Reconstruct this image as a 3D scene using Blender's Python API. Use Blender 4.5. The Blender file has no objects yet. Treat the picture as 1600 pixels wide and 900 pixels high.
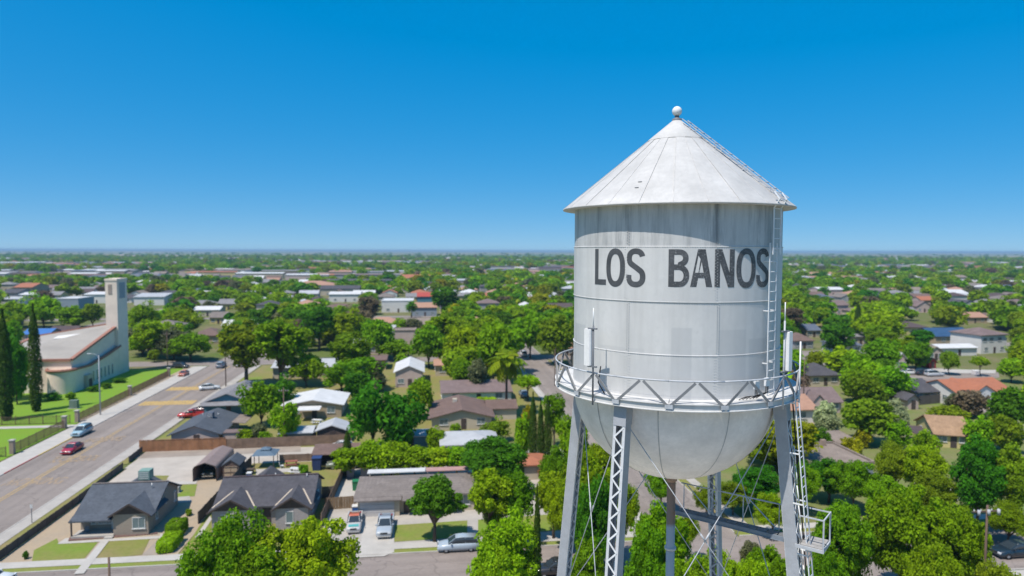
import bpy, math, random
import numpy as np
from mathutils import Vector, Matrix, Euler
SC = bpy.context.scene
COL = SC.collection
PI = math.pi
R_ = math.radians
rnd = random.Random(7)
# ------------------------------------------------------------------ camera
CAM_H = 33.0
FPX = 1067.0                                   # focal length in photo pixels (1600 wide)
PITCH = math.atan(58.5 / FPX)
ROLL = 0.0025
cam_d = bpy.data.cameras.new('camera')
cam = bpy.data.objects.new('camera', cam_d)
COL.objects.link(cam)
_f = Vector((0, math.cos(PITCH), -math.sin(PITCH)))
_u0 = Vector((0, math.sin(PITCH), math.cos(PITCH)))
_r = Vector((math.cos(ROLL), 0, 0)) + _u0 * math.sin(ROLL)
_r.normalize()
_u = _r.cross(_f)
cam.matrix_world = Matrix(((_r.x, _u.x, -_f.x, 0), (_r.y, _u.y, -_f.y, 0), (_r.z, _u.z, -_f.z, CAM_H), (0, 0, 0, 1)))
cam_d.sensor_width = 36.0
cam_d.lens = 36.0 * FPX / 1600.0
cam_d.clip_start = 0.1
cam_d.clip_end = 90000.0
cam_d.dof.use_dof = True
cam_d.dof.focus_distance = 21.0
cam_d.dof.aperture_fstop = 0.024 / 0.060
SC.camera = cam
# ------------------------------------------------------------------ world and sun
SUN_EL, SUN_AZ = R_(63.0), R_(223.0)           # azimuth clockwise from +Y
w = bpy.data.worlds.new('World'); SC.world = w; w.use_nodes = True
nt = w.node_tree
bg = nt.nodes['Background']
sky = nt.nodes.new('ShaderNodeTexSky')
sky.sky_type = 'NISHITA'; sky.sun_disc = False
sky.sun_elevation = SUN_EL; sky.sun_rotation = SUN_AZ
sky.air_density = 0.6; sky.dust_density = 0.6; sky.ozone_density = 10.0
gm = nt.nodes.new('ShaderNodeGamma'); gm.inputs['Gamma'].default_value = 0.3
hs = nt.nodes.new('ShaderNodeHueSaturation')
hs.inputs['Saturation'].default_value = 2.65
hs.inputs['Value'].default_value = 2.44
tcw = nt.nodes.new('ShaderNodeTexCoord'); lift = nt.nodes.new('ShaderNodeVectorMath'); lift.operation = 'ADD'
lift.inputs[1].default_value = (0, 0, 0.035)
nt.links.new(tcw.outputs['Generated'], lift.inputs[0]); nt.links.new(lift.outputs[0], sky.inputs['Vector'])
nt.links.new(sky.outputs[0], gm.inputs['Color'])
nt.links.new(gm.outputs[0], hs.inputs['Color'])
nt.links.new(hs.outputs[0], bg.inputs['Color'])
bg.inputs['Strength'].default_value = 0.15
sl = bpy.data.lights.new('sun', 'SUN'); sl.energy = 4.2; sl.angle = R_(0.53); sl.color = (1.0, 0.945, 0.865)
so = bpy.data.objects.new('sun', sl); COL.objects.link(so)
sund = Vector((math.sin(SUN_AZ) * math.cos(SUN_EL), math.cos(SUN_AZ) * math.cos(SUN_EL), math.sin(SUN_EL)))
so.rotation_euler = sund.to_track_quat('Z', 'Y').to_euler()
so.location = (-60, -60, 120)
SC.view_settings.view_transform = 'Standard'
SC.view_settings.look = 'None'
SC.view_settings.gamma = 1.0
SC.view_settings.exposure = 0.36
SC.cycles.use_denoising = True
SC.cycles.max_bounces = 6
SC.cycles.diffuse_bounces = 3
SC.cycles.transmission_bounces = 4
SC.cycles.transparent_max_bounces = 4
SC.cycles.volume_bounces = 0
SC.cycles.sample_clamp_indirect = 4.0
# ------------------------------------------------------------------ frames of reference
GA = R_(7.07)                                   # the street grid is turned this much
gv = Vector((math.cos(GA), math.sin(GA), 0)); gu = Vector((-math.sin(GA), math.cos(GA), 0))
def W(a, b, z=0.0):
    return gv * a + gu * (b - 1.9) + Vector((0, 0, z))
def AB(p):
    return p.dot(gv), p.dot(gu) + 1.9
def ray(px, py):
    x = (px - 800) / FPX; y = (450 - py) / FPX
    return _f + _r * x + _u * y
def G(px, py, z=0.0):                           # photo pixel -> point at height z
    d = ray(px, py)
    t = (z - CAM_H) / d.z
    return Vector((0, 0, CAM_H)) + d * t
def Gab(px, py, z=0.0):
    return AB(G(px, py, z))
def proj(p):
    q = p - Vector((0, 0, CAM_H))
    d = q.dot(_f)
    if d < 0.1: return None
    return 800 + FPX * q.dot(_r) / d, 450 - FPX * q.dot(_u) / d, d
# ------------------------------------------------------------------ mesh building
class MB:
    def __init__(s): s.v = []; s.f = []; s.m = []; s.s = []
    def add(s, vs, fs, mi=0, smooth=False):
        o = len(s.v); s.v.extend([tuple(p) for p in vs])
        for f in fs: s.f.append(tuple(i + o for i in f)); s.m.append(mi); s.s.append(smooth)
        return s
    def box(s, c, d, rz=0.0, mi=0, taper=1.0):
        x, y, z = d[0] / 2, d[1] / 2, d[2] / 2
        cs, sn = math.cos(rz), math.sin(rz); vs = []
        for k in (-1, 1):
            t = taper if k > 0 else 1.0
            for (i, j) in ((-1, -1), (1, -1), (1, 1), (-1, 1)):
                px, py = i * x * t, j * y * t
                vs.append((c[0] + px * cs - py * sn, c[1] + px * sn + py * cs, c[2] + k * z))
        return s.add(vs, [(3, 2, 1, 0), (4, 5, 6, 7), (0, 1, 5, 4), (1, 2, 6, 5), (2, 3, 7, 6), (3, 0, 4, 7)], mi)
    def beam(s, p, q, w_, h_, up=None, mi=0):
        p = Vector(p); q = Vector(q); d = (q - p).normalized()
        up = Vector(up) if up is not None else (Vector((0, 0, 1)) if abs(d.z) < 0.95 else Vector((0, 1, 0)))
        sd = d.cross(up).normalized(); up = sd.cross(d)
        vs = [e + sd * (i * w_ / 2) + up * (j * h_ / 2) for e in (p, q) for (i, j) in ((-1, -1), (1, -1), (1, 1), (-1, 1))]
        return s.add(vs, [(0, 1, 2, 3), (7, 6, 5, 4), (0, 4, 5, 1), (1, 5, 6, 2), (2, 6, 7, 3), (3, 7, 4, 0)], mi)
    def tube(s, pts, rad, n=8, mi=0, smooth=True, cap=True):
        pts = [Vector(p) for p in pts]; m = len(pts)
        if not hasattr(rad, '__len__'): rad = [rad] * m
        vs = []; prev = None
        for i, p in enumerate(pts):
            d = (pts[min(i + 1, m - 1)] - pts[max(i - 1, 0)]).normalized()
            if prev is None:
                a = Vector((0, 0, 1)) if abs(d.z) < 0.9 else Vector((1, 0, 0))
                e1 = d.cross(a).normalized()
            else:
                e1 = (prev - d * prev.dot(d)).normalized()
            prev = e1; e2 = d.cross(e1)
            for k in range(n):
                t = 2 * PI * k / n
                vs.append(p + (e1 * math.cos(t) + e2 * math.sin(t)) * rad[i])
        fs = [(i * n + k, i * n + (k + 1) % n, (i + 1) * n + (k + 1) % n, (i + 1) * n + k) for i in range(m - 1) for k in range(n)]
        if cap: fs += [tuple(range(n - 1, -1, -1)), tuple((m - 1) * n + k for k in range(n))]
        return s.add(vs, fs, mi, smooth)
    def lathe(s, prof, n=24, a0=0.0, a1=2 * PI, mi=0, smooth=True, c=(0, 0, 0)):
        full = abs(a1 - a0 - 2 * PI) < 1e-6; cols = n if full else n + 1; vs = []
        for (r, z) in prof:
            for k in range(cols):
                t = a0 + (a1 - a0) * k / n
                vs.append((c[0] + r * math.cos(t), c[1] + r * math.sin(t), c[2] + z))
        fs = []
        for i in range(len(prof) - 1):
            for k in range(n):
                k2 = (k + 1) % cols
                fs.append((i * cols + k, i * cols + k2, (i + 1) * cols + k2, (i + 1) * cols + k))
        return s.add(vs, fs, mi, smooth)
    def sphere(s, c, r, n=12, m=8, mi=0, sz=1.0):
        prof = [(max(1e-4, r * math.sin(PI * i / m)), -r * sz * math.cos(PI * i / m)) for i in range(m + 1)]
        return s.lathe(prof, n, c=c, mi=mi)
    def prism(s, poly, z0, z1, mi=0, smooth=False):          # poly: xy list, counter-clockwise
        n = len(poly)
        vs = [(x, y, z0) for x, y in poly] + [(x, y, z1) for x, y in poly]
        fs = [tuple(range(n - 1, -1, -1)), tuple(range(n, 2 * n))] + [(i, (i + 1) % n, n + (i + 1) % n, n + i) for i in range(n)]
        return s.add(vs, fs, mi, smooth)
    def xprism(s, poly, x0, x1, mi=0):                        # poly in (y,z), extruded along x
        n = len(poly)
        vs = [(x0, y, z) for y, z in poly] + [(x1, y, z) for y, z in poly]
        fs = [tuple(range(n)), tuple(range(2 * n - 1, n - 1, -1))] + [(i, n + i, n + (i + 1) % n, (i + 1) % n) for i in range(n)]
        return s.add(vs, fs, mi)
    def slab(s, quad, t, mi=0):                               # four points, thickened straight down by t
        q = [Vector(p) for p in quad]; vs = q + [p - Vector((0, 0, t)) for p in q]
        return s.add(vs, [(0, 1, 2, 3), (7, 6, 5, 4), (0, 4, 5, 1), (1, 5, 6, 2), (2, 6, 7, 3), (3, 7, 4, 0)], mi)
    def mesh(s, name, mats):
        me = bpy.data.meshes.new(name)
        me.from_pydata(s.v, [], s.f)
        for m_ in (mats if isinstance(mats, (list, tuple)) else [mats]): me.materials.append(m_)
        me.polygons.foreach_set('material_index', s.m)
        me.polygons.foreach_set('use_smooth', s.s)
        me.update()
        return me
    def build(s, name, mats, parent=None):
        return link(name, s.mesh(name, mats), parent)
def link(name, me, parent=None, loc=None, rz=None):
    o = bpy.data.objects.new(name, me); COL.objects.link(o)
    if parent is not None: o.parent = parent
    if loc is not None: o.location = loc
    if rz is not None: o.rotation_euler = (0, 0, rz)
    return o
def tag(o, label=None, cat=None, group=None, kind=None):
    if label: o['label'] = label
    if cat: o['category'] = cat
    if group: o['group'] = group
    if kind: o['kind'] = kind
    return o
def empty(name, loc, rz=0.0, label=None, cat=None, group=None):
    o = bpy.data.objects.new(name, None); COL.objects.link(o)
    o.location = loc; o.rotation_euler = (0, 0, rz); o.empty_display_size = 0.5
    return tag(o, label, cat, group)
KIDS = {}
def copy_tree(o, parent=None):
    c = o.copy(); COL.objects.link(c)
    if parent is not None: c.parent = parent
    for ch in list(o.children): copy_tree(ch, c)
    return c
# ------------------------------------------------------------------ materials
def principled(name):
    m = bpy.data.materials.new(name); m.use_nodes = True
    return m, m.node_tree, m.node_tree.nodes['Principled BSDF']
def node(nt, t, **kw):
    n = nt.nodes.new(t)
    for k, v in kw.items():
        if k in n.inputs.keys(): n.inputs[k].default_value = v
        else: setattr(n, k, v)
    return n
def mathn(nt, op, a, b=None, c=None, clamp=False):
    n = nt.nodes.new('ShaderNodeMath'); n.operation = op; n.use_clamp = clamp
    for i, x in enumerate((a, b, c)):
        if x is None: continue
        if isinstance(x, (int, float)): n.inputs[i].default_value = x
        else: nt.links.new(x, n.inputs[i])
    return n.outputs[0]
def mixc(nt, fac, a, b):
    n = nt.nodes.new('ShaderNodeMix'); n.data_type = 'RGBA'
    for k, x in ((0, fac), (6, a), (7, b)):
        if isinstance(x, (int, float)): n.inputs[k].default_value = x
        elif isinstance(x, (tuple, list)): n.inputs[k].default_value = (x[0], x[1], x[2], 1)
        else: nt.links.new(x, n.inputs[k])
    return n.outputs[2]
def noise(nt, vec, scale, detail=3, rough=0.6):
    n = node(nt, 'ShaderNodeTexNoise'); n.inputs['Scale'].default_value = scale
    n.inputs['Detail'].default_value = detail; n.inputs['Roughness'].default_value = rough
    if vec is not None: nt.links.new(vec, n.inputs['Vector'])
    return n.outputs['Fac']
def ramp(nt, fac, lo, hi):
    n = node(nt, 'ShaderNodeMapRange'); nt.links.new(fac, n.inputs[0])
    n.inputs[1].default_value = lo; n.inputs[2].default_value = hi
    return n.outputs[0]
def objvec(nt, scale=(1, 1, 1), world=False):
    tc = node(nt, 'ShaderNodeNewGeometry').outputs['Position'] if world else node(nt, 'ShaderNodeTexCoord').outputs['Object']
    if scale == (1, 1, 1): return tc
    mp = node(nt, 'ShaderNodeMapping'); mp.inputs['Scale'].default_value = scale
    nt.links.new(tc, mp.inputs['Vector']); return mp.outputs[0]
MATS = {}
def mat(name, col, rough=0.8, var=0.22, scale=1.2, fine=None, bump=0.0, metal=0.0, col2=None, spec=0.35, stretch=(1, 1, 1), rand=0.0, world=False):
    """A plain procedural surface: two scales of noise vary the base colour, optional fine bump."""
    if name in MATS: return MATS[name]
    m, nt, b = principled(name)
    v = objvec(nt, stretch, world)
    c2 = col2 if col2 else tuple(c * (1 - var) for c in col)
    c1 = tuple(min(1, c * (1 + var * 0.5)) for c in col)
    n1 = ramp(nt, noise(nt, v, scale, 4), 0.3, 0.7)
    c = mixc(nt, n1, c1, c2)
    n2 = noise(nt, v, fine if fine else scale * 9, 3)
    c = mixc(nt, mathn(nt, 'MULTIPLY', ramp(nt, n2, 0.35, 0.7), 0.35), c, tuple(x * 0.72 for x in col))
    if rand:
        oi = node(nt, 'ShaderNodeObjectInfo')
        h = node(nt, 'ShaderNodeHueSaturation')
        nt.links.new(mathn(nt, 'MULTIPLY_ADD', oi.outputs['Random'], rand, 1 - rand / 2), h.inputs['Value'])
        nt.links.new(c, h.inputs['Color']); c = h.outputs[0]
    nt.links.new(c, b.inputs['Base Color'])
    b.inputs['Roughness'].default_value = rough; b.inputs['Metallic'].default_value = metal
    b.inputs['Specular IOR Level'].default_value = spec
    if bump:
        bp = node(nt, 'ShaderNodeBump'); bp.inputs['Strength'].default_value = bump; bp.inputs['Distance'].default_value = 0.05
        nt.links.new(n2, bp.inputs['Height']); nt.links.new(bp.outputs[0], b.inputs['Normal'])
    MATS[name] = m
    return m
def glassmat(name, col=(0.03, 0.045, 0.055)):
    if name in MATS: return MATS[name]
    m, nt, b = principled(name)
    v = objvec(nt); c = mixc(nt, noise(nt, v, 0.7), col, tuple(x * 1.9 for x in col))
    nt.links.new(c, b.inputs['Base Color']); b.inputs['Roughness'].default_value = 0.08; b.inputs['Specular IOR Level'].default_value = 0.6
    MATS[name] = m; return m
# ================================================================== WATER TOWER
ALPHA = R_(13.39); TD = 24.0; TR = 3.41
tower = empty('water_tower', (TD * math.sin(ALPHA), TD * math.cos(ALPHA), 0), -ALPHA,
              'tall silver grey water tower with conical white roof, dark LOS BANOS lettering and lattice legs', 'water tower')
def P(r, phi, z):                               # phi in degrees, 0 = towards the camera, positive = to its left
    t = R_(phi); return Vector((-r * math.sin(t), -r * math.cos(t), z))
tw_world = Matrix.Translation(tower.location) @ Matrix.Rotation(-ALPHA, 4, 'Z')
tw_inv = tw_world.inverted()
def tank_hit(px, py, r=TR):                     # photo pixel -> (phi, z) on the tank
    o = tw_inv @ Vector((0, 0, CAM_H)); d = tw_inv.to_3x3() @ ray(px, py)
    A = d.x * d.x + d.y * d.y; B = o.x * d.x + o.y * d.y; C = o.x * o.x + o.y * o.y - r * r
    t = (-B - math.sqrt(max(0, B * B - A * C))) / A
    p = o + d * t
    return math.degrees(math.atan2(-p.x, -p.y)), p.z
def tank_paint():
    m, nt, b = principled('aged_silver_paint')
    tc = node(nt, 'ShaderNodeTexCoord').outputs['Object']
    sp = node(nt, 'ShaderNodeSeparateXYZ'); nt.links.new(tc, sp.inputs[0])
    ang = mathn(nt, 'ARCTAN2', mathn(nt, 'MULTIPLY', sp.outputs[0], -1), mathn(nt, 'MULTIPLY', sp.outputs[1], -1))
    cb = node(nt, 'ShaderNodeCombineXYZ')
    nt.links.new(mathn(nt, 'MULTIPLY', ang, 3.41), cb.inputs[0]); nt.links.new(mathn(nt, 'MULTIPLY', sp.outputs[2], 0.07), cb.inputs[1])
    c = mixc(nt, ramp(nt, noise(nt, tc, 0.9, 5), 0.3, 0.7), (0.63, 0.62, 0.605), (0.555, 0.55, 0.54))
    c = mixc(nt, mathn(nt, 'MULTIPLY', ramp(nt, noise(nt, cb.outputs[0], 2.2, 5, 0.65), 0.42, 0.72), 0.50), c, (0.42, 0.415, 0.405))
    c = mixc(nt, mathn(nt, 'MULTIPLY', ramp(nt, noise(nt, tc, 5, 5, 0.7), 0.48, 0.72), 0.40), c, (0.49, 0.485, 0.475))
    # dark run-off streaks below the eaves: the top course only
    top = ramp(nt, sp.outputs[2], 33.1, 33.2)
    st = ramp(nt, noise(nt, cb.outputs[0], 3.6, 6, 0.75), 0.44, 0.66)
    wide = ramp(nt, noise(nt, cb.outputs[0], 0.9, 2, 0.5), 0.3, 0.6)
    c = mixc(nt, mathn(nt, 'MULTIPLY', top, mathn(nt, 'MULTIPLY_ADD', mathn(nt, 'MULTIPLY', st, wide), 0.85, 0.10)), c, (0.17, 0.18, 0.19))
    # rectangles rolled over with a second, slightly darker paint
    for (xa, xb, ya, yb, k) in PATCHES:
        pa, za = tank_hit(xa, ya); pb, zb = tank_hit(xb, yb)
        lo, hi = sorted((R_(pa), R_(pb))); z0, z1 = sorted((za, zb))
        f = mathn(nt, 'MULTIPLY', ramp(nt, ang, lo - 0.006, lo + 0.006), ramp(nt, ang, hi + 0.006, hi - 0.006))
        f = mathn(nt, 'MULTIPLY', f, mathn(nt, 'MULTIPLY', ramp(nt, sp.outputs[2], z0 - 0.02, z0 + 0.02), ramp(nt, sp.outputs[2], z1 + 0.02, z1 - 0.02)))
        c = mixc(nt, mathn(nt, 'MULTIPLY', f, k), c, (0.44, 0.445, 0.45))
    nt.links.new(c, b.inputs['Base Color'])
    b.inputs['Roughness'].default_value = 0.55; b.inputs['Metallic'].default_value = 0.0; b.inputs['Specular IOR Level'].default_value = 0.4
    bp = node(nt, 'ShaderNodeBump'); bp.inputs['Strength'].default_value = 0.10; bp.inputs['Distance'].default_value = 0.03
    nt.links.new(noise(nt, tc, 1.6, 3), bp.inputs['Height']); nt.links.new(bp.outputs[0], b.inputs['Normal'])
    return m
PATCHES = [(1049, 1079, 512, 634, 0.5), (1123, 1164, 516, 600, 0.5), (1170, 1199, 530, 604, 0.5), (899, 914, 503, 600, 0.5), (934, 1006, 537, 552, 0.35), (990, 1048, 560, 630, 0.12)]
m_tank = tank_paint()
m_roof = mat('white_roof_paint', (0.53, 0.515, 0.495), 0.65, 0.12, 0.9, 7, 0.15, col2=(0.41, 0.40, 0.385))
m_bowl = mat('bowl_paint', (0.86, 0.79, 0.74), 0.62, 0.22, 0.8, 9, 0.15)
m_steel = mat('leg_paint', (0.37, 0.385, 0.415), 0.5, 0.16, 2.0, 18, 0.08)
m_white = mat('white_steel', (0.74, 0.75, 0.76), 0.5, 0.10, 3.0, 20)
m_dark = mat('dark_steel', (0.16, 0.17, 0.19), 0.6, 0.2, 3.0)
m_strut = mat('strut_paint', (0.20, 0.23, 0.27), 0.6, 0.2, 2.0)
m_rubber = mat('black_cable', (0.02, 0.02, 0.022), 0.6)
m_rail = mat('rail_paint', (0.46, 0.48, 0.51), 0.5, 0.2, 6.0)
m_plank = mat('grey_planks', (0.16, 0.165, 0.17), 0.85, 0.3, 5.0)
# ---- shell plates, four courses
COURSE = [28.42, 29.92, 31.50, 33.13, 34.44]
SEAM0 = [tank_hit(980, 600)[0], tank_hit(981, 520)[0], tank_hit(1119, 430)[0], tank_hit(982, 350)[0]]
NPL = 8
seam_lines = []
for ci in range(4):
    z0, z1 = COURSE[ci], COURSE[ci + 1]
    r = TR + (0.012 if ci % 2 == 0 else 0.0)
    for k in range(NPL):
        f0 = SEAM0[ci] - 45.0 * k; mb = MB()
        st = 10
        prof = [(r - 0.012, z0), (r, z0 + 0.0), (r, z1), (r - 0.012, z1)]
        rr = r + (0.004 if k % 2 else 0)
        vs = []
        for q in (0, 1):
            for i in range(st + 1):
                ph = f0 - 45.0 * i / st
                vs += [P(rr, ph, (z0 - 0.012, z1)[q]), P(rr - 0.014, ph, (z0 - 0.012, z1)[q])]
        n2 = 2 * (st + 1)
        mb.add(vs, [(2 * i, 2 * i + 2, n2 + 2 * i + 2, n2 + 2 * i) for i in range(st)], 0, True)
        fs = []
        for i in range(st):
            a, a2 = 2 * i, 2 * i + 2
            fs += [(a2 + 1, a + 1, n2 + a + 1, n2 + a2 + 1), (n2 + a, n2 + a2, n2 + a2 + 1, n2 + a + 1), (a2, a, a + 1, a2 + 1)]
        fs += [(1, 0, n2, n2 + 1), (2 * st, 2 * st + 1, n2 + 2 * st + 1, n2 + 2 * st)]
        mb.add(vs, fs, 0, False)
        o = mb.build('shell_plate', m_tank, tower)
        seam_lines.append((f0, z0, z1, ci))
# ---- weld / lap rings at each joint, standing proud of the plates
for z in COURSE[1:4]:
    mb = MB()
    mb.lathe([(TR, z - 0.022), (TR + 0.016, z - 0.02), (TR + 0.016, z + 0.010), (TR, z + 0.014)], 128)
    mb.build('joint_ring', m_tank, tower)
# ---- rivets: far too many to pick apart
mb = MB()
def rivet(r, phi, z, s=0.015):
    c = P(r, phi, z); n = P(1, phi, 0); t = n.cross(Vector((0, 0, 1)))
    b4 = [c + t * (s * i) + Vector((0, 0, s * j)) for i, j in ((-1, -1), (1, -1), (1, 1), (-1, 1))]
    mb.add(b4 + [c + n * s * 1.1], [(1, 0, 4), (2, 1, 4), (3, 2, 4), (0, 3, 4)], 0, True)
for z in COURSE[1:4]:
    for i in range(300):
        rivet(TR + 0.020, i * 1.2, z - 0.005, 0.014)
for (f0, z0, z1, ci) in seam_lines:
    n = int((z1 - z0) / 0.085)
    for i in range(n):
        for dph in ((-1.4, -0.5, 0.5, 1.4) if ci == 0 else (-0.55, 0.55)):
            rivet(TR + 0.012, f0 + dph, z0 + 0.07 + i * 0.085 + (0.04 if dph > 0 else 0))
for i in range(400): rivet(TR + 0.013, i * 0.9, 28.72, 0.013)
rv = mb.build('rivets', m_tank, tower); rv['kind'] = 'stuff'
# ---- lettering
m_let, nt, b = principled('worn_black_lettering')
v = objvec(nt)
fl = ramp(nt, noise(nt, v, 16.0, 6, 0.8), 0.57, 0.65)
mp = node(nt, 'ShaderNodeMapping'); mp.inputs['Scale'].default_value = (3.2, 3.2, 14); nt.links.new(v, mp.inputs['Vector'])
fl2 = ramp(nt, noise(nt, mp.outputs[0], 2.6, 5, 0.7), 0.60, 0.66)
c = mixc(nt, ramp(nt, noise(nt, v, 2.0, 3), 0.3, 0.7), (0.050, 0.053, 0.058), (0.085, 0.088, 0.095))
sp = node(nt, 'ShaderNodeSeparateXYZ'); nt.links.new(v, sp.inputs[0])
rightish = ramp(nt, sp.outputs[0], -0.5, 0.3)
c = mixc(nt, mathn(nt, 'MULTIPLY', mathn(nt, 'MAXIMUM', fl, mathn(nt, 'MULTIPLY', fl2, 0.8)), mathn(nt, 'MULTIPLY_ADD', rightish, 0.5, 0.10)), c, (0.50, 0.51, 0.52))
nt.links.new(c, b.inputs['Base Color']); b.inputs['Roughness'].default_value = 0.6
LET = [('L', 930.5, 947.5, 389, 444.5), ('O', 948, 977, 388, 448), ('S', 979, 1009, 388, 449),
       ('B', 1044.5, 1077, 389.5, 448.5), ('A', 1078.5, 1113, 389.5, 448.5), ('N', 1116.5, 1147, 389.5, 448.5), ('O', 1150, 1180, 388, 450), ('S', 1181, 1200.5, 388, 449)]
def letter_strokes(ch, w, t):
    """quads (four xy points each) of a plain block letter, height 1, width w, stroke t; grouped per stroke"""
    out = []
    def rect(x0, y0, x1, y1, n=5):
        out.append([[(x0 + (x1 - x0) * i / n, y0), (x0 + (x1 - x0) * (i + 1) / n, y0), (x0 + (x1 - x0) * (i + 1) / n, y1), (x0 + (x1 - x0) * i / n, y1)] for i in range(n)])
    def para(xa, ya, xb, yb, h):                 # slanted stroke with horizontal width h
        out.append([[(xa, ya), (xa + h, ya), (xb + h, yb), (xb, yb)]])
    def path(P_, tt=t):
        L, R2 = [], []
        for i, p in enumerate(P_):
            a_, c_ = P_[max(0, i - 1)], P_[min(len(P_) - 1, i + 1)]
            dx, dy = c_[0] - a_[0], c_[1] - a_[1]; l_ = math.hypot(dx, dy) or 1
            L.append((p[0] - dy / l_ * tt / 2, p[1] + dx / l_ * tt / 2)); R2.append((p[0] + dy / l_ * tt / 2, p[1] - dx / l_ * tt / 2))
        out.append([[L[i], R2[i], R2[i + 1], L[i + 1]] for i in range(len(P_) - 1)])
    def ell(cx, cy, rx, ry, a0, a1, n, e=0.86):
        pts = []
        for i in range(n + 1):
            a_ = R_(a0 + (a1 - a0) * i / n); c_, s_ = math.cos(a_), math.sin(a_)
            pts.append((cx + rx * math.copysign(abs(c_) ** e, c_), cy + ry * math.copysign(abs(s_) ** e, s_)))
        return pts
    if ch == 'L': rect(0, 0, t, 1, 2); rect(t, 0, w, t * 1.02)
    elif ch == 'O': path(ell(w / 2, 0.5, w / 2 - t / 2, 0.5 - t / 2, 0, 360, 40))
    elif ch == 'S':
        rx = w / 2 - t / 2
        path(ell(w / 2, 0.745, rx * 0.95, 0.255 - t / 2, 12, 238, 22) + ell(w / 2, 0.268, rx, 0.268 - t / 2, 58, -192, 24))
    elif ch == 'B':
        rect(0, 0, t, 1, 2); k = w - t / 2
        path([(t, 1 - t / 2), (w * 0.5, 1 - t / 2)] + ell(w * 0.5, 0.765, k - w * 0.54, 0.235 - t / 2, 80, -80, 12, 0.95) + [(w * 0.5, 0.53), (t, 0.53)])
        path([(t, 0.528), (w * 0.52, 0.528)] + ell(w * 0.52, 0.2975, k - w * 0.52, 0.2975 - t / 2, 80, -80, 12, 0.95) + [(w * 0.52, t / 2), (t, t / 2)])
    elif ch == 'A':
        h = t * 1.12; m_ = w / 2 - h / 2
        para(0, 0, m_ - h * 0.12, 1, h); para(w - h, 0, m_ + h * 0.12, 1, h); rect(w * 0.2, 0.24, w * 0.8, 0.24 + t * 0.95, 3)
    elif ch == 'N':
        rect(0, 0, t, 1, 2); rect(w - t, 0, w, 1, 2); para(w - t * 1.25, 0, 0.02, 1, t * 1.22)
    return out
for (ch, xa, xb, ya, yb) in LET:
    pa, _z = tank_hit(xa, (ya + yb) / 2); pb, _z = tank_hit(xb, (ya + yb) / 2)
    zt = tank_hit((xa + xb) / 2, ya)[1]; zb = tank_hit((xa + xb) / 2, yb)[1]
    w_ = abs(R_(pb - pa)) * TR / (zt - zb); mb = MB()
    for k, quads in enumerate(letter_strokes(ch, w_, 0.146)):
        for q in quads:
            vs = [P(TR + 0.0185 + k * 0.0012, pa + (pb - pa) * x / w_, zb + (zt - zb) * y) for x, y in q]
            n = (vs[1] - vs[0]).cross(vs[2] - vs[0])
            if n.dot(Vector((vs[0].x, vs[0].y, 0))) < 0: vs.reverse()
            mb.add(vs, [(0, 1, 2, 3)])
    o = mb.build('letter', m_let, tower)
    o['label'] = 'dark painted capital letter ' + ch
# ---- bowl plates
BZ, BD = 28.44, 3.16
for k in range(10):
    mb = MB(); f0 = 7.0 + 36.0 * k; n, m_ = 10, 12
    lift = 0.006 if k % 2 else 0.0
    vs = []; fs = []
    for j in range(m_ + 1):
        t = (PI / 2) * j / m_
        r, z = (TR + lift) * math.cos(t), BZ - (BD + lift) * math.sin(t)
        for i in range(n + 1): vs.append(P(max(r, 0.02), f0 + 36.4 * i / n, z))
    for j in range(m_):
        for i in range(n):
            a = j * (n + 1) + i; fs.append((a, a + n + 1, a + n + 2, a + 1))
    mb.add(vs, fs, 0, True); mb.build('bowl_plate', m_bowl, tower)
# ---- dark seam straps on the bowl
m_seam = mat('seam_grime', (0.46, 0.45, 0.44), 0.8, 0.2, 6)
for k in range(10):
    mb = MB(); ph = 7.0 + 36.0 * k; pts = []
    vs = []
    for j in range(13):
        t = (PI / 2) * (0.02 + 0.93 * j / 12); r, z = (TR + 0.012) * math.cos(t), BZ - (BD + 0.012) * math.sin(t)
        for s in (-1, 1):
            p = P(r, ph, z); tt = Vector((-p.y, p.x, 0)).normalized(); vs.append(p + tt * s * 0.014)
    mb.add(vs, [(2 * j, 2 * j + 2, 2 * j + 3, 2 * j + 1) for j in range(12)], 0, True)
    mb.build('bowl_seam', m_seam, tower)
# ---- roof
EZ, ER, AZ_ = 34.40, 3.80, 37.38
def roofz(r): return EZ + (AZ_ - EZ) * (ER - r) / (ER - 0.12)
for k in range(24):
    for (ra, rb) in ((0.95, 3.28), (3.28, 3.80)):
        mb = MB(); f0 = 1.0 + 15.0 * k; vs = []; st = 4
        up = 0.012 if k % 2 else 0.0
        if ra > 3: up += 0.004
        for i in range(st + 1):
            ph = f0 + 15.2 * i / st
            vs += [P(ra - 0.03, ph, roofz(ra - 0.03) + up), P(rb, ph, roofz(rb) + up), P(ra - 0.03, ph, roofz(ra) + up - 0.02), P(rb, ph, roofz(rb) + up - 0.02)]
        fs = []
        for i in range(st):
            a, c_ = 4 * i, 4 * i + 4
            fs += [(a, a + 1, c_ + 1, c_), (a + 2, c_ + 2, c_ + 3, a + 3), (a + 1, a + 3, c_ + 3, c_ + 1), (a, c_, c_ + 2, a + 2)]
        fs += [(0, 2, 3, 1), (4 * st, 4 * st + 1, 4 * st + 3, 4 * st + 2)]
        mb.add(vs, fs, 0, False); mb.build('roof_panel', m_roof, tower)
m_rib = mat('roof_seam', (0.50, 0.49, 0.475), 0.7, 0.3, 4)
for k in range(24):
    ph = 1.0 + 15.0 * k; mb = MB()
    p, q = P(0.95, ph, roofz(0.95) + 0.012), P(3.80, ph, roofz(3.80) + 0.014)
    mb.beam(p, q, 0.020, 0.016); mb.build('roof_seam', m_rib, tower)
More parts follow.
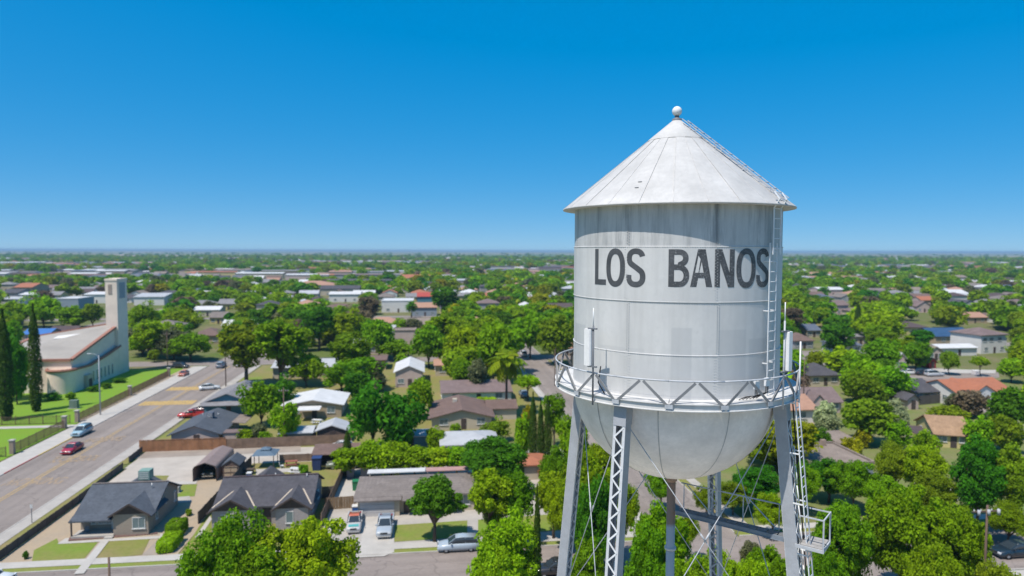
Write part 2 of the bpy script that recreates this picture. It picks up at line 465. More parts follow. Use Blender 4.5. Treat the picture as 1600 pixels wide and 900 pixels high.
mb = MB(); mb.lathe([(0.985, roofz(0.97) + 0.008), (0.975, roofz(0.97) + 0.026), (0.14, AZ_ + 0.02), (0.10, AZ_ + 0.03)], 48); mb.build('roof_cap', m_roof, tower)
mb = MB(); mb.lathe([(TR - 0.05, 34.37), (3.79, EZ - 0.035), (3.815, EZ - 0.03), (3.815, EZ + 0.012), (3.79, EZ + 0.016)], 96); mb.build('eave', m_roof, tower)
mb = MB(); mb.lathe([(0.16, AZ_ + 0.0), (0.16, AZ_ + 0.07), (0.11, AZ_ + 0.09), (0.075, AZ_ + 0.12), (0.075, AZ_ + 0.18)], 20)
mb.build('finial_neck', m_dark, tower)
mb = MB(); mb.sphere((0, 0, AZ_ + 0.33), 0.165, 24, 14); mb.build('finial_ball', m_white, tower)
for (px, py) in ((1000, 284.5), (994.5, 294.5)):
    best = min(((r, ph) for r in np.arange(1.2, 3.7, 0.04) for ph in np.arange(0, 40, 0.5)), key=lambda q: (lambda e: (e[0] - px) ** 2 + (e[1] - py) ** 2)(proj(tw_world @ P(q[0], q[1], roofz(q[0])))))
    mb = MB(); c = P(best[0], best[1], roofz(best[0]) + 0.02); t = P(1, best[1] + 90, 0)
    mb.beam(c - t * 0.06, c + t * 0.06, 0.05, 0.012, up=(0, 0, 1)); mb.build('roof_slot', m_dark, tower)
# ---- ladders
def ladder(name, path, half, side, step, mt, rr=0.016, parent=None, cage=False):
    """path: list of points; side: vector along a rung."""
    root = bpy.data.objects.new(name, None); COL.objects.link(root); root.parent = parent
    s = Vector(side).normalized()
    for k in (-1, 1):
        mb = MB()
        for p, q in zip(path[:-1], path[1:]):
            mb.beam(Vector(p) + s * half * k, Vector(q) + s * half * k, rr * 1.2, rr * 2.6, up=s)
        mb.build('rail', mt, root)
    L = [(Vector(q) - Vector(p)).length for p, q in zip(path[:-1], path[1:])]; tot = sum(L)
    mbr = MB(); mbr.tube([-s * half, s * half], rr * 0.72, 6); me = mbr.mesh('rung', mt)
    d = step * 0.6
    while d < tot:
        e = d; i = 0
        while e > L[i]: e -= L[i]; i += 1
        p = Vector(path[i]).lerp(Vector(path[i + 1]), e / L[i])
        link('rung', me, root, p); d += step
    return root
LPH = -54.0
tang = P(1, LPH + 90, 0)
ladder('tank_ladder', [P(TR + 0.17, LPH, 28.6), P(TR + 0.17, LPH, 33.25)], 0.20, tang, 0.30, m_white, 0.020, tower)
ladder('tank_ladder', [P(TR + 0.24, LPH - 1.0, 32.9), P(TR + 0.24, LPH - 1.0, 34.30), P(ER + 0.02, LPH - 1.0, 34.55), P(ER - 0.15, LPH - 1.0, 34.78)], 0.21, tang, 0.30, m_white, 0.020, tower)
RPH = -62.0
ladder('roof_ladder', [P(3.72, RPH, roofz(3.72) + 0.16), P(0.30, RPH, roofz(0.30) + 0.16)], 0.20, P(1, RPH + 90, 0), 0.31, m_rail, 0.018, tower)
for r in (3.3, 2.4, 1.5, 0.6):
    mb = MB()
    for k in (-1, 1):
        b0 = P(r, RPH, roofz(r)) + P(1, RPH + 90, 0) * 0.2 * k
        mb.beam(b0, b0 + Vector((0, 0, 0.16)), 0.03, 0.03)
    mb.build('ladder_bracket', m_rail, tower)
mb = MB()
for z in (29.6, 31.2, 32.7):
    for k in (-1, 1):
        mb = MB(); p = P(TR, LPH, z) + tang * 0.2 * k; mb.beam(p, P(TR + 0.17, LPH, z) + tang * 0.2 * k, 0.03, 0.03); mb.build('ladder_bracket', m_white, tower)
# ---- balcony
m_brace = mat('brace_paint', (0.22, 0.225, 0.235), 0.5, 0.2, 5)
BR = 4.03; BZ0 = 28.62; RZ = 29.27
NB = 16; PH0 = 1.5
def sector(name, ph0, ph1, prof, mt, st=5, smooth=True):
    mb = MB(); vs = []; n = len(prof)
    for i in range(st + 1):
        for (r, z) in prof: vs.append(P(r, ph0 + (ph1 - ph0) * i / st, z))
    fs = [(i * n + j, (i + 1) * n + j, (i + 1) * n + (j + 1) % n, i * n + (j + 1) % n) for i in range(st) for j in range(n)]
    fs += [tuple(range(n)), tuple(range((st + 1) * n - 1, st * n - 1, -1))]
    mb.add(vs, fs, 0, False); return mb.build(name, mt, tower)
for k in range(NB):
    a = PH0 + 22.5 * k
    sector('balcony_floor', a + 0.15, a + 22.35, [(TR + 0.02, BZ0 - 0.02), (BR - 0.05, BZ0 - 0.02), (BR - 0.05, BZ0), (TR + 0.02, BZ0)], m_tank)
    sector('balcony_rim', a, a + 22.5, [(BR - 0.045, BZ0 - 0.23), (BR + 0.03, BZ0 - 0.23), (BR + 0.03, BZ0 - 0.21), (BR - 0.02, BZ0 - 0.205), (BR - 0.02, BZ0 - 0.035), (BR + 0.03, BZ0 - 0.03), (BR + 0.03, BZ0 - 0.01), (BR - 0.045, BZ0 - 0.01)], m_tank)
    mb = MB(); mb.beam(P(TR + 0.01, a, BZ0 - 0.19), P(BR - 0.05, a, BZ0 - 0.10), 0.04, 0.16); mb.build('floor_bracket', m_steel, tower)
    pts = [P(BR, a + 22.5 * i / 6, RZ) for i in range(7)]
    mb = MB(); mb.tube(pts, 0.026, 8); mb.build('rail', m_rail, tower)
    top = P(BR, a + 11.25, RZ - 0.03)
    for s in (-1, 1):
        bot = P(BR + 0.035, a + 11.25 + s * 10.4, BZ0 - 0.05)
        tp = P(BR + 0.01, a + 11.25 + s * 0.7, RZ - 0.045)
        mb = MB(); n = P(1, a + 11.25, 0)
        mb.beam(bot, tp, 0.08, 0.012, up=n); mb.beam(bot - n * 0.03, tp - n * 0.03, 0.014, 0.06, up=n)
        mb.build('brace', m_brace, tower)
    mb = MB(); mb.beam(P(BR + 0.04, a - 1.6, BZ0 - 0.10), P(BR + 0.04, a + 1.6, BZ0 - 0.10), 0.12, 0.012, up=P(1, a, 0)); mb.build('gusset', m_rail, tower)
# ---- legs: two channels laced together
LEGS = {'front': 23.5, 'left': 114.0, 'back': 204.0, 'right': -66.0}
def legc(ph, z): return P(3.62 + (28.3 - z) * 0.100, ph, z)
m_flange = mat('sunlit_flange_tone', (0.56, 0.57, 0.59), 0.5, 0.14, 2.0, 18)  # sunlit brightness put into the flange colour, paler than the webs
LW, LD = 0.40, 0.36                             # tangential and radial size
for key, ph in LEGS.items():
    root = bpy.data.objects.new('leg', None); COL.objects.link(root); root.parent = tower
    er = P(1, ph, 0); et = P(1, ph + 90, 0)
    top, bot = legc(ph, 28.32), legc(ph, 0.0)
    for s in (-1, 1):
        mb = MB(); off = et * (s * (LW / 2 - 0.01))
        mb.beam(bot + off, top + off, 0.02, LD, up=er)
        for q in (-1, 1):
            o2 = et * (s * (LW / 2 - 0.045)) + er * (q * (LD / 2 + 0.004))
            mb.beam(bot + o2, top + o2, 0.09, 0.014, up=er, mi=1)
        mb.build('channel', [m_steel, m_flange], root)
    # head and base plates
    mb = MB()
    for q in (-1, 1): mb.beam(legc(ph, 27.75) + er * q * (LD / 2 + 0.018), top + er * q * (LD / 2 + 0.018), LW + 0.02, 0.014, up=er)
    mb.build('head_plate', m_steel, root)
    mb = MB(); mb.box(bot + Vector((0, 0, 0.06)), (0.9, 0.9, 0.12), -R_(ph)); mb.build('base_plate', m_steel, root)
    # lacing bars
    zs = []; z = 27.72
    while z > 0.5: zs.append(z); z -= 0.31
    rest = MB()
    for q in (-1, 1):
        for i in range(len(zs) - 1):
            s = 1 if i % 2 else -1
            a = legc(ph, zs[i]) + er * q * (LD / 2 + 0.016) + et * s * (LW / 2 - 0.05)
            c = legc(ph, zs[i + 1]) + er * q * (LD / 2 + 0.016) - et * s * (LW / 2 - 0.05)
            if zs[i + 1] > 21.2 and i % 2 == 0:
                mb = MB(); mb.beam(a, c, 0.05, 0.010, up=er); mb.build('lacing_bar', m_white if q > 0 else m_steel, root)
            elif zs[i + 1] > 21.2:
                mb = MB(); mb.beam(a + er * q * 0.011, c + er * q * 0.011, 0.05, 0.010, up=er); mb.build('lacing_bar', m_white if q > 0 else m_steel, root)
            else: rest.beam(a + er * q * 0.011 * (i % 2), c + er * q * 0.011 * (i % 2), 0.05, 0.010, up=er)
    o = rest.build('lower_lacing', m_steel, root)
# ---- ring struts below the picture and tie rods
order = ['front', 'left', 'back', 'right']
lv = [28.1, 19.2, 9.8, 0.5]
for i in range(4):
    p0, p1 = LEGS[order[i]], LEGS[order[(i + 1) % 4]]
    for z in lv[1:3]:
        a, c = legc(p0, z), legc(p1, z); d = (c - a).normalized() * 0.24
        mb = MB(); mb.beam(a + d, c - d, 0.16, 0.30); mb.build('strut', m_strut, tower)
    for j in range(3):
        for (pa, pb, o_) in ((p0, p1, -0.02), (p1, p0, 0.02)):
            a, c = legc(pa, lv[j] - 0.15), legc(pb, lv[j + 1] + 0.15)
            n = (a + c) * 0.5; n.z = 0; n.normalize()
            mb = MB(); mb.tube([a + n * (o_ + 0.0), c + n * (o_ + 0.0)], 0.016, 6); 
            m0 = a.lerp(c, 0.42) + n * o_
            mb.tube([m0, a.lerp(c, 0.45) + n * o_], 0.03, 6)
            mb.build('tie_rod', m_rail, tower)
# ---- riser pipe
m_rust, nt, b = principled('rusting_pipe')
v = objvec(nt); sp = node(nt, 'ShaderNodeSeparateXYZ'); nt.links.new(v, sp.inputs[0])
f = mathn(nt, 'ADD', ramp(nt, sp.outputs[2], 23.2, 23.6), mathn(nt, 'MULTIPLY', noise(nt, objvec(nt, (3, 3, 0.5)), 2.0, 4), 0.5))
c = mixc(nt, ramp(nt, f, 0.75, 1.1), (0.52, 0.50, 0.49), (0.36, 0.225, 0.155)); nt.links.new(c, b.inputs['Base Color']); b.inputs['Roughness'].default_value = 0.75
mb = MB(); mb.tube([(0, 0, 0), (0, 0, 25.33)], 0.148, 20); mb.build('riser_pipe', m_rust, tower)
for zc in ((22.6, 22.6, 22.68, 22.68), (25.0, 25.05, 25.12, 25.2)):
    mb = MB(); mb.lathe([(0.15, zc[0]), (0.20, zc[1]), (0.20, zc[2]), (0.15, zc[3])], 20); mb.build('pipe_collar', m_rust, tower)
# ---- catwalk from riser to the right leg, and the landing outside it
CZ = 24.02; ph = LEGS['right']
er = P(1, ph, 0); et = P(1, ph + 90, 0)
def C(r, t, z=0.0): return er * r + et * t + Vector((0, 0, CZ + z))
rleg = legc(ph, CZ).length if False else 3.62 + (28.3 - CZ) * 0.1
for s in (-1, 1):
    mb = MB(); mb.beam(C(0.25, 0.17 * s), C(rleg - 0.2, 0.17 * s), 0.05, 0.13); mb.beam(C(0.25, 0.17 * s, -0.070), C(rleg - 0.2, 0.17 * s, -0.070), 0.09, 0.012); mb.build('catwalk_girder', m_strut, tower)
    if s > 0: continue
    mb = MB(); mb.tube([C(0.3, 0.17 * s, 0.95), C(rleg - 0.1, 0.17 * s, 0.95)], 0.022, 6); mb.build('handrail', m_rail, tower)
    for r in (0.4, 1.4, 2.45, 3.6):
        mb = MB(); mb.beam(C(r, 0.17 * s, 0.1), C(r, 0.17 * s, 0.97), 0.032, 0.032); mb.build('handrail_post', m_rail, tower)
    for (ra, rb) in ((0.5, 1.35), (2.3, 1.5), (2.6, 3.55)):
        mb = MB(); mb.beam(C(ra, 0.17 * s, 0.93 if ra < 2.5 else 0.93), C(rb, 0.17 * s, 0.12), 0.035, 0.02); mb.build('brace', m_rail, tower)
for i in range(11):
    r = 0.35 + i * 0.33
    mb = MB(); mb.beam(C(r + 0.16, -0.15, 0.07), C(r + 0.16, 0.15, 0.07), 0.29, 0.025); mb.build('plank', m_plank, tower)
# landing
m_deck = mat('weathered_deck', (0.36, 0.34, 0.32), 0.85, 0.3, 5.0)
r1 = rleg + 1.0
for s in (-1, 1):
    mb = MB(); mb.beam(C(rleg + 0.2, 0.42 * s, 0.0), C(r1, 0.42 * s, 0.0), 0.04, 0.10); mb.build('landing_beam', m_rail, tower)
    mb = MB(); mb.beam(C(r1, 0.42 * s, -0.05), C(r1, 0.42 * s, 0.98), 0.042, 0.042); mb.build('landing_post', m_rail, tower)
    mb = MB(); mb.beam(C(rleg + 0.3, 0.42 * s, 0.95), C(r1, 0.42 * s, 0.95), 0.036, 0.036); mb.build('landing_rail', m_rail, tower)
mb = MB(); mb.beam(C(r1, -0.42, 0.95), C(r1, 0.42, 0.95), 0.036, 0.036); mb.build('landing_rail', m_rail, tower)
mb = MB(); mb.beam(C(r1, -0.42, 0.0), C(r1, 0.42, 0.0), 0.04, 0.10); mb.build('landing_beam', m_rail, tower)
for i in range(4):
    mb = MB(); mb.beam(C(rleg + 0.35, -0.32 + 0.213 * i, 0.066), C(r1 - 0.03, -0.32 + 0.213 * i, 0.066), 0.19, 0.03); mb.build('plank', m_deck, tower)
# ---- long ladder up the right leg
def lad(z): return legc(ph, z) + er * 0.50
ladder('leg_ladder', [lad(0.4) + et * 0.05, lad(28.7) + et * 0.05], 0.20, et, 0.305, m_white, 0.022, tower)
for z in np.arange(2.0, 28.5, 1.55):
    mb = MB()
    for s in (-1, 1): mb.beam(legc(ph, z) + er * 0.19 + et * (0.05 + 0.19 * s), lad(z) + et * (0.05 + 0.19 * s), 0.035, 0.035)
    mb.build('ladder_bracket', m_white, tower)
mb = MB(); mb.tube([legc(ph, z) + er * 0.28 - et * 0.24 for z in np.arange(0.4, 29.0, 1.0)], 0.022, 6); mb.build('cable', m_rubber, tower)
mb = MB(); mb.tube([legc(ph, z) + er * 0.62 + et * 0.3 for z in np.arange(0.4, 29.4, 1.0)], 0.018, 6); mb.build('conduit', m_rail, tower)
# zig-zag spare rods clipped on the leg face
for z in np.arange(21.4, 26.4, 0.62):
    mb = MB(); mb.tube([legc(ph, z) + er * 0.24 - et * 0.14, legc(ph, z + 0.28) + er * 0.28 - et * 0.05, legc(ph, z + 0.58) + er * 0.24 - et * 0.13], 0.02, 6); mb.build('step_rod', m_white, tower)
# ---- antennas
def antenna(phi, r, zb, zt, panel, wid, mtp, side):
    root = bpy.data.objects.new('antenna', None); COL.objects.link(root); root.parent = tower
    p = P(r, phi, 0)
    mb = MB(); mb.tube([p + Vector((0, 0, zb)), p + Vector((0, 0, zt))], 0.028, 8); mb.build('mast', m_rail if side else m_dark, root)
    n = P(1, phi, 0); t = P(1, phi + 90, 0)
    c = p + t * (0.17 if side == 0 else -0.17) + n * 0.04
    pz0, pz1 = panel
    ring = [(-wid / 2, -0.05), (wid / 2, -0.05), (wid / 2, 0.03), (wid / 2 - 0.03, 0.07), (-wid / 2 + 0.03, 0.07), (-wid / 2, 0.03)]
    vs = [c + t * x + n * y + Vector((0, 0, z)) for z in (pz0, pz0 + 0.02, pz1 - 0.03, pz1) for (x, y) in ([(a * (0.93 if z in (pz0, pz1) else 1), b_) for a, b_ in ring])]
    fs = [(i * 6 + k, i * 6 + (k + 1) % 6, (i + 1) * 6 + (k + 1) % 6, (i + 1) * 6 + k) for i in range(3) for k in range(6)] + [tuple(range(5, -1, -1)), tuple(range(18, 24))]
    mb = MB(); mb.add(vs, fs); mb.build('panel', mtp, root)
    for z in (pz0 - 0.02, pz1 + 0.02):
        mb = MB(); mb.beam(c + Vector((0, 0, z)) - t * 0.0, p - t * (0.14 if side == 0 else -0.14) + Vector((0, 0, z)), 0.07, 0.04); mb.build('bracket', m_dark, root)
    mb = MB(); mb.tube([p + Vector((0, 0, zt - 0.02)), p + Vector((0, 0, zt + 0.55))], 0.018, 6); mb.build('whip', m_white, root)
    return root
m_panel = mat('antenna_plastic', (0.80, 0.79, 0.78), 0.45, 0.06, 3)
antenna(35.25, BR + 0.08, 28.30, 30.72, (29.50, 30.62), 0.27, m_panel, 0)
antenna(-51.0, BR + 0.08, 28.3, 30.95, (29.45, 30.62), 0.24, m_panel, 1)
mb = MB(); p = P(BR + 0.06, -70, 0); mb.tube([p + Vector((0, 0, 28.2)), p + Vector((0, 0, 30.2))], 0.026, 6); mb.build('mast', m_white, tower)
mb = MB(); p = P(TR + 0.12, 23, 0); mb.tube([P(TR + 0.35, 35.2, 29.45), P(TR + 0.60, 33.5, 29.0), P(TR + 0.5, 31, 28.66)], 0.02, 6); mb.build('cable', m_rubber, tower)
# junction boxes with dark cables near the ladder
for (phi, z) in ((-37, 29.1), (-43, 29.16)):
    mb = MB(); mb.box(P(BR - 0.08, phi, z), (0.15, 0.09, 0.24), -R_(phi)); mb.build('junction_box', m_white, tower)
    for q in (-0.05, 0.0, 0.05):
        b0 = P(BR - 0.08, phi + q * 14, z - 0.11)
        mb = MB(); mb.tube([b0, b0 + Vector((0, 0, -0.2)), P(BR - 0.25, phi + q * 30 + 2, BZ0 + 0.12), P(BR - 0.36, phi + q * 40 + 4, BZ0 + 0.02)], 0.014, 5); mb.build('cable', m_rubber, tower)
# ================================================================== SURFACES
m_asph = mat('old_asphalt', (0.225, 0.200, 0.190), 0.92, 0.16, 0.22, 6, 0.1, world=True)
m_asph2 = mat('worn_asphalt', (0.245, 0.215, 0.205), 0.92, 0.14, 0.25, 7, 0.1, world=True)
def roadmat(name, col, rot):
    m, nt, b = principled(name)
    pos = objvec(nt, world=True)
    mp = node(nt, 'ShaderNodeMapping'); mp.inputs['Rotation'].default_value = (0, 0, -rot); nt.links.new(pos, mp.inputs['Vector'])
    st = node(nt, 'ShaderNodeMapping'); st.inputs['Scale'].default_value = (1.0, 0.02, 1.0); nt.links.new(mp.outputs[0], st.inputs['Vector'])
    c = mixc(nt, ramp(nt, noise(nt, st.outputs[0], 0.55, 4, 0.6), 0.35, 0.65), tuple(x * 1.12 for x in col), tuple(x * 0.78 for x in col))
    c = mixc(nt, mathn(nt, 'MULTIPLY', ramp(nt, noise(nt, pos, 0.13, 5, 0.65), 0.48, 0.72), 0.55), c, tuple(x * 0.66 for x in col))
    c = mixc(nt, mathn(nt, 'MULTIPLY', ramp(nt, noise(nt, pos, 3.0, 4), 0.4, 0.7), 0.3), c, tuple(x * 1.25 for x in col))
    vo = node(nt, 'ShaderNodeTexVoronoi'); vo.feature = 'DISTANCE_TO_EDGE'; vo.inputs['Scale'].default_value = 0.22
    wob = node(nt, 'ShaderNodeTexNoise'); wob.inputs['Scale'].default_value = 0.5; nt.links.new(pos, wob.inputs['Vector'])
    va = node(nt, 'ShaderNodeVectorMath'); va.operation = 'MULTIPLY_ADD'; nt.links.new(wob.outputs['Color'], va.inputs[0]); va.inputs[1].default_value = (3, 3, 0); nt.links.new(pos, va.inputs[2])
    nt.links.new(va.outputs[0], vo.inputs['Vector'])
    c = mixc(nt, mathn(nt, 'MULTIPLY', mathn(nt, 'LESS_THAN', vo.outputs['Distance'], 0.012), 0.35), c, tuple(x * 0.45 for x in col))
    nt.links.new(c, b.inputs['Base Color']); b.inputs['Roughness'].default_value = 0.9; b.inputs['Specular IOR Level'].default_value = 0.25
    return m
m_asph = roadmat('old_asphalt_lanes', (0.240, 0.202, 0.178), GA); m_asph2 = roadmat('worn_street_asphalt', (0.245, 0.206, 0.184), GA + PI / 2)
m_conc = mat('concrete', (0.40, 0.365, 0.325), 0.9, 0.18, 0.5, 5, 0.05, world=True)
m_conc2 = mat('pale_concrete', (0.44, 0.41, 0.37), 0.9, 0.14, 0.5, 5, world=True)
m_lawn = mat('lawn', (0.125, 0.190, 0.018), 0.95, 0.45, 0.22, 2.2, 0.2, col2=(0.225, 0.195, 0.060), world=True)
m_lawn2 = mat('dry_lawn', (0.150, 0.165, 0.030), 0.95, 0.4, 0.22, 2.2, 0.2, col2=(0.245, 0.185, 0.085), world=True)
m_lawn3 = mat('lush_lawn', (0.130, 0.250, 0.012), 0.95, 0.3, 0.25, 3, 0.2, col2=(0.165, 0.250, 0.018), world=True)
m_lawn4 = mat('patchy_yard', (0.10, 0.15, 0.025), 0.95, 0.4, 0.16, 2, 0.2, col2=(0.22, 0.18, 0.09), world=True)
m_dirt = mat('dry_dirt', (0.34, 0.26, 0.175), 0.95, 0.3, 0.35, 3, 0.2, col2=(0.33, 0.27, 0.20), world=True)
m_grav = mat('gravel', (0.44, 0.39, 0.335), 0.95, 0.2, 0.3, 9, 0.3, world=True)
m_gravd = mat('brown_gravel', (0.31, 0.26, 0.215), 0.95, 0.25, 0.3, 9, 0.3, world=True)
m_yel = mat('yellow_road_paint', (0.50, 0.33, 0.11), 0.85, 0.25, 1.0, 4, world=True)
m_yelw, nt, b = principled('worn_yellow_paint')
v = objvec(nt, world=True)
c = mixc(nt, ramp(nt, noise(nt, v, 2.2, 5, 0.7), 0.40, 0.62), (0.36, 0.245, 0.13), (0.23, 0.195, 0.17)); nt.links.new(c, b.inputs['Base Color']); b.inputs['Roughness'].default_value = 0.9
m_red = mat('red_kerb_paint', (0.42, 0.10, 0.09), 0.85, 0.2, 1.0)
m_shade = None
# ground: one sheet to the horizon; town soil near, farmland beyond
m_ground, nt, b = principled('town_and_field_soil')
pos = objvec(nt, world=True)
sp = node(nt, 'ShaderNodeSeparateXYZ'); nt.links.new(pos, sp.inputs[0])
dist = mathn(nt, 'SQRT', mathn(nt, 'ADD', mathn(nt, 'POWER', sp.outputs[0], 2.0), mathn(nt, 'POWER', sp.outputs[1], 2.0)))
town = mixc(nt, ramp(nt, noise(nt, pos, 0.06, 4), 0.35, 0.65), (0.190, 0.155, 0.090), (0.085, 0.125, 0.025))
town = mixc(nt, ramp(nt, noise(nt, pos, 0.5, 4), 0.45, 0.65), town, (0.12, 0.14, 0.04))
vo = node(nt, 'ShaderNodeTexVoronoi'); vo.inputs['Scale'].default_value = 0.0022; nt.links.new(pos, vo.inputs['Vector'])
cr = node(nt, 'ShaderNodeValToRGB'); nt.links.new(vo.outputs['Color'], cr.inputs[0])
cr.color_ramp.interpolation = 'CONSTANT'
e = cr.color_ramp.elements; e[0].color = (0.09, 0.14, 0.04, 1); e[1].position = 0.3; e[1].color = (0.24, 0.20, 0.12, 1)
for p_, c_ in ((0.45, (0.12, 0.15, 0.05, 1)), (0.62, (0.30, 0.25, 0.16, 1)), (0.8, (0.07, 0.12, 0.03, 1))):
    x = e.new(p_); x.color = c_
c = mixc(nt, ramp(nt, dist, 2100, 2500), town, cr.outputs[0])
nt.links.new(c, b.inputs['Base Color']); b.inputs['Roughness'].default_value = 0.95; b.inputs['Specular IOR Level'].default_value = 0.1
mb = MB(); S = 30000.0
mb.add([(-S, -2000, 0), (S, -2000, 0), (S, S, 0), (-S, S, 0)], [(0, 1, 2, 3)])
tag(mb.build('ground', m_ground), kind='structure')
_lay = [0]
def poly(name, ab, z, m):
    mb = MB(); vs = [W(a_, b_, z) for a_, b_ in ab]
    n = (vs[1] - vs[0]).cross(vs[2] - vs[0])
    mb.add(vs if n.z > 0 else vs[::-1], [tuple(range(len(vs)))])
    return tag(mb.build(name, m), kind='structure')
def sheet(name, a0, a1, b0, b1, z, m): return poly(name, [(a0, b0), (a1, b0), (a1, b1), (a0, b1)], z, m)
def pxpoly(name, pts, z, m): return poly(name, [Gab(x, y, z) for x, y in pts], z, m)
def kerb(a0, a1, b0, b1, m=None, h=0.13):
    mb = MB(); mb.prism([tuple(W(*q)[:2]) for q in ((a0, b0), (a1, b0), (a1, b1), (a0, b1))], 0.0, h)
    return tag(mb.build('kerb', m or m_conc2), kind='structure')
# ---- streets
B0, B1 = -61.8, -49.2                            # boulevard edges
sheet('boulevard', B0, B1, -60, 300, 0.020, m_asph)
sheet('street', B1, 400, 64.2, 75.4, 0.024, m_asph2)
sheet('street', -400, B0, 64.2, 75.4, 0.024, m_asph2)
sheet('street', 26.5, 35.5, 75.4, 300, 0.028, m_asph)
sheet('street', 26.5, 35.5, -60, 64.2, 0.028, m_asph)
for (a0, a1) in ((-500, B0), (B1, 26.5), (35.5, 500)): sheet('street', a0, a1, 204.5, 213.5, 0.024, m_asph2)
for b0 in (340, 470, 600):
    sheet('street', -800, 800, b0, b0 + 9, 0.036, m_asph2)
for a0 in (-143, 118, 205, -230, 292, -317):
    sheet('street', a0 - 4.5, a0 + 4.5, 80, 800, 0.032, m_asph2)
# the curving street behind the orange tiled house
pxpoly('street', [(1392, 570), (1452, 574), (1560, 582), (1562, 590), (1450, 600), (1392, 584)], 0.05, m_asph2)
pxpoly('pavement', [(1434, 574), (1480, 577), (1556, 578), (1556, 583), (1480, 583)], 0.07, m_conc2)
sheet('alley', -45.5, -8, 109.6, 118.2, 0.016, m_grav)
sheet('yard', -45.0, -33.4, 101.5, 110.5, 0.042, m_grav)
sheet('yard', -14, 25.5, -40, 61.5, 0.020, mat('pale_bounce_ground', (0.56, 0.52, 0.47), 0.9, 0.14, 0.4, 5, world=True))  # unseen ground below the tower, added extra pale to bounce light onto the bowl
sheet('lawn', -14, 25.5, 57, 62, 0.06, m_lawn)
pxpoly('alley', [(207, 717), (232, 704), (300, 700), (470, 697), (470, 706), (330, 711)], 0.020, m_gravd)
# tyre-worn lighter lanes and centre line
for o_ in (-4.6, -1.55, 1.55, 4.6):
    pass
sheet('road_marking', -56.28, -56.14, -60, 203, 0.030, m_yel)
sheet('road_marking', -55.80, -55.66, -60, 203, 0.030, m_yel)
for q in ((252, 611, 313, 604), (211, 635, 299, 625)):
    (a_, b_), (a2, b2) = Gab(q[0], q[1]), Gab(q[2], q[3])
    bm_ = (b_ + b2) / 2
    n = 14; ww = (B1 - B0 - 1.6) / n
    for i in range(n):
        sheet('crosswalk_stripe', B0 + 0.8 + i * ww, B0 + 0.8 + i * ww + ww * 0.82, bm_ - 2.0, bm_ + 2.0, 0.034, m_yel)
# worn road lettering, read by traffic coming towards the camera or going away
def roadtext(txt, px, py, width, depth, flip):
    cu = bpy.data.curves.new('road_lettering', 'FONT'); cu.body = txt; cu.align_x = 'CENTER'; cu.align_y = 'CENTER'; cu.offset = 0.02
    to = bpy.data.objects.new('road_lettering', cu); COL.objects.link(to); bpy.context.view_layer.update()
    ev = to.evaluated_get(bpy.context.evaluated_depsgraph_get()); me = bpy.data.meshes.new_from_object(ev)
    bpy.data.objects.remove(to)
    xs = [v_.co.x for v_ in me.vertices]; ys = [v_.co.y for v_ in me.vertices]
    sx = width / (max(xs) - min(xs)); sy = depth / (max(ys) - min(ys)); me.transform(Matrix.Diagonal((sx, sy, 1, 1)))
    me.materials.clear(); me.materials.append(m_yelw)
    p = G(px, py, 0.03)
    _lay[0] += 1; o = link('road_lettering', me, None, (p.x, p.y, 0.034 + 0.004 * _lay[0]), GA + (PI if flip else 0)); return tag(o, kind='structure')
roadtext('SLOW', 36, 752, 4.2, 3.0, True); roadtext('XING', 76, 752, 4.2, 3.0, False)
roadtext('SCHOOL', 106, 717, 4.6, 3.2, True); roadtext('SCHOOL', 131, 716.5, 4.4, 3.0, False)
roadtext('SLOW', 152, 687, 4.0, 3.0, True); roadtext('XING', 173, 686, 4.2, 3.0, False)
# ---- pavements, kerbs and verges
for (b0, b1, m_) in ((-60, 109, m_conc2), (109, 118, m_red), (118, 134, mat('yellow_kerb_paint', (0.55, 0.38, 0.07), 0.85, 0.2, 1.0)), (134, 203, m_conc2)):
    kerb(B0 - 0.16, B0, b0, b1, m_)
sheet('pavement', B0 - 3.9, B0 - 0.16, -60, 203, 0.10, m_conc2)
sheet('verge', B0 - 5.4, B0 - 3.9, 140, 203, 0.06, m_dirt)
kerb(B1, B1 + 0.16, 76, 94.5, m_red if False else m_conc2); kerb(B1, B1 + 0.16, 94.5, 203)
pxpoly('road_marking', [(0, 838.5), (0, 835.5), (28, 820), (31, 822)], 0.036, m_red)
sheet('pavement', B1 + 0.16, -47.3, 76, 203, 0.10, m_conc)
sheet('verge', -47.3, -45.3, 78, 109.3, 0.06, m_lawn2)
pxpoly('verge', [(177, 726.5), (199, 725), (218, 710), (207, 704.5), (204, 706)], 0.07, m_lawn2)
kerb(B1 + 1, 26.3, 75.4, 75.56); kerb(35.7, 300, 75.4, 75.56); kerb(B1 + 1, 26.3, 64.04, 64.2); kerb(35.7, 300, 64.04, 64.2)
for x in (26.34, 35.5): kerb(x, x + 0.16, 76.5, 203); kerb(x, x + 0.16, 214, 330)
sheet('pavement', -47.3, 25, 76.55, 78.05, 0.10, m_conc2); sheet('pavement', 37, 300, 76.55, 78.05, 0.10, m_conc2)
sheet('verge', -47.3, 26.3, 75.56, 76.55, 0.07, m_lawn)
sheet('verge', 35.7, 300, 75.56, 76.55, 0.07, m_lawn)
sheet('pavement', 24.9, 26.3, 78.06, 203, 0.10, m_conc2); sheet('pavement', 36.9, 38.3, 78.06, 203, 0.10, m_conc)
sheet('verge', 35.68, 36.9, 78, 203, 0.08, m_lawn2)
sheet('pavement', 36, 300, 62.4, 63.9, 0.10, m_conc2); sheet('lawn', -49, -14.2, 20, 64.0, 0.05, m_lawn); sheet('lawn', 36, 140, 30, 62.3, 0.05, m_lawn2)
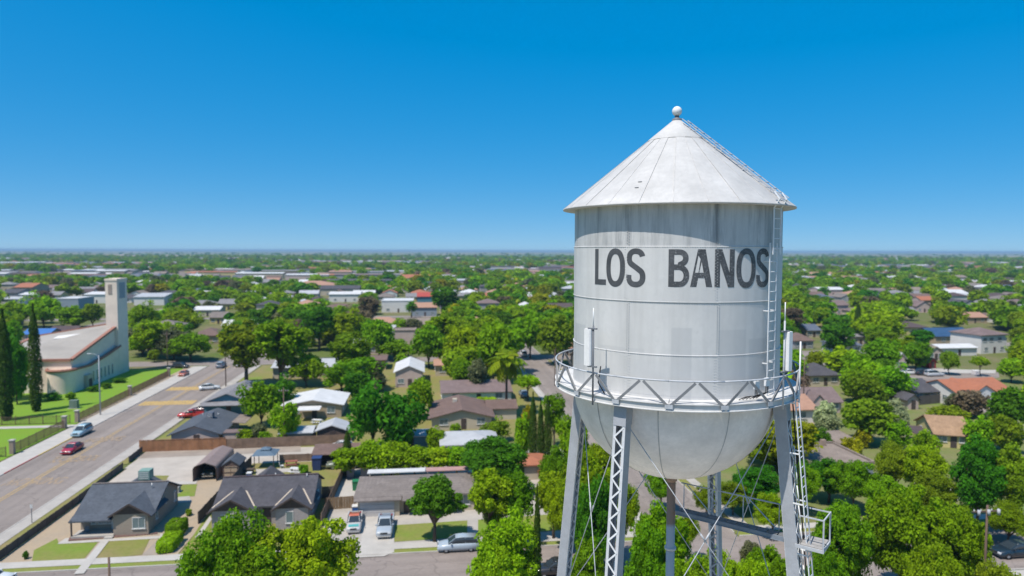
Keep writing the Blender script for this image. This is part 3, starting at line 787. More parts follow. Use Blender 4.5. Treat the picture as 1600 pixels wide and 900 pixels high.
# ---- the front yards
sheet('yard', -45.1, -27.0, 78.05, 109.6, 0.03, m_dirt)
pxpoly('lawn', [(53, 859.5), (89, 841), (92, 850), (153, 847), (129, 876), (50, 877)], 0.06, m_lawn)
pxpoly('lawn', [(30, 886), (51, 877), (129, 876), (127, 880)], 0.055, m_lawn)
pxpoly('lawn', [(166, 846), (234, 842), (222, 867), (147, 874)], 0.06, m_lawn2)
pxpoly('garden_path', [(157, 846), (171, 844), (131, 896), (115, 897)], 0.115, m_conc2)
pxpoly('garden_path', [(89.5, 850), (92, 848), (102, 841), (109, 840), (107, 846), (250, 837), (250, 833.5), (255, 834), (252, 841)], 0.075, m_conc2)
pxpoly('flower_bed', [(106, 845), (109, 839), (150, 838), (236, 834), (246, 831), (246, 834), (160, 841)], 0.085, mat('bark_mulch', (0.16, 0.09, 0.075), 0.95, 0.3, 3, world=True))
pxpoly('yard', [(252, 838), (268, 838), (245, 868), (222, 867)], 0.05, m_gravd)
pxpoly('lawn', [(271, 757.5), (308, 756.5), (304, 775), (271, 777)], 0.06, m_lawn)
pxpoly('lawn', [(221, 743), (264, 743), (256, 757), (225, 757)], 0.06, m_lawn2)
pxpoly('yard', [(271.5, 777), (296, 775), (300, 784), (280, 786), (271, 785)], 0.07, m_conc)
pxpoly('yard', [(264, 753), (309, 751), (306, 756), (264, 757)], 0.07, m_conc2)
sheet('yard', -26.9, -12.5, 78.05, 110, 0.03, m_lawn2)
pxpoly('lawn', [(301, 838), (328, 797), (331, 800), (326, 838), (322, 842), (290, 868), (282, 868)], 0.05, m_lawn)
pxpoly('garden_path', [(304.5, 840), (328, 806), (331, 811), (316, 834), (330, 834), (330, 838.5), (312, 840)], 0.075, m_conc2)
pxpoly('yard', [(284, 818), (301, 794), (328, 783), (330, 786), (308, 808)], 0.045, m_dirt)
pxpoly('lawn', [(490, 744), (519.5, 742.5), (519, 768), (492, 768)], 0.06, m_lawn2)
pxpoly('yard', [(400, 733), (470, 731), (470, 745), (400, 748)], 0.05, m_conc)
pxpoly('lawn', [(433, 738), (459, 737), (460, 745), (435, 746)], 0.06, m_lawn2)
sheet('yard', -12.4, 24.8, 78.05, 112, 0.03, m_conc)
pxpoly('driveway', [(543, 872), (562, 806), (616, 804), (616, 862), (600, 869)], 0.088, m_conc2)
pxpoly('driveway', [(556, 808), (565, 806.5), (565, 845), (545, 848)], 0.093, m_conc)
pxpoly('lawn', [(617, 820.5), (730, 813), (730, 839), (616, 846.5)], 0.06, m_lawn)
pxpoly('lawn', [(747, 812), (880, 802), (880, 828), (747, 838)], 0.06, m_lawn)
pxpoly('yard', [(525, 760), (552, 758), (560, 793), (515, 797)], 0.05, m_conc2)
# ---- church grounds
sheet('lawn', -150, -66.2, 100, 200, 0.04, m_lawn3)
sheet('path', -150, -62.0, 136.2, 138.0, 0.08, m_conc2)
# ---- yards beyond the alley and along the boulevard
sheet('yard', -46.8, 24.8, 118.3, 203, 0.010, m_lawn2)
pxpoly('lawn', [(262, 676), (284, 661), (290, 664), (275, 677)], 0.06, m_lawn2)
pxpoly('lawn', [(372, 590), (408, 588), (412, 594), (368, 596)], 0.06, m_lawn)
pxpoly('lawn', [(362, 600), (405, 597), (400, 605), (360, 607)], 0.06, m_lawn2)
pxpoly('pavement', [(366, 598), (408, 594), (408, 597), (362, 601)], 0.07, m_conc2)
pxpoly('driveway', [(548, 585), (575, 583), (580, 606), (545, 608)], 0.06, mat('peach_concrete', (0.42, 0.33, 0.25), 0.9, 0.15, 0.5, world=True))
sheet('yard', 38.3, 150, 78.05, 203, 0.012, m_lawn4)
pxpoly('driveway', [(1463, 760), (1478, 757), (1503, 780), (1480, 785)], 0.07, m_conc)
pxpoly('yard', [(1256, 640), (1290, 640), (1290, 662), (1256, 662)], 0.06, m_dirt)
# ================================================================== BUILDERS
m_trim = mat('white_trim', (0.62, 0.61, 0.59), 0.6, 0.08, 2)
m_fascia = mat('dark_fascia', (0.075, 0.055, 0.05), 0.7, 0.2, 2)
m_glass = glassmat('window_glass', (0.10, 0.13, 0.14))
m_glass2 = glassmat('car_glass', (0.02, 0.028, 0.035))
def brickmat(name, c1, c2, mortar, sx=0.22, sy=0.075):
    if name in MATS: return MATS[name]
    m, nt, b = principled(name)
    tc = objvec(nt); sp = node(nt, 'ShaderNodeSeparateXYZ'); nt.links.new(tc, sp.inputs[0])
    cb = node(nt, 'ShaderNodeCombineXYZ'); nt.links.new(mathn(nt, 'ADD', sp.outputs[0], sp.outputs[1]), cb.inputs[0]); nt.links.new(sp.outputs[2], cb.inputs[1])
    br = node(nt, 'ShaderNodeTexBrick'); nt.links.new(cb.outputs[0], br.inputs['Vector'])
    br.inputs['Scale'].default_value = 1.0; br.inputs['Brick Width'].default_value = sx; br.inputs['Row Height'].default_value = sy
    br.inputs['Mortar Size'].default_value = 0.008
    br.inputs['Color1'].default_value = (*c1, 1); br.inputs['Color2'].default_value = (*c2, 1); br.inputs['Mortar'].default_value = (*mortar, 1)
    c = mixc(nt, mathn(nt, 'MULTIPLY', noise(nt, tc, 1.1, 4), 0.35), br.outputs['Color'], tuple(x * 0.7 for x in c1))
    nt.links.new(c, b.inputs['Base Color']); b.inputs['Roughness'].default_value = 0.9
    MATS[name] = m; return m
def roofmat(name, col, course=0.28, var=0.34):
    """Composition shingles: courses along the slope and blotchy tabs."""
    if name in MATS: return MATS[name]
    m, nt, b = principled(name)
    tc = objvec(nt); sp = node(nt, 'ShaderNodeSeparateXYZ'); nt.links.new(tc, sp.inputs[0])
    c = mixc(nt, ramp(nt, noise(nt, tc, 0.5, 4), 0.3, 0.7), col, tuple(x * (1 - var) for x in col))
    c = mixc(nt, mathn(nt, 'MULTIPLY', ramp(nt, noise(nt, tc, 2.6, 4, 0.75), 0.45, 0.62), 0.8), c, tuple(x * 0.62 for x in col))
    row = mathn(nt, 'FRACT', mathn(nt, 'MULTIPLY', sp.outputs[2], 1.0 / (course * 0.4)))
    c = mixc(nt, mathn(nt, 'MULTIPLY', mathn(nt, 'LESS_THAN', row, 0.22), 0.35), c, tuple(x * 0.55 for x in col))
    nt.links.new(c, b.inputs['Base Color']); b.inputs['Roughness'].default_value = 0.9; b.inputs['Specular IOR Level'].default_value = 0.2
    MATS[name] = m; return m
def tilemat(name, col):
    if name in MATS: return MATS[name]
    m, nt, b = principled(name)
    tc = objvec(nt)
    wv = node(nt, 'ShaderNodeTexWave'); wv.inputs['Scale'].default_value = 1.0; wv.inputs['Distortion'].default_value = 0.4; nt.links.new(tc, wv.inputs['Vector'])
    c = mixc(nt, ramp(nt, noise(nt, tc, 1.2, 4), 0.3, 0.7), col, tuple(x * 0.75 for x in col))
    c = mixc(nt, mathn(nt, 'MULTIPLY', wv.outputs['Fac'], 0.35), c, tuple(x * 0.6 for x in col))
    nt.links.new(c, b.inputs['Base Color']); b.inputs['Roughness'].default_value = 0.85
    MATS[name] = m; return m
RM = {  # roof colours
 'slate': roofmat('slate_shingle', (0.105, 0.118, 0.140)), 'charcoal': roofmat('charcoal_shingle', (0.098, 0.094, 0.105)),
 'brown': roofmat('brown_shingle', (0.200, 0.135, 0.115)), 'greybrown': roofmat('grey_brown_shingle', (0.235, 0.200, 0.180)),
 'darkbrown': roofmat('dark_brown_shingle', (0.115, 0.085, 0.085)), 'grey': roofmat('grey_shingle', (0.27, 0.26, 0.265)),
 'mauve': roofmat('mauve_brown_shingle', (0.225, 0.165, 0.155)), 'tan': roofmat('tan_shingle', (0.40, 0.255, 0.155)),
 'pale': mat('pale_metal_roof', (0.42, 0.425, 0.435), 0.6, 0.15, 0.5, 5), 'white': mat('white_coated_roof', (0.58, 0.575, 0.565), 0.7, 0.15, 0.5, 4),
 'bluegrey': roofmat('blue_grey_shingle', (0.13, 0.155, 0.205)), 'tile': tilemat('orange_clay_tile', (0.40, 0.145, 0.075)),
 'peach': tilemat('peach_tile', (0.43, 0.24, 0.16)), 'dun': roofmat('dun_shingle', (0.30, 0.24, 0.20)), 'solar': mat('solar_blue', (0.045, 0.085, 0.16), 0.35, 0.3, 0.8, 4)}
WM = {'cream': mat('cream_stucco', (0.50, 0.43, 0.33), 0.9, 0.12, 0.6), 'white': mat('white_stucco', (0.66, 0.64, 0.61), 0.9, 0.08, 0.6),
 'tan': mat('tan_stucco', (0.40, 0.31, 0.215), 0.9, 0.12, 0.6), 'grey': mat('grey_siding', (0.34, 0.335, 0.335), 0.9, 0.12, 0.6, stretch=(0.2, 0.2, 6)),
 'yellow': mat('yellow_stucco', (0.56, 0.46, 0.21), 0.9, 0.12, 0.6), 'pink': mat('pinkish_stucco', (0.50, 0.39, 0.345), 0.9, 0.12, 0.6),
 'blue': mat('blue_grey_siding', (0.26, 0.31, 0.36), 0.9, 0.12, 0.6), 'red': mat('red_boards', (0.33, 0.03, 0.03), 0.8, 0.2, 2), 'teal': mat('teal_siding', (0.08, 0.20, 0.26), 0.9, 0.1, 1)}
BR_TAN = brickmat('tan_brick', (0.315, 0.255, 0.200), (0.27, 0.215, 0.168), (0.34, 0.30, 0.25))
BR_GREY = brickmat('grey_mauve_brick', (0.355, 0.310, 0.305), (0.28, 0.245, 0.245), (0.42, 0.39, 0.37), 0.3, 0.1)
def window(parent, c, ww, hh, face, pane=None, cross=1):
    """c = centre on the wall plane; face = 0 south,1 east,2 north,3 west."""
    fr = MB(); t = 0.07; d = 0.07
    rz = (0, PI / 2, PI, -PI / 2)[face]
    def T(x, z, y): return (c[0] + x * math.cos(rz) - y * math.sin(rz), c[1] + x * math.sin(rz) + y * math.cos(rz), c[2] + z)
    for (x, z, sx, sz) in ((-ww / 2, 0, t, hh + t), (ww / 2, 0, t, hh + t), (0, hh / 2, ww - t, t), (0, -hh / 2, ww - t, t)) + (((0, 0, t * 0.7, hh - t),) if cross else ()):
        fr.box(T(x, z, -d / 2 + 0.01), (sx, d, sz), rz)
    o = fr.build('window', m_trim, parent)
    pn = MB(); pn.box(T(0, 0, -0.012), (ww - t * 0.9, 0.02, hh - t * 0.9), rz); pn.build('pane', pane or m_glass, o)
    sl = MB(); sl.box(T(0, -hh / 2 - t, -0.06), (ww + 0.2, 0.12, 0.05), rz); sl.build('sill', m_trim, o)
    return o
def gable_part(mw, mr, x0, x1, y0, y1, eave, ridge, axis, over, ft=0.14, fascia=None):
    """adds a gabled volume to wall MB mw, returns roof slabs added to mr (mi 0 = covering, 1 = fascia)."""
    if axis == 'x':
        ym = (y0 + y1) / 2
        mw.xprism([(y0, 0), (y1, 0), (y1, eave), (ym, ridge - 0.02), (y0, eave)], x0, x1)
        sl = (ridge - eave) / ((y1 - y0) / 2)
        for (ya, s) in ((y0, -1), (y1, 1)):
            ye = ya + s * over; ze = eave - over * sl + 0.10
            q = [(x0 - over * 0.7, ye, ze), (x1 + over * 0.7, ye, ze), (x1 + over * 0.7, ym, ridge + 0.10), (x0 - over * 0.7, ym, ridge + 0.10)]
            if s > 0: q = q[::-1]
            mr.slab(q, ft)
    else:
        xm = (x0 + x1) / 2
        n0 = len(mw.v)
        mw.xprism([(x0, 0), (x1, 0), (x1, eave), (xm, ridge - 0.02), (x0, eave)], -y1, -y0)
        for i in range(n0, len(mw.v)):
            X, Y, Z = mw.v[i]; mw.v[i] = (Y, -X, Z)
        sl = (ridge - eave) / ((x1 - x0) / 2)
        for (xa, s) in ((x0, -1), (x1, 1)):
            xe = xa + s * over; ze = eave - over * sl + 0.10
            q = [(xe, y1 + over * 0.7, ze), (xe, y0 - over * 0.7, ze), (xm, y0 - over * 0.7, ridge + 0.10), (xm, y1 + over * 0.7, ridge + 0.10)]
            if s > 0: q = q[::-1]
            mr.slab(q, ft)
def hip_part(mw, mr, x0, x1, y0, y1, eave, ridge, over, ft=0.16):
    mw.box(((x0 + x1) / 2, (y0 + y1) / 2, eave / 2), (x1 - x0, y1 - y0, eave))
    X0, X1, Y0, Y1 = x0 - over, x1 + over, y0 - over, y1 + over
    lx, ly = X1 - X0, Y1 - Y0; z0 = eave - 0.05
    if lx >= ly: r0, r1 = (X0 + ly / 2, (Y0 + Y1) / 2), (X1 - ly / 2, (Y0 + Y1) / 2)
    else: r0, r1 = ((X0 + X1) / 2, Y0 + lx / 2), ((X0 + X1) / 2, Y1 - lx / 2)
    vs = [(X0, Y0, z0), (X1, Y0, z0), (X1, Y1, z0), (X0, Y1, z0), (X0, Y0, z0 + ft), (X1, Y0, z0 + ft), (X1, Y1, z0 + ft), (X0, Y1, z0 + ft), (*r0, ridge), (*r1, ridge)]
    top = [(4, 5, 9, 8), (5, 6, 9), (6, 7, 8, 9), (7, 4, 8)] if lx >= ly else [(4, 5, 8), (5, 6, 9, 8), (6, 7, 9), (7, 4, 8, 9)]
    mr.add(vs, [(3, 2, 1, 0), (0, 1, 5, 4), (1, 2, 6, 5), (2, 3, 7, 6), (3, 0, 4, 7)] + top)
def flat_part(mw, mr, x0, x1, y0, y1, h):
    mw.box(((x0 + x1) / 2, (y0 + y1) / 2, h / 2), (x1 - x0, y1 - y0, h))
    mr.box(((x0 + x1) / 2, (y0 + y1) / 2, h + 0.02), (x1 - x0 - 0.5, y1 - y0 - 0.5, 0.06))
    for (cx, cy, sx, sy) in (((x0 + x1) / 2, y0 - 0.02, x1 - x0 + 0.1, 0.3), ((x0 + x1) / 2, y1 + 0.02, x1 - x0 + 0.1, 0.3), (x0 - 0.02, (y0 + y1) / 2, 0.3, y1 - y0 - 0.3), (x1 + 0.02, (y0 + y1) / 2, 0.3, y1 - y0 - 0.3)):
        mr.box((cx, cy, h + 0.1), (sx, sy, 0.4))
HOUSES = []                                      # footprints (a,b,ra,rb)
def house(label, a, b, w_, d_, eave, ridge, kind, roof, wall, over=0.5, rot=0.0, wins=None, extra=None, name='house', cat='house', group='houses of the town', chimney=None, door=True):
    """a,b = middle of the front wall on the street grid; local x along a, y away from the camera."""
    root = empty(name, W(a, b), GA + rot, label, cat, group)
    mw, mr = MB(), MB()
    if kind == 'gx': gable_part(mw, mr, -w_ / 2, w_ / 2, 0, d_, eave, ridge, 'x', over)
    elif kind == 'gy': gable_part(mw, mr, -w_ / 2, w_ / 2, 0, d_, eave, ridge, 'y', over)
    elif kind == 'hip': hip_part(mw, mr, -w_ / 2, w_ / 2, 0, d_, eave, ridge, over)
    else: flat_part(mw, mr, -w_ / 2, w_ / 2, 0, d_, eave)
    wm = WM.get(wall, wall); rm = RM.get(roof, roof)
    mw.build('wall', wm, root); ro = mr.build('roof', rm, root)
    HOUSES.append((a, b + d_ / 2, w_ / 2, d_ / 2))
    if wins is None:
        wins = [(-w_ * 0.3, 0, 1.5, 1.1), (w_ * 0.32, 0, 1.5, 1.1)]
        if d_ > 6: wins += [(d_ * 0.3, 1, 1.2, 1.0), (d_ * 0.7, 1, 1.2, 1.0)] if a < 0 else [(d_ * 0.3, 3, 1.2, 1.0), (d_ * 0.7, 3, 1.2, 1.0)]
    for q in wins:
        u, f, ww, hh = q[:4]; zc = q[4] if len(q) > 4 else min(1.55, eave - hh / 2 - 0.3)
        c = ((u, 0, zc), (w_ / 2, u, zc), (u, d_, zc), (-w_ / 2, u, zc))[f]
        window(root, c, ww, hh, f)
    if door:
        mb = MB(); mb.box((w_ * 0.03, -0.02, 1.02), (0.95, 0.08, 2.04)); dd = mb.build('door', m_fascia, root)
        mb = MB(); mb.sphere((w_ * 0.03 + 0.36, -0.08, 1.0), 0.04, 6, 4); mb.build('handle', m_trim, dd)
    if chimney:
        mb = MB(); mb.box((chimney[0], chimney[1], ridge + 0.15), (0.6, 0.6, 1.1)); mb.build('chimney', BR_GREY, ro)
    return root
def cooler(parent, x, y, z, m=None, s=1.0):
    mb = MB(); mb.box((x, y, z + 0.5 * s), (1.1 * s, 1.1 * s, 0.95 * s)); o = mb.build('roof_cooler', m or RM['pale'], parent)
    mb = MB()
    for k in (-0.3, -0.1, 0.1, 0.3): mb.box((x, y - 0.56 * s, z + 0.5 * s + k * s), (0.9 * s, 0.03, 0.06 * s))
    l = mb.build('louvre', m_trim, o); l['kind'] = 'stuff'
    return o
def vent(parent, x, y, z):
    mb = MB(); mb.tube([(x, y, z - 0.1), (x, y, z + 0.35)], 0.07, 6); return mb.build('roof_vent', m_trim, parent)
# ---------------------------------------------------------------- fences
def fence(label, ab, h, m, post=2.4, name='wooden_fence', pt=0.10, plank=None, cat='fence'):
    """ab: polyline on the grid. Boards joined per bay where they are too narrow to pick apart."""
    p0 = W(*ab[0]); root = empty(name, p0, 0, label, cat, 'fences and walls')
    for q0, q1 in zip(ab[:-1], ab[1:]):
        A, B = W(*q0) - p0, W(*q1) - p0; L = (B - A).length; n = max(1, round(L / post)); d = (B - A) / n
        for i in range(n + 1):
            mb = MB(); mb.beam(A + d * i, A + d * i + Vector((0, 0, h + 0.05)), pt, pt, up=d); mb.build('post', m, root)
        for i in range(n):
            mb = MB(); k = max(1, round(d.length / (plank or 0.16)))
            for j in range(k):
                c = A + d * (i + (j + 0.5) / k); jit = rnd.uniform(-0.02, 0.02)
                mb.beam(c + Vector((0, 0, 0.04)), c + Vector((0, 0, h + jit)), (d.length / k) * 0.95, 0.025 + 0.01 * (j % 2), up=d.cross(Vector((0, 0, 1))))
            o = mb.build('board_bay', m, root); o['kind'] = 'stuff'
    return root
# ---------------------------------------------------------------- foliage
nrng = np.random.default_rng(11)
def leafmat(name, col, hue=0.02, val=0.35, trans=0.32):
    m = bpy.data.materials.new(name); m.use_nodes = True; nt = m.node_tree; b = nt.nodes['Principled BSDF']; out = nt.nodes['Material Output']
    at = node(nt, 'ShaderNodeAttribute'); at.attribute_name = 'tint'
    oi = node(nt, 'ShaderNodeObjectInfo')
    h = node(nt, 'ShaderNodeHueSaturation')
    c = mixc(nt, at.outputs['Fac'], tuple(x * 0.62 for x in col), (min(1, col[0] * 1.5), col[1] * 1.45, col[2] * 1.2))
    nt.links.new(c, h.inputs['Color'])
    nt.links.new(mathn(nt, 'MULTIPLY_ADD', oi.outputs['Random'], hue * 2, 0.5 - hue), h.inputs['Hue'])
    nt.links.new(mathn(nt, 'MULTIPLY_ADD', mathn(nt, 'FRACT', mathn(nt, 'MULTIPLY', oi.outputs['Random'], 17.3)), val, 1 - val / 2), h.inputs['Value'])
    nt.links.new(h.outputs[0], b.inputs['Base Color']); b.inputs['Roughness'].default_value = 0.6; b.inputs['Specular IOR Level'].default_value = 0.06
    tr = node(nt, 'ShaderNodeBsdfTranslucent'); hb = node(nt, 'ShaderNodeHueSaturation'); hb.inputs['Value'].default_value = 1.5; hb.inputs['Hue'].default_value = 0.495
    nt.links.new(h.outputs[0], hb.inputs['Color']); nt.links.new(hb.outputs[0], tr.inputs['Color'])
    mx = node(nt, 'ShaderNodeMixShader'); mx.inputs[0].default_value = trans
    nt.links.new(b.outputs[0], mx.inputs[1]); nt.links.new(tr.outputs[0], mx.inputs[2]); nt.links.new(mx.outputs[0], out.inputs['Surface'])
    return m
LM = {'mid': leafmat('leaf_mid_green', (0.150, 0.282, 0.006)), 'bright': leafmat('leaf_bright_green', (0.200, 0.345, 0.006)),
      'dark': leafmat('leaf_dark_green', (0.066, 0.190, 0.008)), 'olive': leafmat('leaf_olive_green', (0.172, 0.252, 0.010)),
      'yellow': leafmat('leaf_yellow_green', (0.265, 0.280, 0.008)), 'grey': leafmat('leaf_grey_green', (0.135, 0.155, 0.075)),
      'blossom': leafmat('white_blossom', (0.30, 0.36, 0.20)), 'gold': leafmat('gold_blossom', (0.36, 0.30, 0.015)),
      'brown': leafmat('dry_brown_foliage', (0.16, 0.125, 0.085)), 'cypress': leafmat('cypress_green', (0.050, 0.100, 0.012), 0.01, 0.2),
      'rust': leafmat('rust_foliage', (0.22, 0.085, 0.03))}
m_bark = mat('bark', (0.105, 0.078, 0.060), 0.95, 0.35, 3, 20, 0.3, stretch=(1, 1, 0.25))
def leaves_to_mesh(name, cen, nor, size, tint, aspect=0.62):
    n = len(cen)
    t = np.cross(nor, nrng.normal(size=(n, 3))); t /= np.linalg.norm(t, axis=1)[:, None] + 1e-9
    bt = np.cross(nor, t)
    s = size[:, None]
    v = np.empty((n, 4, 3)); fold = nor * s * 0.25
    v[:, 0] = cen - t * s; v[:, 1] = cen + bt * s * aspect + fold * 0.4; v[:, 2] = cen + t * s; v[:, 3] = cen - bt * s * aspect + fold * 0.4
    me = bpy.data.meshes.new(name)
    me.vertices.add(n * 4); me.vertices.foreach_set('co', v.reshape(-1))
    me.loops.add(n * 4); me.loops.foreach_set('vertex_index', np.arange(n * 4))
    me.polygons.add(n); me.polygons.foreach_set('loop_start', np.arange(0, n * 4, 4)); me.polygons.foreach_set('loop_total', np.full(n, 4))
    at = me.attributes.new('tint', 'FLOAT', 'FACE'); at.data.foreach_set('value', np.clip(tint, 0, 1))
    me.update(); me.validate()
    return me
def crown_points(kind, nclump, seed):
    """clump centres and radii inside a unit crown: x,y in -0.5..0.5, z 0..1"""
    r = np.random.default_rng(seed); out = []
    lob = r.normal(size=(7, 3)); lob /= np.linalg.norm(lob, axis=1)[:, None]; lw = r.uniform(-0.28, 0.40, 7)
    while len(out) < nclump:
        d = r.normal(size=3); d /= np.linalg.norm(d)
        rad = r.uniform(0.25, 1.0) ** 0.55
        k = 1.0 + float(np.sum(lw * np.maximum(0, lob @ d) ** 4)) - 0.12
        p = d * rad * k
        if kind == 'umbrella' and p[2] < -0.2: p[2] *= 0.35
        if kind == 'broad' and p[2] < -0.55: continue
        if kind == 'tall': p[0] *= 0.92; p[1] *= 0.92
        if kind == 'cone':
            z = r.uniform(0, 1) ** 1.3; wd = (1 - z) * 0.95 + 0.06; a_ = r.uniform(0, 2 * PI); q = r.uniform(0.3, 1) ** 0.5
            p = np.array([math.cos(a_) * wd * q, math.sin(a_) * wd * q, z * 2 - 1])
        out.append((p[0] * 0.42, p[1] * 0.42, 0.5 + p[2] * 0.42))
    return np.array(out)
def tree_proto(kind, H, Wd, base, nclump, nleaf, leaf, seed, crs=(0.085, 0.15), trunk_r=None, limbs=9):
    r = np.random.default_rng(seed + 100)
    P_ = crown_points(kind, nclump, seed)
    ch = H * (1 - base)
    C = np.column_stack([P_[:, 0] * Wd, P_[:, 1] * Wd, H * base + P_[:, 2] * ch])
    rad = r.uniform(crs[0], crs[1], nclump) * Wd
    cs, ns, ss, ts = [], [], [], []
    for i in range(nclump):
        d = r.normal(size=(nleaf, 3)); d[:, 2] = d[:, 2] * 0.9 + 0.25; d /= np.linalg.norm(d, axis=1)[:, None]
        q = d * (rad[i] * (0.45 + 0.62 * r.random(nleaf) ** 0.7))[:, None]; q[:, 2] *= 0.82
        cs.append(C[i] + q)
        n_ = d * 0.55 + np.array([0, 0, 0.35]) + r.normal(size=(nleaf, 3)) * 0.42; n_ /= np.linalg.norm(n_, axis=1)[:, None]
        ns.append(n_); ss.append(leaf * np.clip(r.lognormal(0, 0.38, nleaf), 0.4, 2.2)); ts.append(np.clip(r.normal(0.42 + r.uniform(-0.16, 0.16), 0.2, nleaf), 0, 1))
    crown = leaves_to_mesh('crown', np.concatenate(cs), np.concatenate(ns), np.concatenate(ss), np.concatenate(ts))
    mb = MB(); tr = trunk_r or H * 0.022
    fork = H * (base + 0.06) if base > 0.1 else H * 0.16
    lean = r.normal(size=2) * H * 0.02
    mb.tube([(0, 0, -0.1), (lean[0] * 0.4, lean[1] * 0.4, fork * 0.5), (lean[0], lean[1], fork)], [tr * 1.25, tr, tr * 0.85], 7)
    idx = r.choice(nclump, min(limbs, nclump), replace=False)
    for i in idx:
        e = Vector(C[i]); s = Vector((lean[0], lean[1], fork * r.uniform(0.75, 1.0))); m_ = s.lerp(e, 0.5) + Vector((0, 0, ch * 0.08))
        mb.tube([s, m_, e], [tr * 0.55, tr * 0.36, tr * 0.12], 5)
    trunk = mb.mesh('trunk', m_bark)
    return {'H': H, 'W': Wd, 'trunk': trunk, 'crown': crown}
def cypress_proto(H, Wd, n, leaf, seed):
    r = np.random.default_rng(seed)
    z = r.random(n) ** 1.1; prof = np.sin(np.clip(z * 1.02 + 0.06, 0, 1) * PI) ** 0.45 * (1 - z * 0.35)
    a_ = r.uniform(0, 2 * PI, n); lump = 1 + 0.14 * np.sin(a_ * 3 + z * 26) + r.normal(size=n) * 0.09
    rr = prof * Wd / 2 * lump * np.sqrt(r.uniform(0.55, 1, n))
    cen = np.column_stack([np.cos(a_) * rr, np.sin(a_) * rr, 0.25 + z * (H - 0.3)])
    nor = np.column_stack([np.cos(a_), np.sin(a_), np.full(n, 0.35)]) + r.normal(size=(n, 3)) * 0.35; nor /= np.linalg.norm(nor, axis=1)[:, None]
    crown = leaves_to_mesh('crown', cen, nor, leaf * r.uniform(0.6, 1.3, n), np.clip(r.normal(0.4, 0.22, n), 0, 1), 0.5)
    mb = MB(); mb.tube([(0, 0, -0.1), (0, 0, H * 0.85)], [Wd * 0.09, Wd * 0.02], 6)
    return {'H': H, 'W': Wd, 'trunk': mb.mesh('trunk', m_bark), 'crown': crown}
PR = {'near': [tree_proto('broad', 8.5, 8.5, 0.20, 130, 230, 0.120, s, (0.062, 0.135)) for s in (1, 2)] + [tree_proto('round', 8.5, 7.5, 0.16, 120, 230, 0.120, s, (0.062, 0.135)) for s in (3, 4)],
      'nearpine': [tree_proto('round', 9.5, 9.5, 0.10, 230, 170, 0.120, s, (0.048, 0.095)) for s in (5, 6)],
      'nearopen': [tree_proto('broad', 8.0, 6.5, 0.24, 70, 220, 0.120, s, (0.065, 0.145), limbs=20) for s in (7, 8)],
      'mid': [tree_proto('broad', 8.0, 8.0, 0.10, 75, 62, 0.26, s, (0.10, 0.17)) for s in (11, 12, 13)] + [tree_proto('round', 8.0, 7.5, 0.04, 75, 62, 0.26, s, (0.10, 0.17)) for s in (14, 15)],
      'midtall': [tree_proto('tall', 15.0, 9.0, 0.16, 85, 60, 0.30, s, (0.09, 0.16)) for s in (17, 18)],
      'midcone': [tree_proto('cone', 12.0, 5.5, 0.08, 70, 50, 0.26, s, (0.07, 0.12)) for s in (19,)],
      'umbrella': [tree_proto('umbrella', 6.0, 6.0, 0.42, 40, 70, 0.22, s, (0.10, 0.16)) for s in (21,)],
      'shrub': [tree_proto('round', 2.6, 3.2, 0.0, 40, 60, 0.13, s, (0.12, 0.2), trunk_r=0.05, limbs=5) for s in (23, 24)],
      'cypress': [cypress_proto(14, 2.0, 5200, 0.16, s) for s in (27, 28)],
      'far': [tree_proto('broad', 8.0, 8.5, 0.02, 30, 26, 0.62, s, (0.13, 0.2), limbs=0) for s in (31, 32, 33, 34)]}
def hedge_proto(L, D, H, n, leaf, seed):
    r = np.random.default_rng(seed); u = r.uniform(-1, 1, (n, 3)); k = r.integers(0, 5, n)
    u[k == 0, 0] = 1; u[k == 1, 0] = -1; u[k == 2, 1] = 1; u[k == 3, 1] = -1; u[k == 4, 2] = 1
    e = np.abs(u) ** 5; s_ = (e.sum(axis=1) ** 0.2)[:, None]; q = u / np.maximum(s_, 1) * (1 + r.normal(size=(n, 1)) * 0.035 + 0.05 * np.sin(u[:, :1] * 6 + u[:, 1:2] * 4))
    cen = q * np.array([L / 2, D / 2, H / 2]) + np.array([0, 0, H / 2])
    nor = np.sign(u) * np.abs(u) ** 6 + r.normal(size=(n, 3)) * 0.3 + np.array([0, 0, 0.25]); nor /= np.linalg.norm(nor, axis=1)[:, None]
    crown = leaves_to_mesh('crown', cen, nor, leaf * r.uniform(0.6, 1.4, n), np.clip(r.normal(0.45, 0.2, n), 0, 1))
    mb = MB(); mb.tube([(0, 0, 0), (0, 0, H * 0.7)], [0.06, 0.04], 6)
    return {'H': H, 'W': L, 'trunk': mb.mesh('trunk', m_bark), 'crown': crown}
PR['hedge'] = [hedge_proto(3.2, 1.7, 1.4, 5200, 0.085, 41)]
TREES = []
def hedge(label, a, b, L, D, H, col):
    p = PR['hedge'][0]; root = empty('hedge', W(a, b), GA + PI / 2, label, 'hedge', 'hedges and shrubs'); s = (L / 3.2, D / 1.7, H / 1.4)
    o = link('trunk', p['trunk'], root); o.scale = s
    c = link('crown', p['crown'], root); c.scale = s
    if not c.data.materials: c.data.materials.append(LM['mid'])
    c.material_slots[0].link = 'OBJECT'; c.material_slots[0].material = LM[col]; TREES.append((root, H, max(L, D))); return root
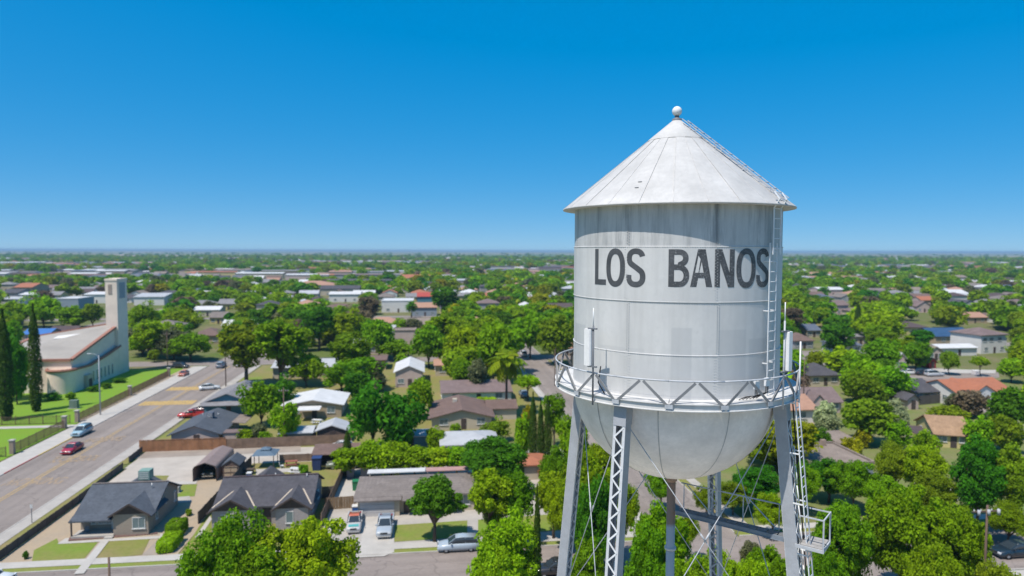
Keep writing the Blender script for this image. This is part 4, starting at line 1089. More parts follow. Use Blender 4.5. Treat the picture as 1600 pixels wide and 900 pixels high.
def tree(label, pos, h, wd, proto='mid', col='mid', name='tree', cat='tree', group='trees of the town', idx=None, rz=None):
    pl = PR[proto]; p = pl[rnd.randrange(len(pl)) if idx is None else idx % len(pl)]
    root = empty(name, pos, rnd.uniform(0, 2 * PI) if rz is None else rz, label, cat, group)
    s = (wd / p['W'], wd / p['W'], h / p['H'])
    o = link('trunk', p['trunk'], root); o.scale = s
    c = link('crown', p['crown'], root); c.scale = s
    if not c.data.materials: c.data.materials.append(LM['mid'])
    c.material_slots[0].link = 'OBJECT'; c.material_slots[0].material = LM[col]
    TREES.append((root, h, wd)); return root
def pxtree(label, x0, x1, ytop, ybase, proto='mid', col='mid', **kw):
    """from the picture: crown left, right, top and the foot of the trunk"""
    g = G((x0 + x1) / 2, ybase); d = (g - Vector((0, 0, CAM_H))).dot(_f)
    top = G((x0 + x1) / 2, ytop, 0.0)
    # height: same horizontal distance, ray through ytop
    r_ = ray((x0 + x1) / 2, ytop); t = Vector((g.x, g.y)).length / Vector((r_.x, r_.y)).length
    h = CAM_H + r_.z * t
    return tree(label, (g.x, g.y, 0), max(1.0, h), (x1 - x0) / FPX * d * kw.pop('wk', 1.06), proto, col, **kw)
def palm(label, px, ybase, ytop, rad_px, col='olive'):
    g = G(px, ybase); d = (g - Vector((0, 0, CAM_H))).dot(_f); r_ = ray(px, ytop); t = Vector((g.x, g.y)).length / Vector((r_.x, r_.y)).length
    h = CAM_H + r_.z * t; R = rad_px / FPX * d
    root = empty('palm_tree', (g.x, g.y, 0), 0, label, 'palm tree', 'palm trees')
    hc = h - R * 0.55
    mb = MB(); mb.tube([(0, 0, -0.1), (0.05, 0, hc * 0.5), (0, 0.05, hc)], [0.34, 0.24, 0.27], 10); mb.build('trunk', m_bark, root)
    sk = MB(); sk.lathe([(0.30, hc - 1.8), (0.62, hc - 1.3), (0.55, hc - 0.4), (0.25, hc)], 10); sk.build('dead_frond_skirt', mat('dry_frond', (0.30, 0.20, 0.10), 0.95, 0.4, 6), root)
    fr = MB(); n = 9
    for i in range(n):                              # a frond along +x with drooping leaflets
        x0, x1_ = i / n, (i + 1) / n
        def zz(x): return 0.55 * x - 0.95 * x * x
        w0 = 0.26 * math.sin(PI * min(1, 0.12 + x0 * 0.85)) + 0.02; w1 = 0.26 * math.sin(PI * min(1, 0.12 + x1_ * 0.85)) + 0.02
        for s in (-1, 1):
            fr.add([(x0 * R, 0, zz(x0) * R), ((x0 + 0.75 / n) * R, 0, zz(x0 + .75 / n) * R), ((x1_ + 0.06) * R, s * w1 * R, zz(x1_) * R - 0.12 * R), ((x0 + 0.10) * R, s * w0 * R, zz(x0) * R - 0.10 * R)], [(0, 1, 2, 3)])
    me = fr.mesh('frond', LM[col]); at = me.attributes.new('tint', 'FLOAT', 'FACE'); at.data.foreach_set('value', np.full(len(me.polygons), 0.55))
    for k in range(34):
        o = link('frond', me, root, (0, 0, hc)); lvl = (k % 4) / 3
        o.rotation_euler = (rnd.uniform(-0.2, 0.2), 0.75 - 1.5 * lvl + rnd.uniform(-0.15, 0.15), k * 2.399)
        o.scale = (1, 1, 1)
    return root
# ---------------------------------------------------------------- vehicles
m_tyre = mat('tyre_rubber', (0.018, 0.018, 0.019), 0.85)
m_rim = mat('wheel_rim', (0.42, 0.43, 0.45), 0.35, 0.1, 4, metal=0.6)
m_lamp = mat('lamp_lens', (0.70, 0.72, 0.74), 0.2, 0.05)
m_tail = mat('tail_lens', (0.35, 0.02, 0.02), 0.3, 0.1)
m_grille = mat('dark_grille', (0.03, 0.03, 0.033), 0.5)
m_chrome = mat('chrome', (0.60, 0.61, 0.63), 0.22, 0.05, 3, metal=0.8)
def paint(name, col):
    if name in MATS: return MATS[name]
    m, nt, b = principled(name)
    c = mixc(nt, ramp(nt, noise(nt, objvec(nt), 1.5, 3), 0.35, 0.7), col, tuple(x * 0.88 for x in col))
    nt.links.new(c, b.inputs['Base Color']); b.inputs['Roughness'].default_value = 0.32; b.inputs['Coat Weight'].default_value = 0.6; b.inputs['Coat Roughness'].default_value = 0.08
    MATS[name] = m; return m
def loft(mb, st, mi=0, smooth=True):
    """st: (x, zb, zt, hw, ht) -> eight-sided sections; ht = half width at top"""
    vs = []
    for (x, zb, zt, hw, ht) in st:
        h = zt - zb
        sec = [(-hw * 0.92, zb), (hw * 0.92, zb), (hw, zb + h * 0.3), (hw * 0.99, zb + h * 0.68), (ht, zt - h * 0.06), (ht * 0.86, zt), (-ht * 0.86, zt), (-ht, zt - h * 0.06), (-hw * 0.99, zb + h * 0.68), (-hw, zb + h * 0.3)]
        vs += [(x, y, z) for y, z in sec]
    n = 10; m = len(st)
    fs = [(i * n + k, (i + 1) * n + k, (i + 1) * n + (k + 1) % n, i * n + (k + 1) % n) for i in range(m - 1) for k in range(n)]
    fs += [tuple(range(n)), tuple(range(m * n - 1, (m - 1) * n - 1, -1))]
    mb.add(vs, fs, mi, smooth)
def wheel_mesh():
    a = MB(); a.lathe([(0.20, -0.11), (0.31, -0.11), (0.335, -0.07), (0.335, 0.07), (0.31, 0.11), (0.20, 0.11)], 18)
    b_ = MB(); b_.lathe([(0.01, 0.085), (0.06, 0.10), (0.16, 0.07), (0.21, 0.10), (0.21, -0.10), (0.01, -0.10)], 12)
    return a.mesh('tyre', m_tyre), b_.mesh('rim', m_rim)
WHEEL = wheel_mesh()
def vehicle(label, kind, pt, pos, heading, cat='car', sc=1.0, roofpaint=None, hood=None):
    """heading: world angle of the nose. x forward."""
    root = empty('parked_car' if kind != 'pickup' else 'pickup_truck', pos, heading, label, cat, 'cars and trucks')
    mb = MB(); gl = MB(); rf = MB(); pt_b = pt
    if kind in ('sedan', 'hatch'):
        L = 2.28
        loft(mb, [(-L, 0.34, 0.82, 0.74, 0.66), (-L + 0.1, 0.22, 0.93, 0.86, 0.76), (-1.4, 0.2, 1.0, 0.90, 0.80), (-0.4, 0.2, 0.95, 0.91, 0.83), (0.75, 0.2, 0.95, 0.91, 0.82), (1.5, 0.2, 0.86, 0.89, 0.76), (L - 0.12, 0.22, 0.74, 0.82, 0.68), (L, 0.34, 0.62, 0.70, 0.60)])
        c = [(-1.75 if kind == 'sedan' else -2.1, 0.9, 0.96, 0.78, 0.72), (-1.05 if kind == 'sedan' else -1.7, 0.9, 1.38, 0.80, 0.60), (-0.2, 0.9, 1.45, 0.80, 0.60), (0.25, 0.9, 1.40, 0.80, 0.60), (1.05, 0.9, 0.97, 0.78, 0.70)]
        roof = [(-1.05 if kind == 'sedan' else -1.75, 1.37, 1.41, 0.56, 0.52), (-0.2, 1.43, 1.475, 0.58, 0.54), (0.25, 1.39, 1.425, 0.57, 0.52)]
        wx, ll, lz = (1.4, -1.38), L, 0.62
    elif kind == 'suv':
        L = 2.42
        loft(mb, [(-L, 0.4, 0.95, 0.78, 0.74), (-L + 0.1, 0.28, 1.05, 0.92, 0.84), (-0.8, 0.26, 1.06, 0.95, 0.87), (0.9, 0.26, 1.06, 0.95, 0.86), (1.6, 0.26, 0.98, 0.93, 0.80), (L - 0.1, 0.3, 0.86, 0.86, 0.72), (L, 0.4, 0.72, 0.76, 0.64)])
        c = [(-2.36, 1.0, 1.10, 0.82, 0.78), (-2.05, 1.0, 1.64, 0.83, 0.66), (-0.5, 1.0, 1.72, 0.83, 0.66), (0.35, 1.0, 1.64, 0.83, 0.66), (1.2, 1.0, 1.08, 0.82, 0.76)]
        roof = [(-2.1, 1.63, 1.68, 0.62, 0.58), (-0.5, 1.70, 1.75, 0.64, 0.60), (0.35, 1.63, 1.67, 0.63, 0.58)]
        wx, ll, lz = (1.45, -1.45), L, 0.78
    else:
        L = 2.75
        loft(mb, [(-0.55, 0.36, 1.08, 0.95, 0.88), (0.7, 0.36, 1.08, 0.96, 0.88), (1.25, 0.36, 1.08, 0.96, 0.85), (2.2, 0.36, 1.02, 0.95, 0.82), (L - 0.1, 0.4, 0.94, 0.92, 0.78), (L, 0.46, 0.82, 0.84, 0.72)])
        for s in (-1, 1): mb.box((-1.65, s * 0.87, 0.74), (2.2, 0.14, 0.68))
        mb.box((-1.65, 0, 0.55), (2.2, 1.6, 0.12)); mb.box((-2.72, 0, 0.74), (0.08, 1.74, 0.66)); mb.box((-0.62, 0, 0.9), (0.08, 1.6, 0.5))
        c = [(-0.62, 1.02, 1.12, 0.84, 0.80), (-0.5, 1.02, 1.68, 0.84, 0.68), (0.3, 1.02, 1.74, 0.84, 0.68), (0.6, 1.02, 1.66, 0.84, 0.68), (1.3, 1.02, 1.10, 0.82, 0.76)]
        roof = [(-0.56, 1.67, 1.72, 0.64, 0.60), (0.3, 1.73, 1.78, 0.66, 0.62), (0.62, 1.66, 1.70, 0.64, 0.60)]
        wx, ll, lz = (1.75, -1.65), L, 0.8
    mb.build('body', pt, root)
    loft(gl, c, 0, False); gl.build('window', m_glass2, root)
    loft(rf, roof); rf.build('roof', roofpaint or pt, root)
    if hood is not None:
        h = MB(); h.box((ll - 0.75, 0, 1.0 if kind == 'pickup' else 0.86), (1.0, 1.3, 0.09)); h.build('hood', hood, root)
    pl = MB()
    for s in (-1, 1):
        pl.beam((c[-1][0] - 0.03, s * 0.73, c[-1][2] + 0.02), (c[-2][0], s * 0.60, c[-2][2] + 0.02), 0.06, 0.05)
        pl.beam((c[0][0] + 0.02, s * 0.74, c[0][2] + 0.02), (c[1][0], s * 0.60, c[1][2] + 0.02), 0.09, 0.06)
        xm = (c[1][0] + c[-2][0]) / 2 + 0.05; pl.beam((xm, s * (c[2][3] + 0.0), c[2][1] + 0.05), (xm, s * (c[2][4] + 0.005), c[2][2] - 0.05), 0.08, 0.05, up=(0, s, 0))
    o = pl.build('pillar', pt, root)
    for x in wx:
        for s in (-1, 1):
            wh = bpy.data.objects.new('wheel', None); COL.objects.link(wh); wh.parent = root
            wh.location = (x, s * 0.80, 0.335); wh.rotation_euler = (-s * PI / 2, 0, 0)
            link('tyre', WHEEL[0], wh); link('rim', WHEEL[1], wh)
    for s in (-1, 1):
        a = MB(); a.box((ll - 0.06, s * 0.60, lz), (0.14, 0.34, 0.16)); a.build('headlight', m_lamp, root)
        a = MB(); a.box((-ll + 0.05, s * 0.68, lz + 0.08), (0.12, 0.24, 0.2)); a.build('tail_light', m_tail, root)
        a = MB(); a.box((0.85 if kind != 'pickup' else 1.1, s * 0.98, c[0][1] + 0.12), (0.16, 0.2, 0.14)); a.build('mirror', pt, root)
    a = MB(); a.box((ll - 0.02, 0, lz - 0.05), (0.08, 0.8, 0.2)); a.build('grille', m_grille, root)
    a = MB(); a.box((ll - 0.02, 0, 0.42), (0.14, 1.6, 0.16)); a.build('bumper', m_chrome if kind == 'pickup' else pt, root)
    root.scale = (sc, sc, sc)
    return root
def pole(label, pos, h, arm=None, r=0.13, m=None, lamp=False, transf=0, rz=GA, cat='utility pole', name='utility_pole'):
    root = empty(name, pos, rz, label, cat, 'poles and signs')
    mm = m or mat('pole_wood', (0.15, 0.10, 0.075), 0.9, 0.3, 3, stretch=(1, 1, 0.2))
    mb = MB(); mb.tube([(0, 0, 0), (0, 0, h)], [r, r * 0.65], 8); mb.build('shaft', mm, root)
    if arm:
        mb = MB(); mb.box((0, 0.1, h - 0.6), (arm, 0.1, 0.12)); mb.build('crossarm', mm, root)
        for k in (-0.45, -0.2, 0.2, 0.45):
            mb = MB(); mb.lathe([(0.05, 0), (0.06, 0.08), (0.03, 0.16)], 6, c=(arm * k, 0.1, h - 0.54)); mb.build('insulator', m_trim, root)
    for k in range(transf):
        mb = MB(); mb.tube([(-0.95 + 0.95 * k, -0.18, h - 0.85), (-0.95 + 0.95 * k, -0.18, h - 0.35)], 0.13, 10); mb.build('transformer', RM['pale'], root)
    if lamp:
        mb = MB(); mb.tube([(0, 0, h - 0.1), (lamp * 1.0, 0, h + 0.3), (lamp * 2.0, 0, h + 0.4)], 0.05, 6); mb.build('arm', mm, root)
        mb = MB(); mb.box((lamp * 2.2, 0, h + 0.38), (0.7, 0.28, 0.14)); mb.build('lamp_head', m_trim, root)
    return root
# ================================================================== CHURCH
def church():
    root = empty('church', W(-86.0, 163.5), GA, 'white stucco church with tall square tower, sloping grey roof and red tiled copings', 'church')
    wall = mat('church_stucco', (0.82, 0.675, 0.565), 0.9, 0.12, 0.3, 4); cop = tilemat('red_coping_tile', (0.36, 0.165, 0.115)); rf = mat('church_roof', (0.37, 0.335, 0.295), 0.85, 0.15, 0.12, 2, col2=(0.28, 0.255, 0.225))
    # local: x = a + 86, y = b - 163.5
    SE, NE, NW, SW = (4.4, 6.0, 7.4), (4.4, 33.0, 13.4), (-18.0, 34.0, 9.6), (-14.0, 6.0, 7.4)
    mb = MB(); P4 = (SW, SE, NE, NW)
    mb.add([(x, y, 0) for x, y, z in P4] + [(x, y, z) for x, y, z in P4], [(0, 1, 5, 4), (1, 2, 6, 5), (2, 3, 7, 6), (3, 0, 4, 7), (3, 2, 1, 0)]); mb.build('nave_wall', wall, root)
    mb = MB(); mb.add([(x, y, z + 0.15) for x, y, z in P4] + [(x, y, z - 0.1) for x, y, z in P4], [(0, 1, 2), (0, 2, 3), (4, 6, 5), (4, 7, 6)]); mb.build('nave_roof', rf, root)
    mb = MB(); mb.slab([(-7.5, 22, 10.6), (-1.0, 22, 11.1), (-1.0, 24.5, 11.65), (-7.5, 24.5, 11.0)], 0.12); mb.build('roof_hatch', WM['white'], root)
    for (p, q) in ((SW, SE), (SE, NE), (NE, NW), (NW, SW)):
        mb = MB(); mb.beam(Vector(p) + Vector((0, 0, 0.2)), Vector(q) + Vector((0, 0, 0.2)), 0.85, 0.5); mb.build('coping', cop, root)
    # side aisle along the road with a rounded chapel at its corner
    AX1, YF, CR = 5.2, 6.4, 3.0
    mb = MB(); mb.xprism([(YF, 0), (32, 0), (32, 7.9), (22, 6.2), (13, 5.05), (YF, 5.3)], 4.45, AX1); mb.build('aisle_wall', wall, root)
    cx = AX1 - CR
    arc = [(cx + CR * math.cos(PI + PI * i / 20), YF + CR * math.sin(PI + PI * i / 20)) for i in range(21)]
    mb = MB(); mb.add([(x, y, 0) for x, y in arc] + [(x, y, 5.3) for x, y in arc], [(i, i + 1, 22 + i, 21 + i) for i in range(20)], 0, True)
    mb.add([(x, y, 5.28) for x, y in arc], [tuple(range(21))]); mb.build('round_chapel', wall, root)
    mb = MB(); mb.tube([(x, y, 5.4) for x, y in arc], 0.36, 6, smooth=False); mb.build('coping', cop, root)
    for (ya, za, yb, zb) in ((YF, 5.4, 13, 5.15), (13, 5.15, 22, 6.3), (22, 6.3, 29.5, 7.6)):
        mb = MB(); mb.beam((AX1 - 0.1, ya, za), (AX1 - 0.1, yb, zb), 0.8, 0.42); mb.build('coping', cop, root)
    for i, y in enumerate((14.5, 16.5, 18.5, 20.5, 22.5, 24.5)):
        mb = MB(); mb.box((AX1 + 0.0, y, 2.3), (0.16, 0.7, 2.6)); w_ = mb.build('window', m_trim, root)
        mb = MB(); mb.box((AX1 + 0.05, y, 2.3), (0.12, 0.5, 2.4)); mb.build('pane', m_glass, w_)
    mb = MB(); mb.box((AX1 + 0.4, 11.2, 1.6), (0.9, 2.6, 3.2)); mb.build('porch', WM['cream'], root)
    mb = MB(); mb.box((AX1 + 0.86, 11.2, 1.15), (0.08, 1.5, 2.2)); mb.build('door', m_fascia, root)
    for x in (-11.5, -8.0, -4.5):
        mb = MB(); mb.box((x, 5.98, 2.6), (1.2, 0.14, 2.4)); w_ = mb.build('window', m_trim, root)
        mb = MB(); mb.box((x, 5.93, 2.6), (0.95, 0.12, 2.15)); mb.build('pane', m_glass, w_)
    # tower
    TX0, TX1, TY0, TY1 = 2.35, 5.25, 28.4, 34.4
    mb = MB(); mb.box(((TX0 + TX1) / 2, (TY0 + TY1) / 2, 12.5), (TX1 - TX0, TY1 - TY0, 25.0)); mb.build('tower_shaft', wall, root)
    mb = MB(); mb.box(((TX0 + TX1) / 2, (TY0 + TY1) / 2, 25.1), (TX1 - TX0 + 0.25, TY1 - TY0 + 0.25, 0.5)); mb.build('tower_cap', wall, root)
    mb = MB(); mb.box((TX0 + 1.2, TY0 - 0.02, 22.6), (0.9, 0.12, 2.6)); mb.build('tower_emblem', mat('weathered_panel', (0.36, 0.29, 0.25), 0.9, 0.3, 2), root)
    mb = MB(); mb.box((TX1 + 0.0, (TY0 + TY1) / 2, 22.2), (0.14, 3.4, 4.2)); mb.build('tower_louvre', mat('louvre_grey', (0.33, 0.35, 0.37), 0.8, 0.1, 2), root)
    return root
church()
# ================================================================== THE FRONT ROW OF HOUSES
def window_group(root, x, y, z, w_, h_):
    window(root, (x, y, z), w_, h_, 0, cross=0)
    for s in (-1, 1): window(root, (x + s * (w_ / 2 + 0.42), y, z), 0.5, h_ * 0.95, 0, cross=0)
def bungalow():
    # local origin a=-36.3,b=84.0 ; x -4.2..4.1
    root = empty('house', W(-36.3, 84.0), GA, 'tan brick bungalow with blue grey roof and shaded corner porch', 'house', 'houses of the town')
    mw, mr = MB(), MB()
    sl_e, rg = 2.55, 4.35
    gable_part(mw, mr, -4.0, 4.1, 1.6, 9.4, sl_e, rg, 'x', 0.55)
    # front slope runs on over the porch
    mr.slab([(-4.4, -0.35, 2.02), (0.15, -0.35, 2.02), (0.15, 1.4, 2.47), (-4.4, 1.4, 2.47)], 0.14)
    # projecting gabled room
    n0 = len(mw.v); gable_part(mw, mr, 0.25, 4.08, 0.0, 4.6, 2.55, 3.75, 'y', 0.5)
    mw.build('wall', BR_TAN, root); ro = mr.build('roof', RM['slate'], root)
    mb = MB(); mb.add([(0.3, -0.03, 2.52), (4.03, -0.03, 2.52), (2.165, -0.03, 3.68)], [(0, 1, 2)]); mb.add([(0.3, -0.005, 2.52), (4.03, -0.005, 2.52), (2.165, -0.005, 3.68)], [(2, 1, 0)]); mb.build('gable_boards', m_fascia, root)
    mb = MB()
    mb.beam((-0.1, -0.38, 2.38), (2.165, -0.38, 3.78), 0.06, 0.2); mb.build('bargeboard', m_fascia, root)
    mb = MB(); mb.beam((4.44, -0.38, 2.38), (2.165, -0.38, 3.78), 0.06, 0.2); mb.build('bargeboard', m_fascia, root)
    window(root, (3.05, 0, 1.45), 1.35, 1.25, 0)
    window(root, (-1.6, 1.6, 1.5), 0.95, 1.05, 0, cross=0); window(root, (-2.55, 1.6, 1.5), 0.5, 1.05, 0, cross=0); window(root, (-0.65, 1.6, 1.5), 0.5, 1.05, 0, cross=0)
    mb = MB(); mb.box((0.0 - 0.15, 1.6, 1.0), (0.9, 0.1, 2.0)); d = mb.build('door', m_trim, root)
    window(root, (4.1, 2.4, 1.5), 0.5, 1.0, 1, cross=0); window(root, (4.1, 5.2, 2.1), 0.3, 0.5, 1, cross=0); window(root, (4.1, 8.3, 1.6), 0.6, 1.2, 1, cross=0)
    mb = MB(); mb.box((-1.9, 0.6, 0.14), (4.5, 2.0, 0.28)); mb.build('porch_floor', m_conc, root)
    mb = MB(); mb.box((-4.15, -0.2, 1.05), (0.14, 0.14, 2.1)); mb.build('porch_post', m_fascia, root)
    mb = MB(); mb.box((0.0, -0.55, 0.1), (0.9, 0.5, 0.2)); mb.build('step', m_conc2, root)
    vent(root, 2.9, 4.4, 4.25)
    # low rear wing with the green cooler
    mw, mr = MB(), MB(); gable_part(mw, mr, -2.6, 0.6, 9.4, 12.6, 2.3, 3.3, 'y', 0.4); mw.build('rear_wall', BR_TAN, root); mr.build('rear_roof', RM['slate'], root)
    cooler(root, -0.2, 10.6, 3.2, mat('green_cooler', (0.19, 0.30, 0.255), 0.6, 0.12, 2), 1.25)
    HOUSES.append((-36.3, 89, 4.5, 7))
bungalow()
def twin_gable():
    root = empty('house', W(-19.6, 83.7), GA, 'grey brick house with charcoal roof and two front gables edged in cream', 'house', 'houses of the town')
    mw, mr = MB(), MB()
    gable_part(mw, mr, -5.5, 5.45, 1.8, 10.3, 2.55, 4.5, 'x', 0.5)
    for (x0, x1) in ((-5.5, -1.1), (1.7, 5.45)): gable_part(mw, mr, x0 + 0.002, x1 - 0.003, 0.0, 5.2, 2.55, 3.8, 'y', 0.5)
    mw.build('wall', BR_GREY, root); mr.build('roof', RM['charcoal'], root)
    m_cr = mat('cream_board', (0.52, 0.43, 0.33), 0.8, 0.1, 2)
    for (x0, x1) in ((-5.5, -1.1), (1.7, 5.45)):
        xm = (x0 + x1) / 2
        mb = MB(); mb.add([(x0 + .05, -0.03, 2.52), (x1 - .05, -0.03, 2.52), (xm, -0.03, 3.72), (x0 + .05, -0.004, 2.52), (x1 - .05, -0.004, 2.52), (xm, -0.004, 3.72)], [(0, 1, 2), (5, 4, 3)]); mb.build('gable_boards', m_fascia, root)
        # cream valley flashing where each gable meets the main roof
        for s in (-1, 1):
            xe = x0 - 0.2 if s < 0 else x1 + 0.2
            mb = MB(); mb.beam((xe, 0.9, 2.58), (xm, 5.15, 3.98), 0.16, 0.05); mb.build('valley_flashing', m_cr, root)
            mb = MB(); mb.beam((x0 - 0.5 if s < 0 else x1 + 0.5, -0.37, 2.36), (xm, -0.37, 3.86), 0.06, 0.2); mb.build('bargeboard', m_fascia, root)
    window_group(root, -3.3, 0, 1.45, 0.95, 1.25)
    window(root, (3.3, 0, 1.45), 0.8, 1.35, 0, cross=0)
    mb = MB(); mb.box((0.3, 1.8, 1.0), (0.95, 0.1, 2.0)); mb.build('door', m_fascia, root)
    window(root, (5.45, 3.0, 1.5), 0.8, 1.0, 1); window(root, (5.45, 7.4, 1.5), 1.0, 1.0, 1)
    vent(root, 4.4, 5.6, 4.45); vent(root, 0.4, 6.4, 4.4)
    mw, mr = MB(), MB(); gable_part(mw, mr, -3.4, 0.0, 10.3, 13.2, 2.3, 3.5, 'y', 0.4); mw.build('rear_wall', BR_GREY, root); mr.build('rear_roof', RM['charcoal'], root)
    HOUSES.append((-19.6, 89, 6, 7.5))
twin_gable()
def garage_house():
    root = empty('house', W(-0.6, 86.5), GA, 'low tan house with pale garage door and brown grey roof', 'house', 'houses of the town')
    mw, mr = MB(), MB()
    hip_part(mw, mr, -8.1, 8.2, 0.6, 7.6, 2.30, 3.25, 0.5)
    mw.box((-5.5, 0.4, 1.16), (5.1, 1.2, 2.32))
    mr.slab([(-8.5, -0.7, 2.22), (-2.7, -0.7, 2.22), (-2.7, 1.6, 2.70), (-8.5, 1.6, 2.70)], 0.16)
    mr.slab([(-2.6, -0.9, 2.16), (4.0, -0.9, 2.16), (4.0, 1.2, 2.70), (-2.6, 1.2, 2.70)], 0.16)
    mw.build('wall', WM['cream'], root); mr.build('roof', RM['greybrown'], root)
    g = MB(); g.box((-5.7, -0.22, 1.05), (4.2, 0.07, 2.06)); gd = g.build('garage_door', mat('pale_garage_door', (0.50, 0.48, 0.47), 0.7, 0.06, 1), root)
    for k in range(4):
        mb = MB(); mb.box((-5.7, -0.275, 0.3 + 0.51 * k), (4.14, 0.04, 0.46)); mb.build('panel', mat('pale_garage_door', (0.5, 0.48, 0.47)), gd)
    window(root, (0.2, 0.6, 1.45), 2.0, 1.2, 0); window(root, (5.0, 0.6, 1.45), 1.6, 1.2, 0)
    mb = MB(); mb.box((-2.0, 0.56, 1.0), (0.95, 0.1, 2.0)); mb.build('door', m_fascia, root)
    for (x0, x1, m, z) in ((-7.6, 0.2, RM['white'], 2.75), (0.3, 6.2, mat('pink_patio_roof', (0.42, 0.25, 0.23), 0.8, 0.15, 1), 2.75)):
        mb = MB(); mb.slab([(x0, 7.9, z + 0.15), (x1, 7.9, z + 0.15), (x1, 9.9, z + 0.0), (x0, 9.9, z + 0.0)], 0.12); mb.build('patio_roof', m, root)
        for x in (x0 + 0.2, x1 - 0.2):
            mb = MB(); mb.box((x, 9.7, 1.35), (0.12, 0.12, 2.6)); mb.build('patio_post', m_trim, root)
    HOUSES.append((-0.6, 92, 9, 7))
garage_house()
# ---- house and outbuildings behind the board fences
house('blue grey roofed house with pink gable just behind the orange board fence', -38.8, 120.6, 7.6, 12.5, 2.2, 3.55, 'gy', 'slate', 'pink', 0.6, wins=[(3.0, 1, 1.2, 1.0), (8.0, 1, 1.2, 1.0), (3, 3, 1.2, 1.0)])
o_ = [o for o in COL.objects if o.name.startswith('house') and o.parent is None][-1]
cooler(o_, 0.6, 6.5, 3.4, RM['bluegrey'], 0.9); vent(o_, 1.6, 7.5, 3.5); vent(o_, -1.5, 9, 3.2)
mb = MB(); mb.slab([(4.2, 6.0, 2.5), (6.6, 6.0, 2.3), (6.6, 12.0, 2.3), (4.2, 12.0, 2.5)], 0.1); mb.build('patio_roof', RM['dun'], o_)
mb = MB(); mb.box((5.6, 1.5, 1.0), (2.6, 2.0, 2.0)); mb.build('annex_wall', WM['pink'], o_)
mb = MB(); mb.box((5.6, 1.5, 2.06), (2.9, 2.3, 0.12)); mb.build('annex_roof', RM['mauve'], o_)
h = house('grey roofed house with teal gable beside the orange crosswalks', -40.0, 143.5, 9.0, 14.0, 2.5, 4.2, 'gy', 'grey', 'teal', 0.6, wins=[(3, 3, 1.2, 1.0), (9, 3, 1.2, 1.0)]); cooler(h, 1.5, 11, 3.6, RM['bluegrey'])
mb = MB(); mb.slab([(-4.6, -2.2, 2.3), (4.6, -2.2, 2.3), (4.6, 0.3, 2.75), (-4.6, 0.3, 2.75)], 0.12); mb.build('patio_roof', RM['grey'], h)
h = house('tan house with white patched roof behind the tin sheds', -22.5, 138.5, 11.0, 10.5, 2.6, 3.6, 'gy', 'white', 'tan', 0.6)
mb = MB(); mb.slab([(-3.2, 2.0, 3.55), (-2.2, 2.0, 3.6), (-1.2, 9.0, 3.7), (-2.4, 9.0, 3.6)], 0.05); 
mb = MB(); mb.slab([(-2.5, -3.2, 2.3), (1.8, -3.2, 2.3), (1.8, -0.4, 2.5), (-2.5, -0.4, 2.5)], 0.08); mb.build('patio_roof', RM['white'], h)
house('pale roofed tin shed against the alley fence', -22.3, 120.0, 5.4, 4.4, 2.0, 2.5, 'gx', 'pale', WM['tan'], 0.3, wins=[], door=False, name='shed', cat='shed', group='sheds')
house('brown walled shed with light gable roof next to the tin shed', -16.4, 120.5, 5.0, 5.0, 2.1, 3.0, 'gy', 'pale', mat('brown_boards', (0.13, 0.09, 0.075), 0.9, 0.3, 3), 0.4, wins=[], name='shed', cat='shed', group='sheds')
h = house('long low house with pale grey roof and dark solar panels', -31.5, 182.0, 16.0, 12.0, 2.9, 4.0, 'gx', 'pale', 'cream', 0.6)
for k in (-3.5, 3.5):
    mb = MB(); mb.slab([(k - 2.6, 7.2, 4.12), (k + 2.6, 7.2, 4.12), (k + 2.6, 9.0, 3.80), (k - 2.6, 9.0, 3.80)], 0.08); mb.build('solar_panel', RM['solar'], h)
house('white curved carport roof beside the peach driveway', -18.0, 180.0, 6.0, 8.0, 2.4, 3.0, 'gy', 'white', 'tan', 0.4, wins=[], name='carport_shed', cat='garage', group='sheds')
house('tan walled house behind the peach driveway', -17.5, 192.0, 12.0, 8.0, 2.8, 3.2, 'gx', 'brown', 'tan')
h = house('pink and white house with orange roof beyond the big dark tree', -4.5, 167.0, 6.5, 14, 3.8, 5.2, 'gy', 'white', 'pink'); 
house('orange tiled house peeking between dense trees', 6.5, 181.0, 9.0, 9.0, 2.8, 4.6, 'hip', 'peach', 'cream')
h = house('brown shingled house with wide front gable beside the palm', 6.2, 126.5, 11.0, 12.5, 2.35, 3.7, 'gy', 'brown', 'cream', 0.7); cooler(h, -1.0, 7.5, 3.4, WM['cream'], 0.8)
mw, mr = MB(), MB(); gable_part(mw, mr, 5.3, 11.0, 6.5, 12.0, 2.3, 3.3, 'x', 0.4); mw.build('wing_wall', WM['cream'], h); mr.build('wing_roof', RM['brown'], h)
house('silver roofed outbuilding in front of the brown shingled house', 6.6, 109.0, 8.6, 7.5, 2.2, 3.3, 'hip', 'pale', 'grey', 0.5, wins=[], door=False, name='outbuilding', cat='outbuilding')
house('dark grey roofed house with white front behind the brown shingled one', 10.5, 148.0, 15.0, 12.0, 2.5, 3.9, 'gx', 'mauve', 'white')
house('house with rusty orange roof hidden behind the front trees', 13.0, 97.5, 8.0, 5.0, 2.2, 3.0, 'hip', 'tile', 'cream', 0.4, wins=[])
house('teal shed in the shade under the big dark tree', -3.0, 115.0, 6.5, 4.0, 2.2, 2.6, 'gx', 'pale', 'teal', 0.3, wins=[], name='shed', cat='shed', group='sheds')
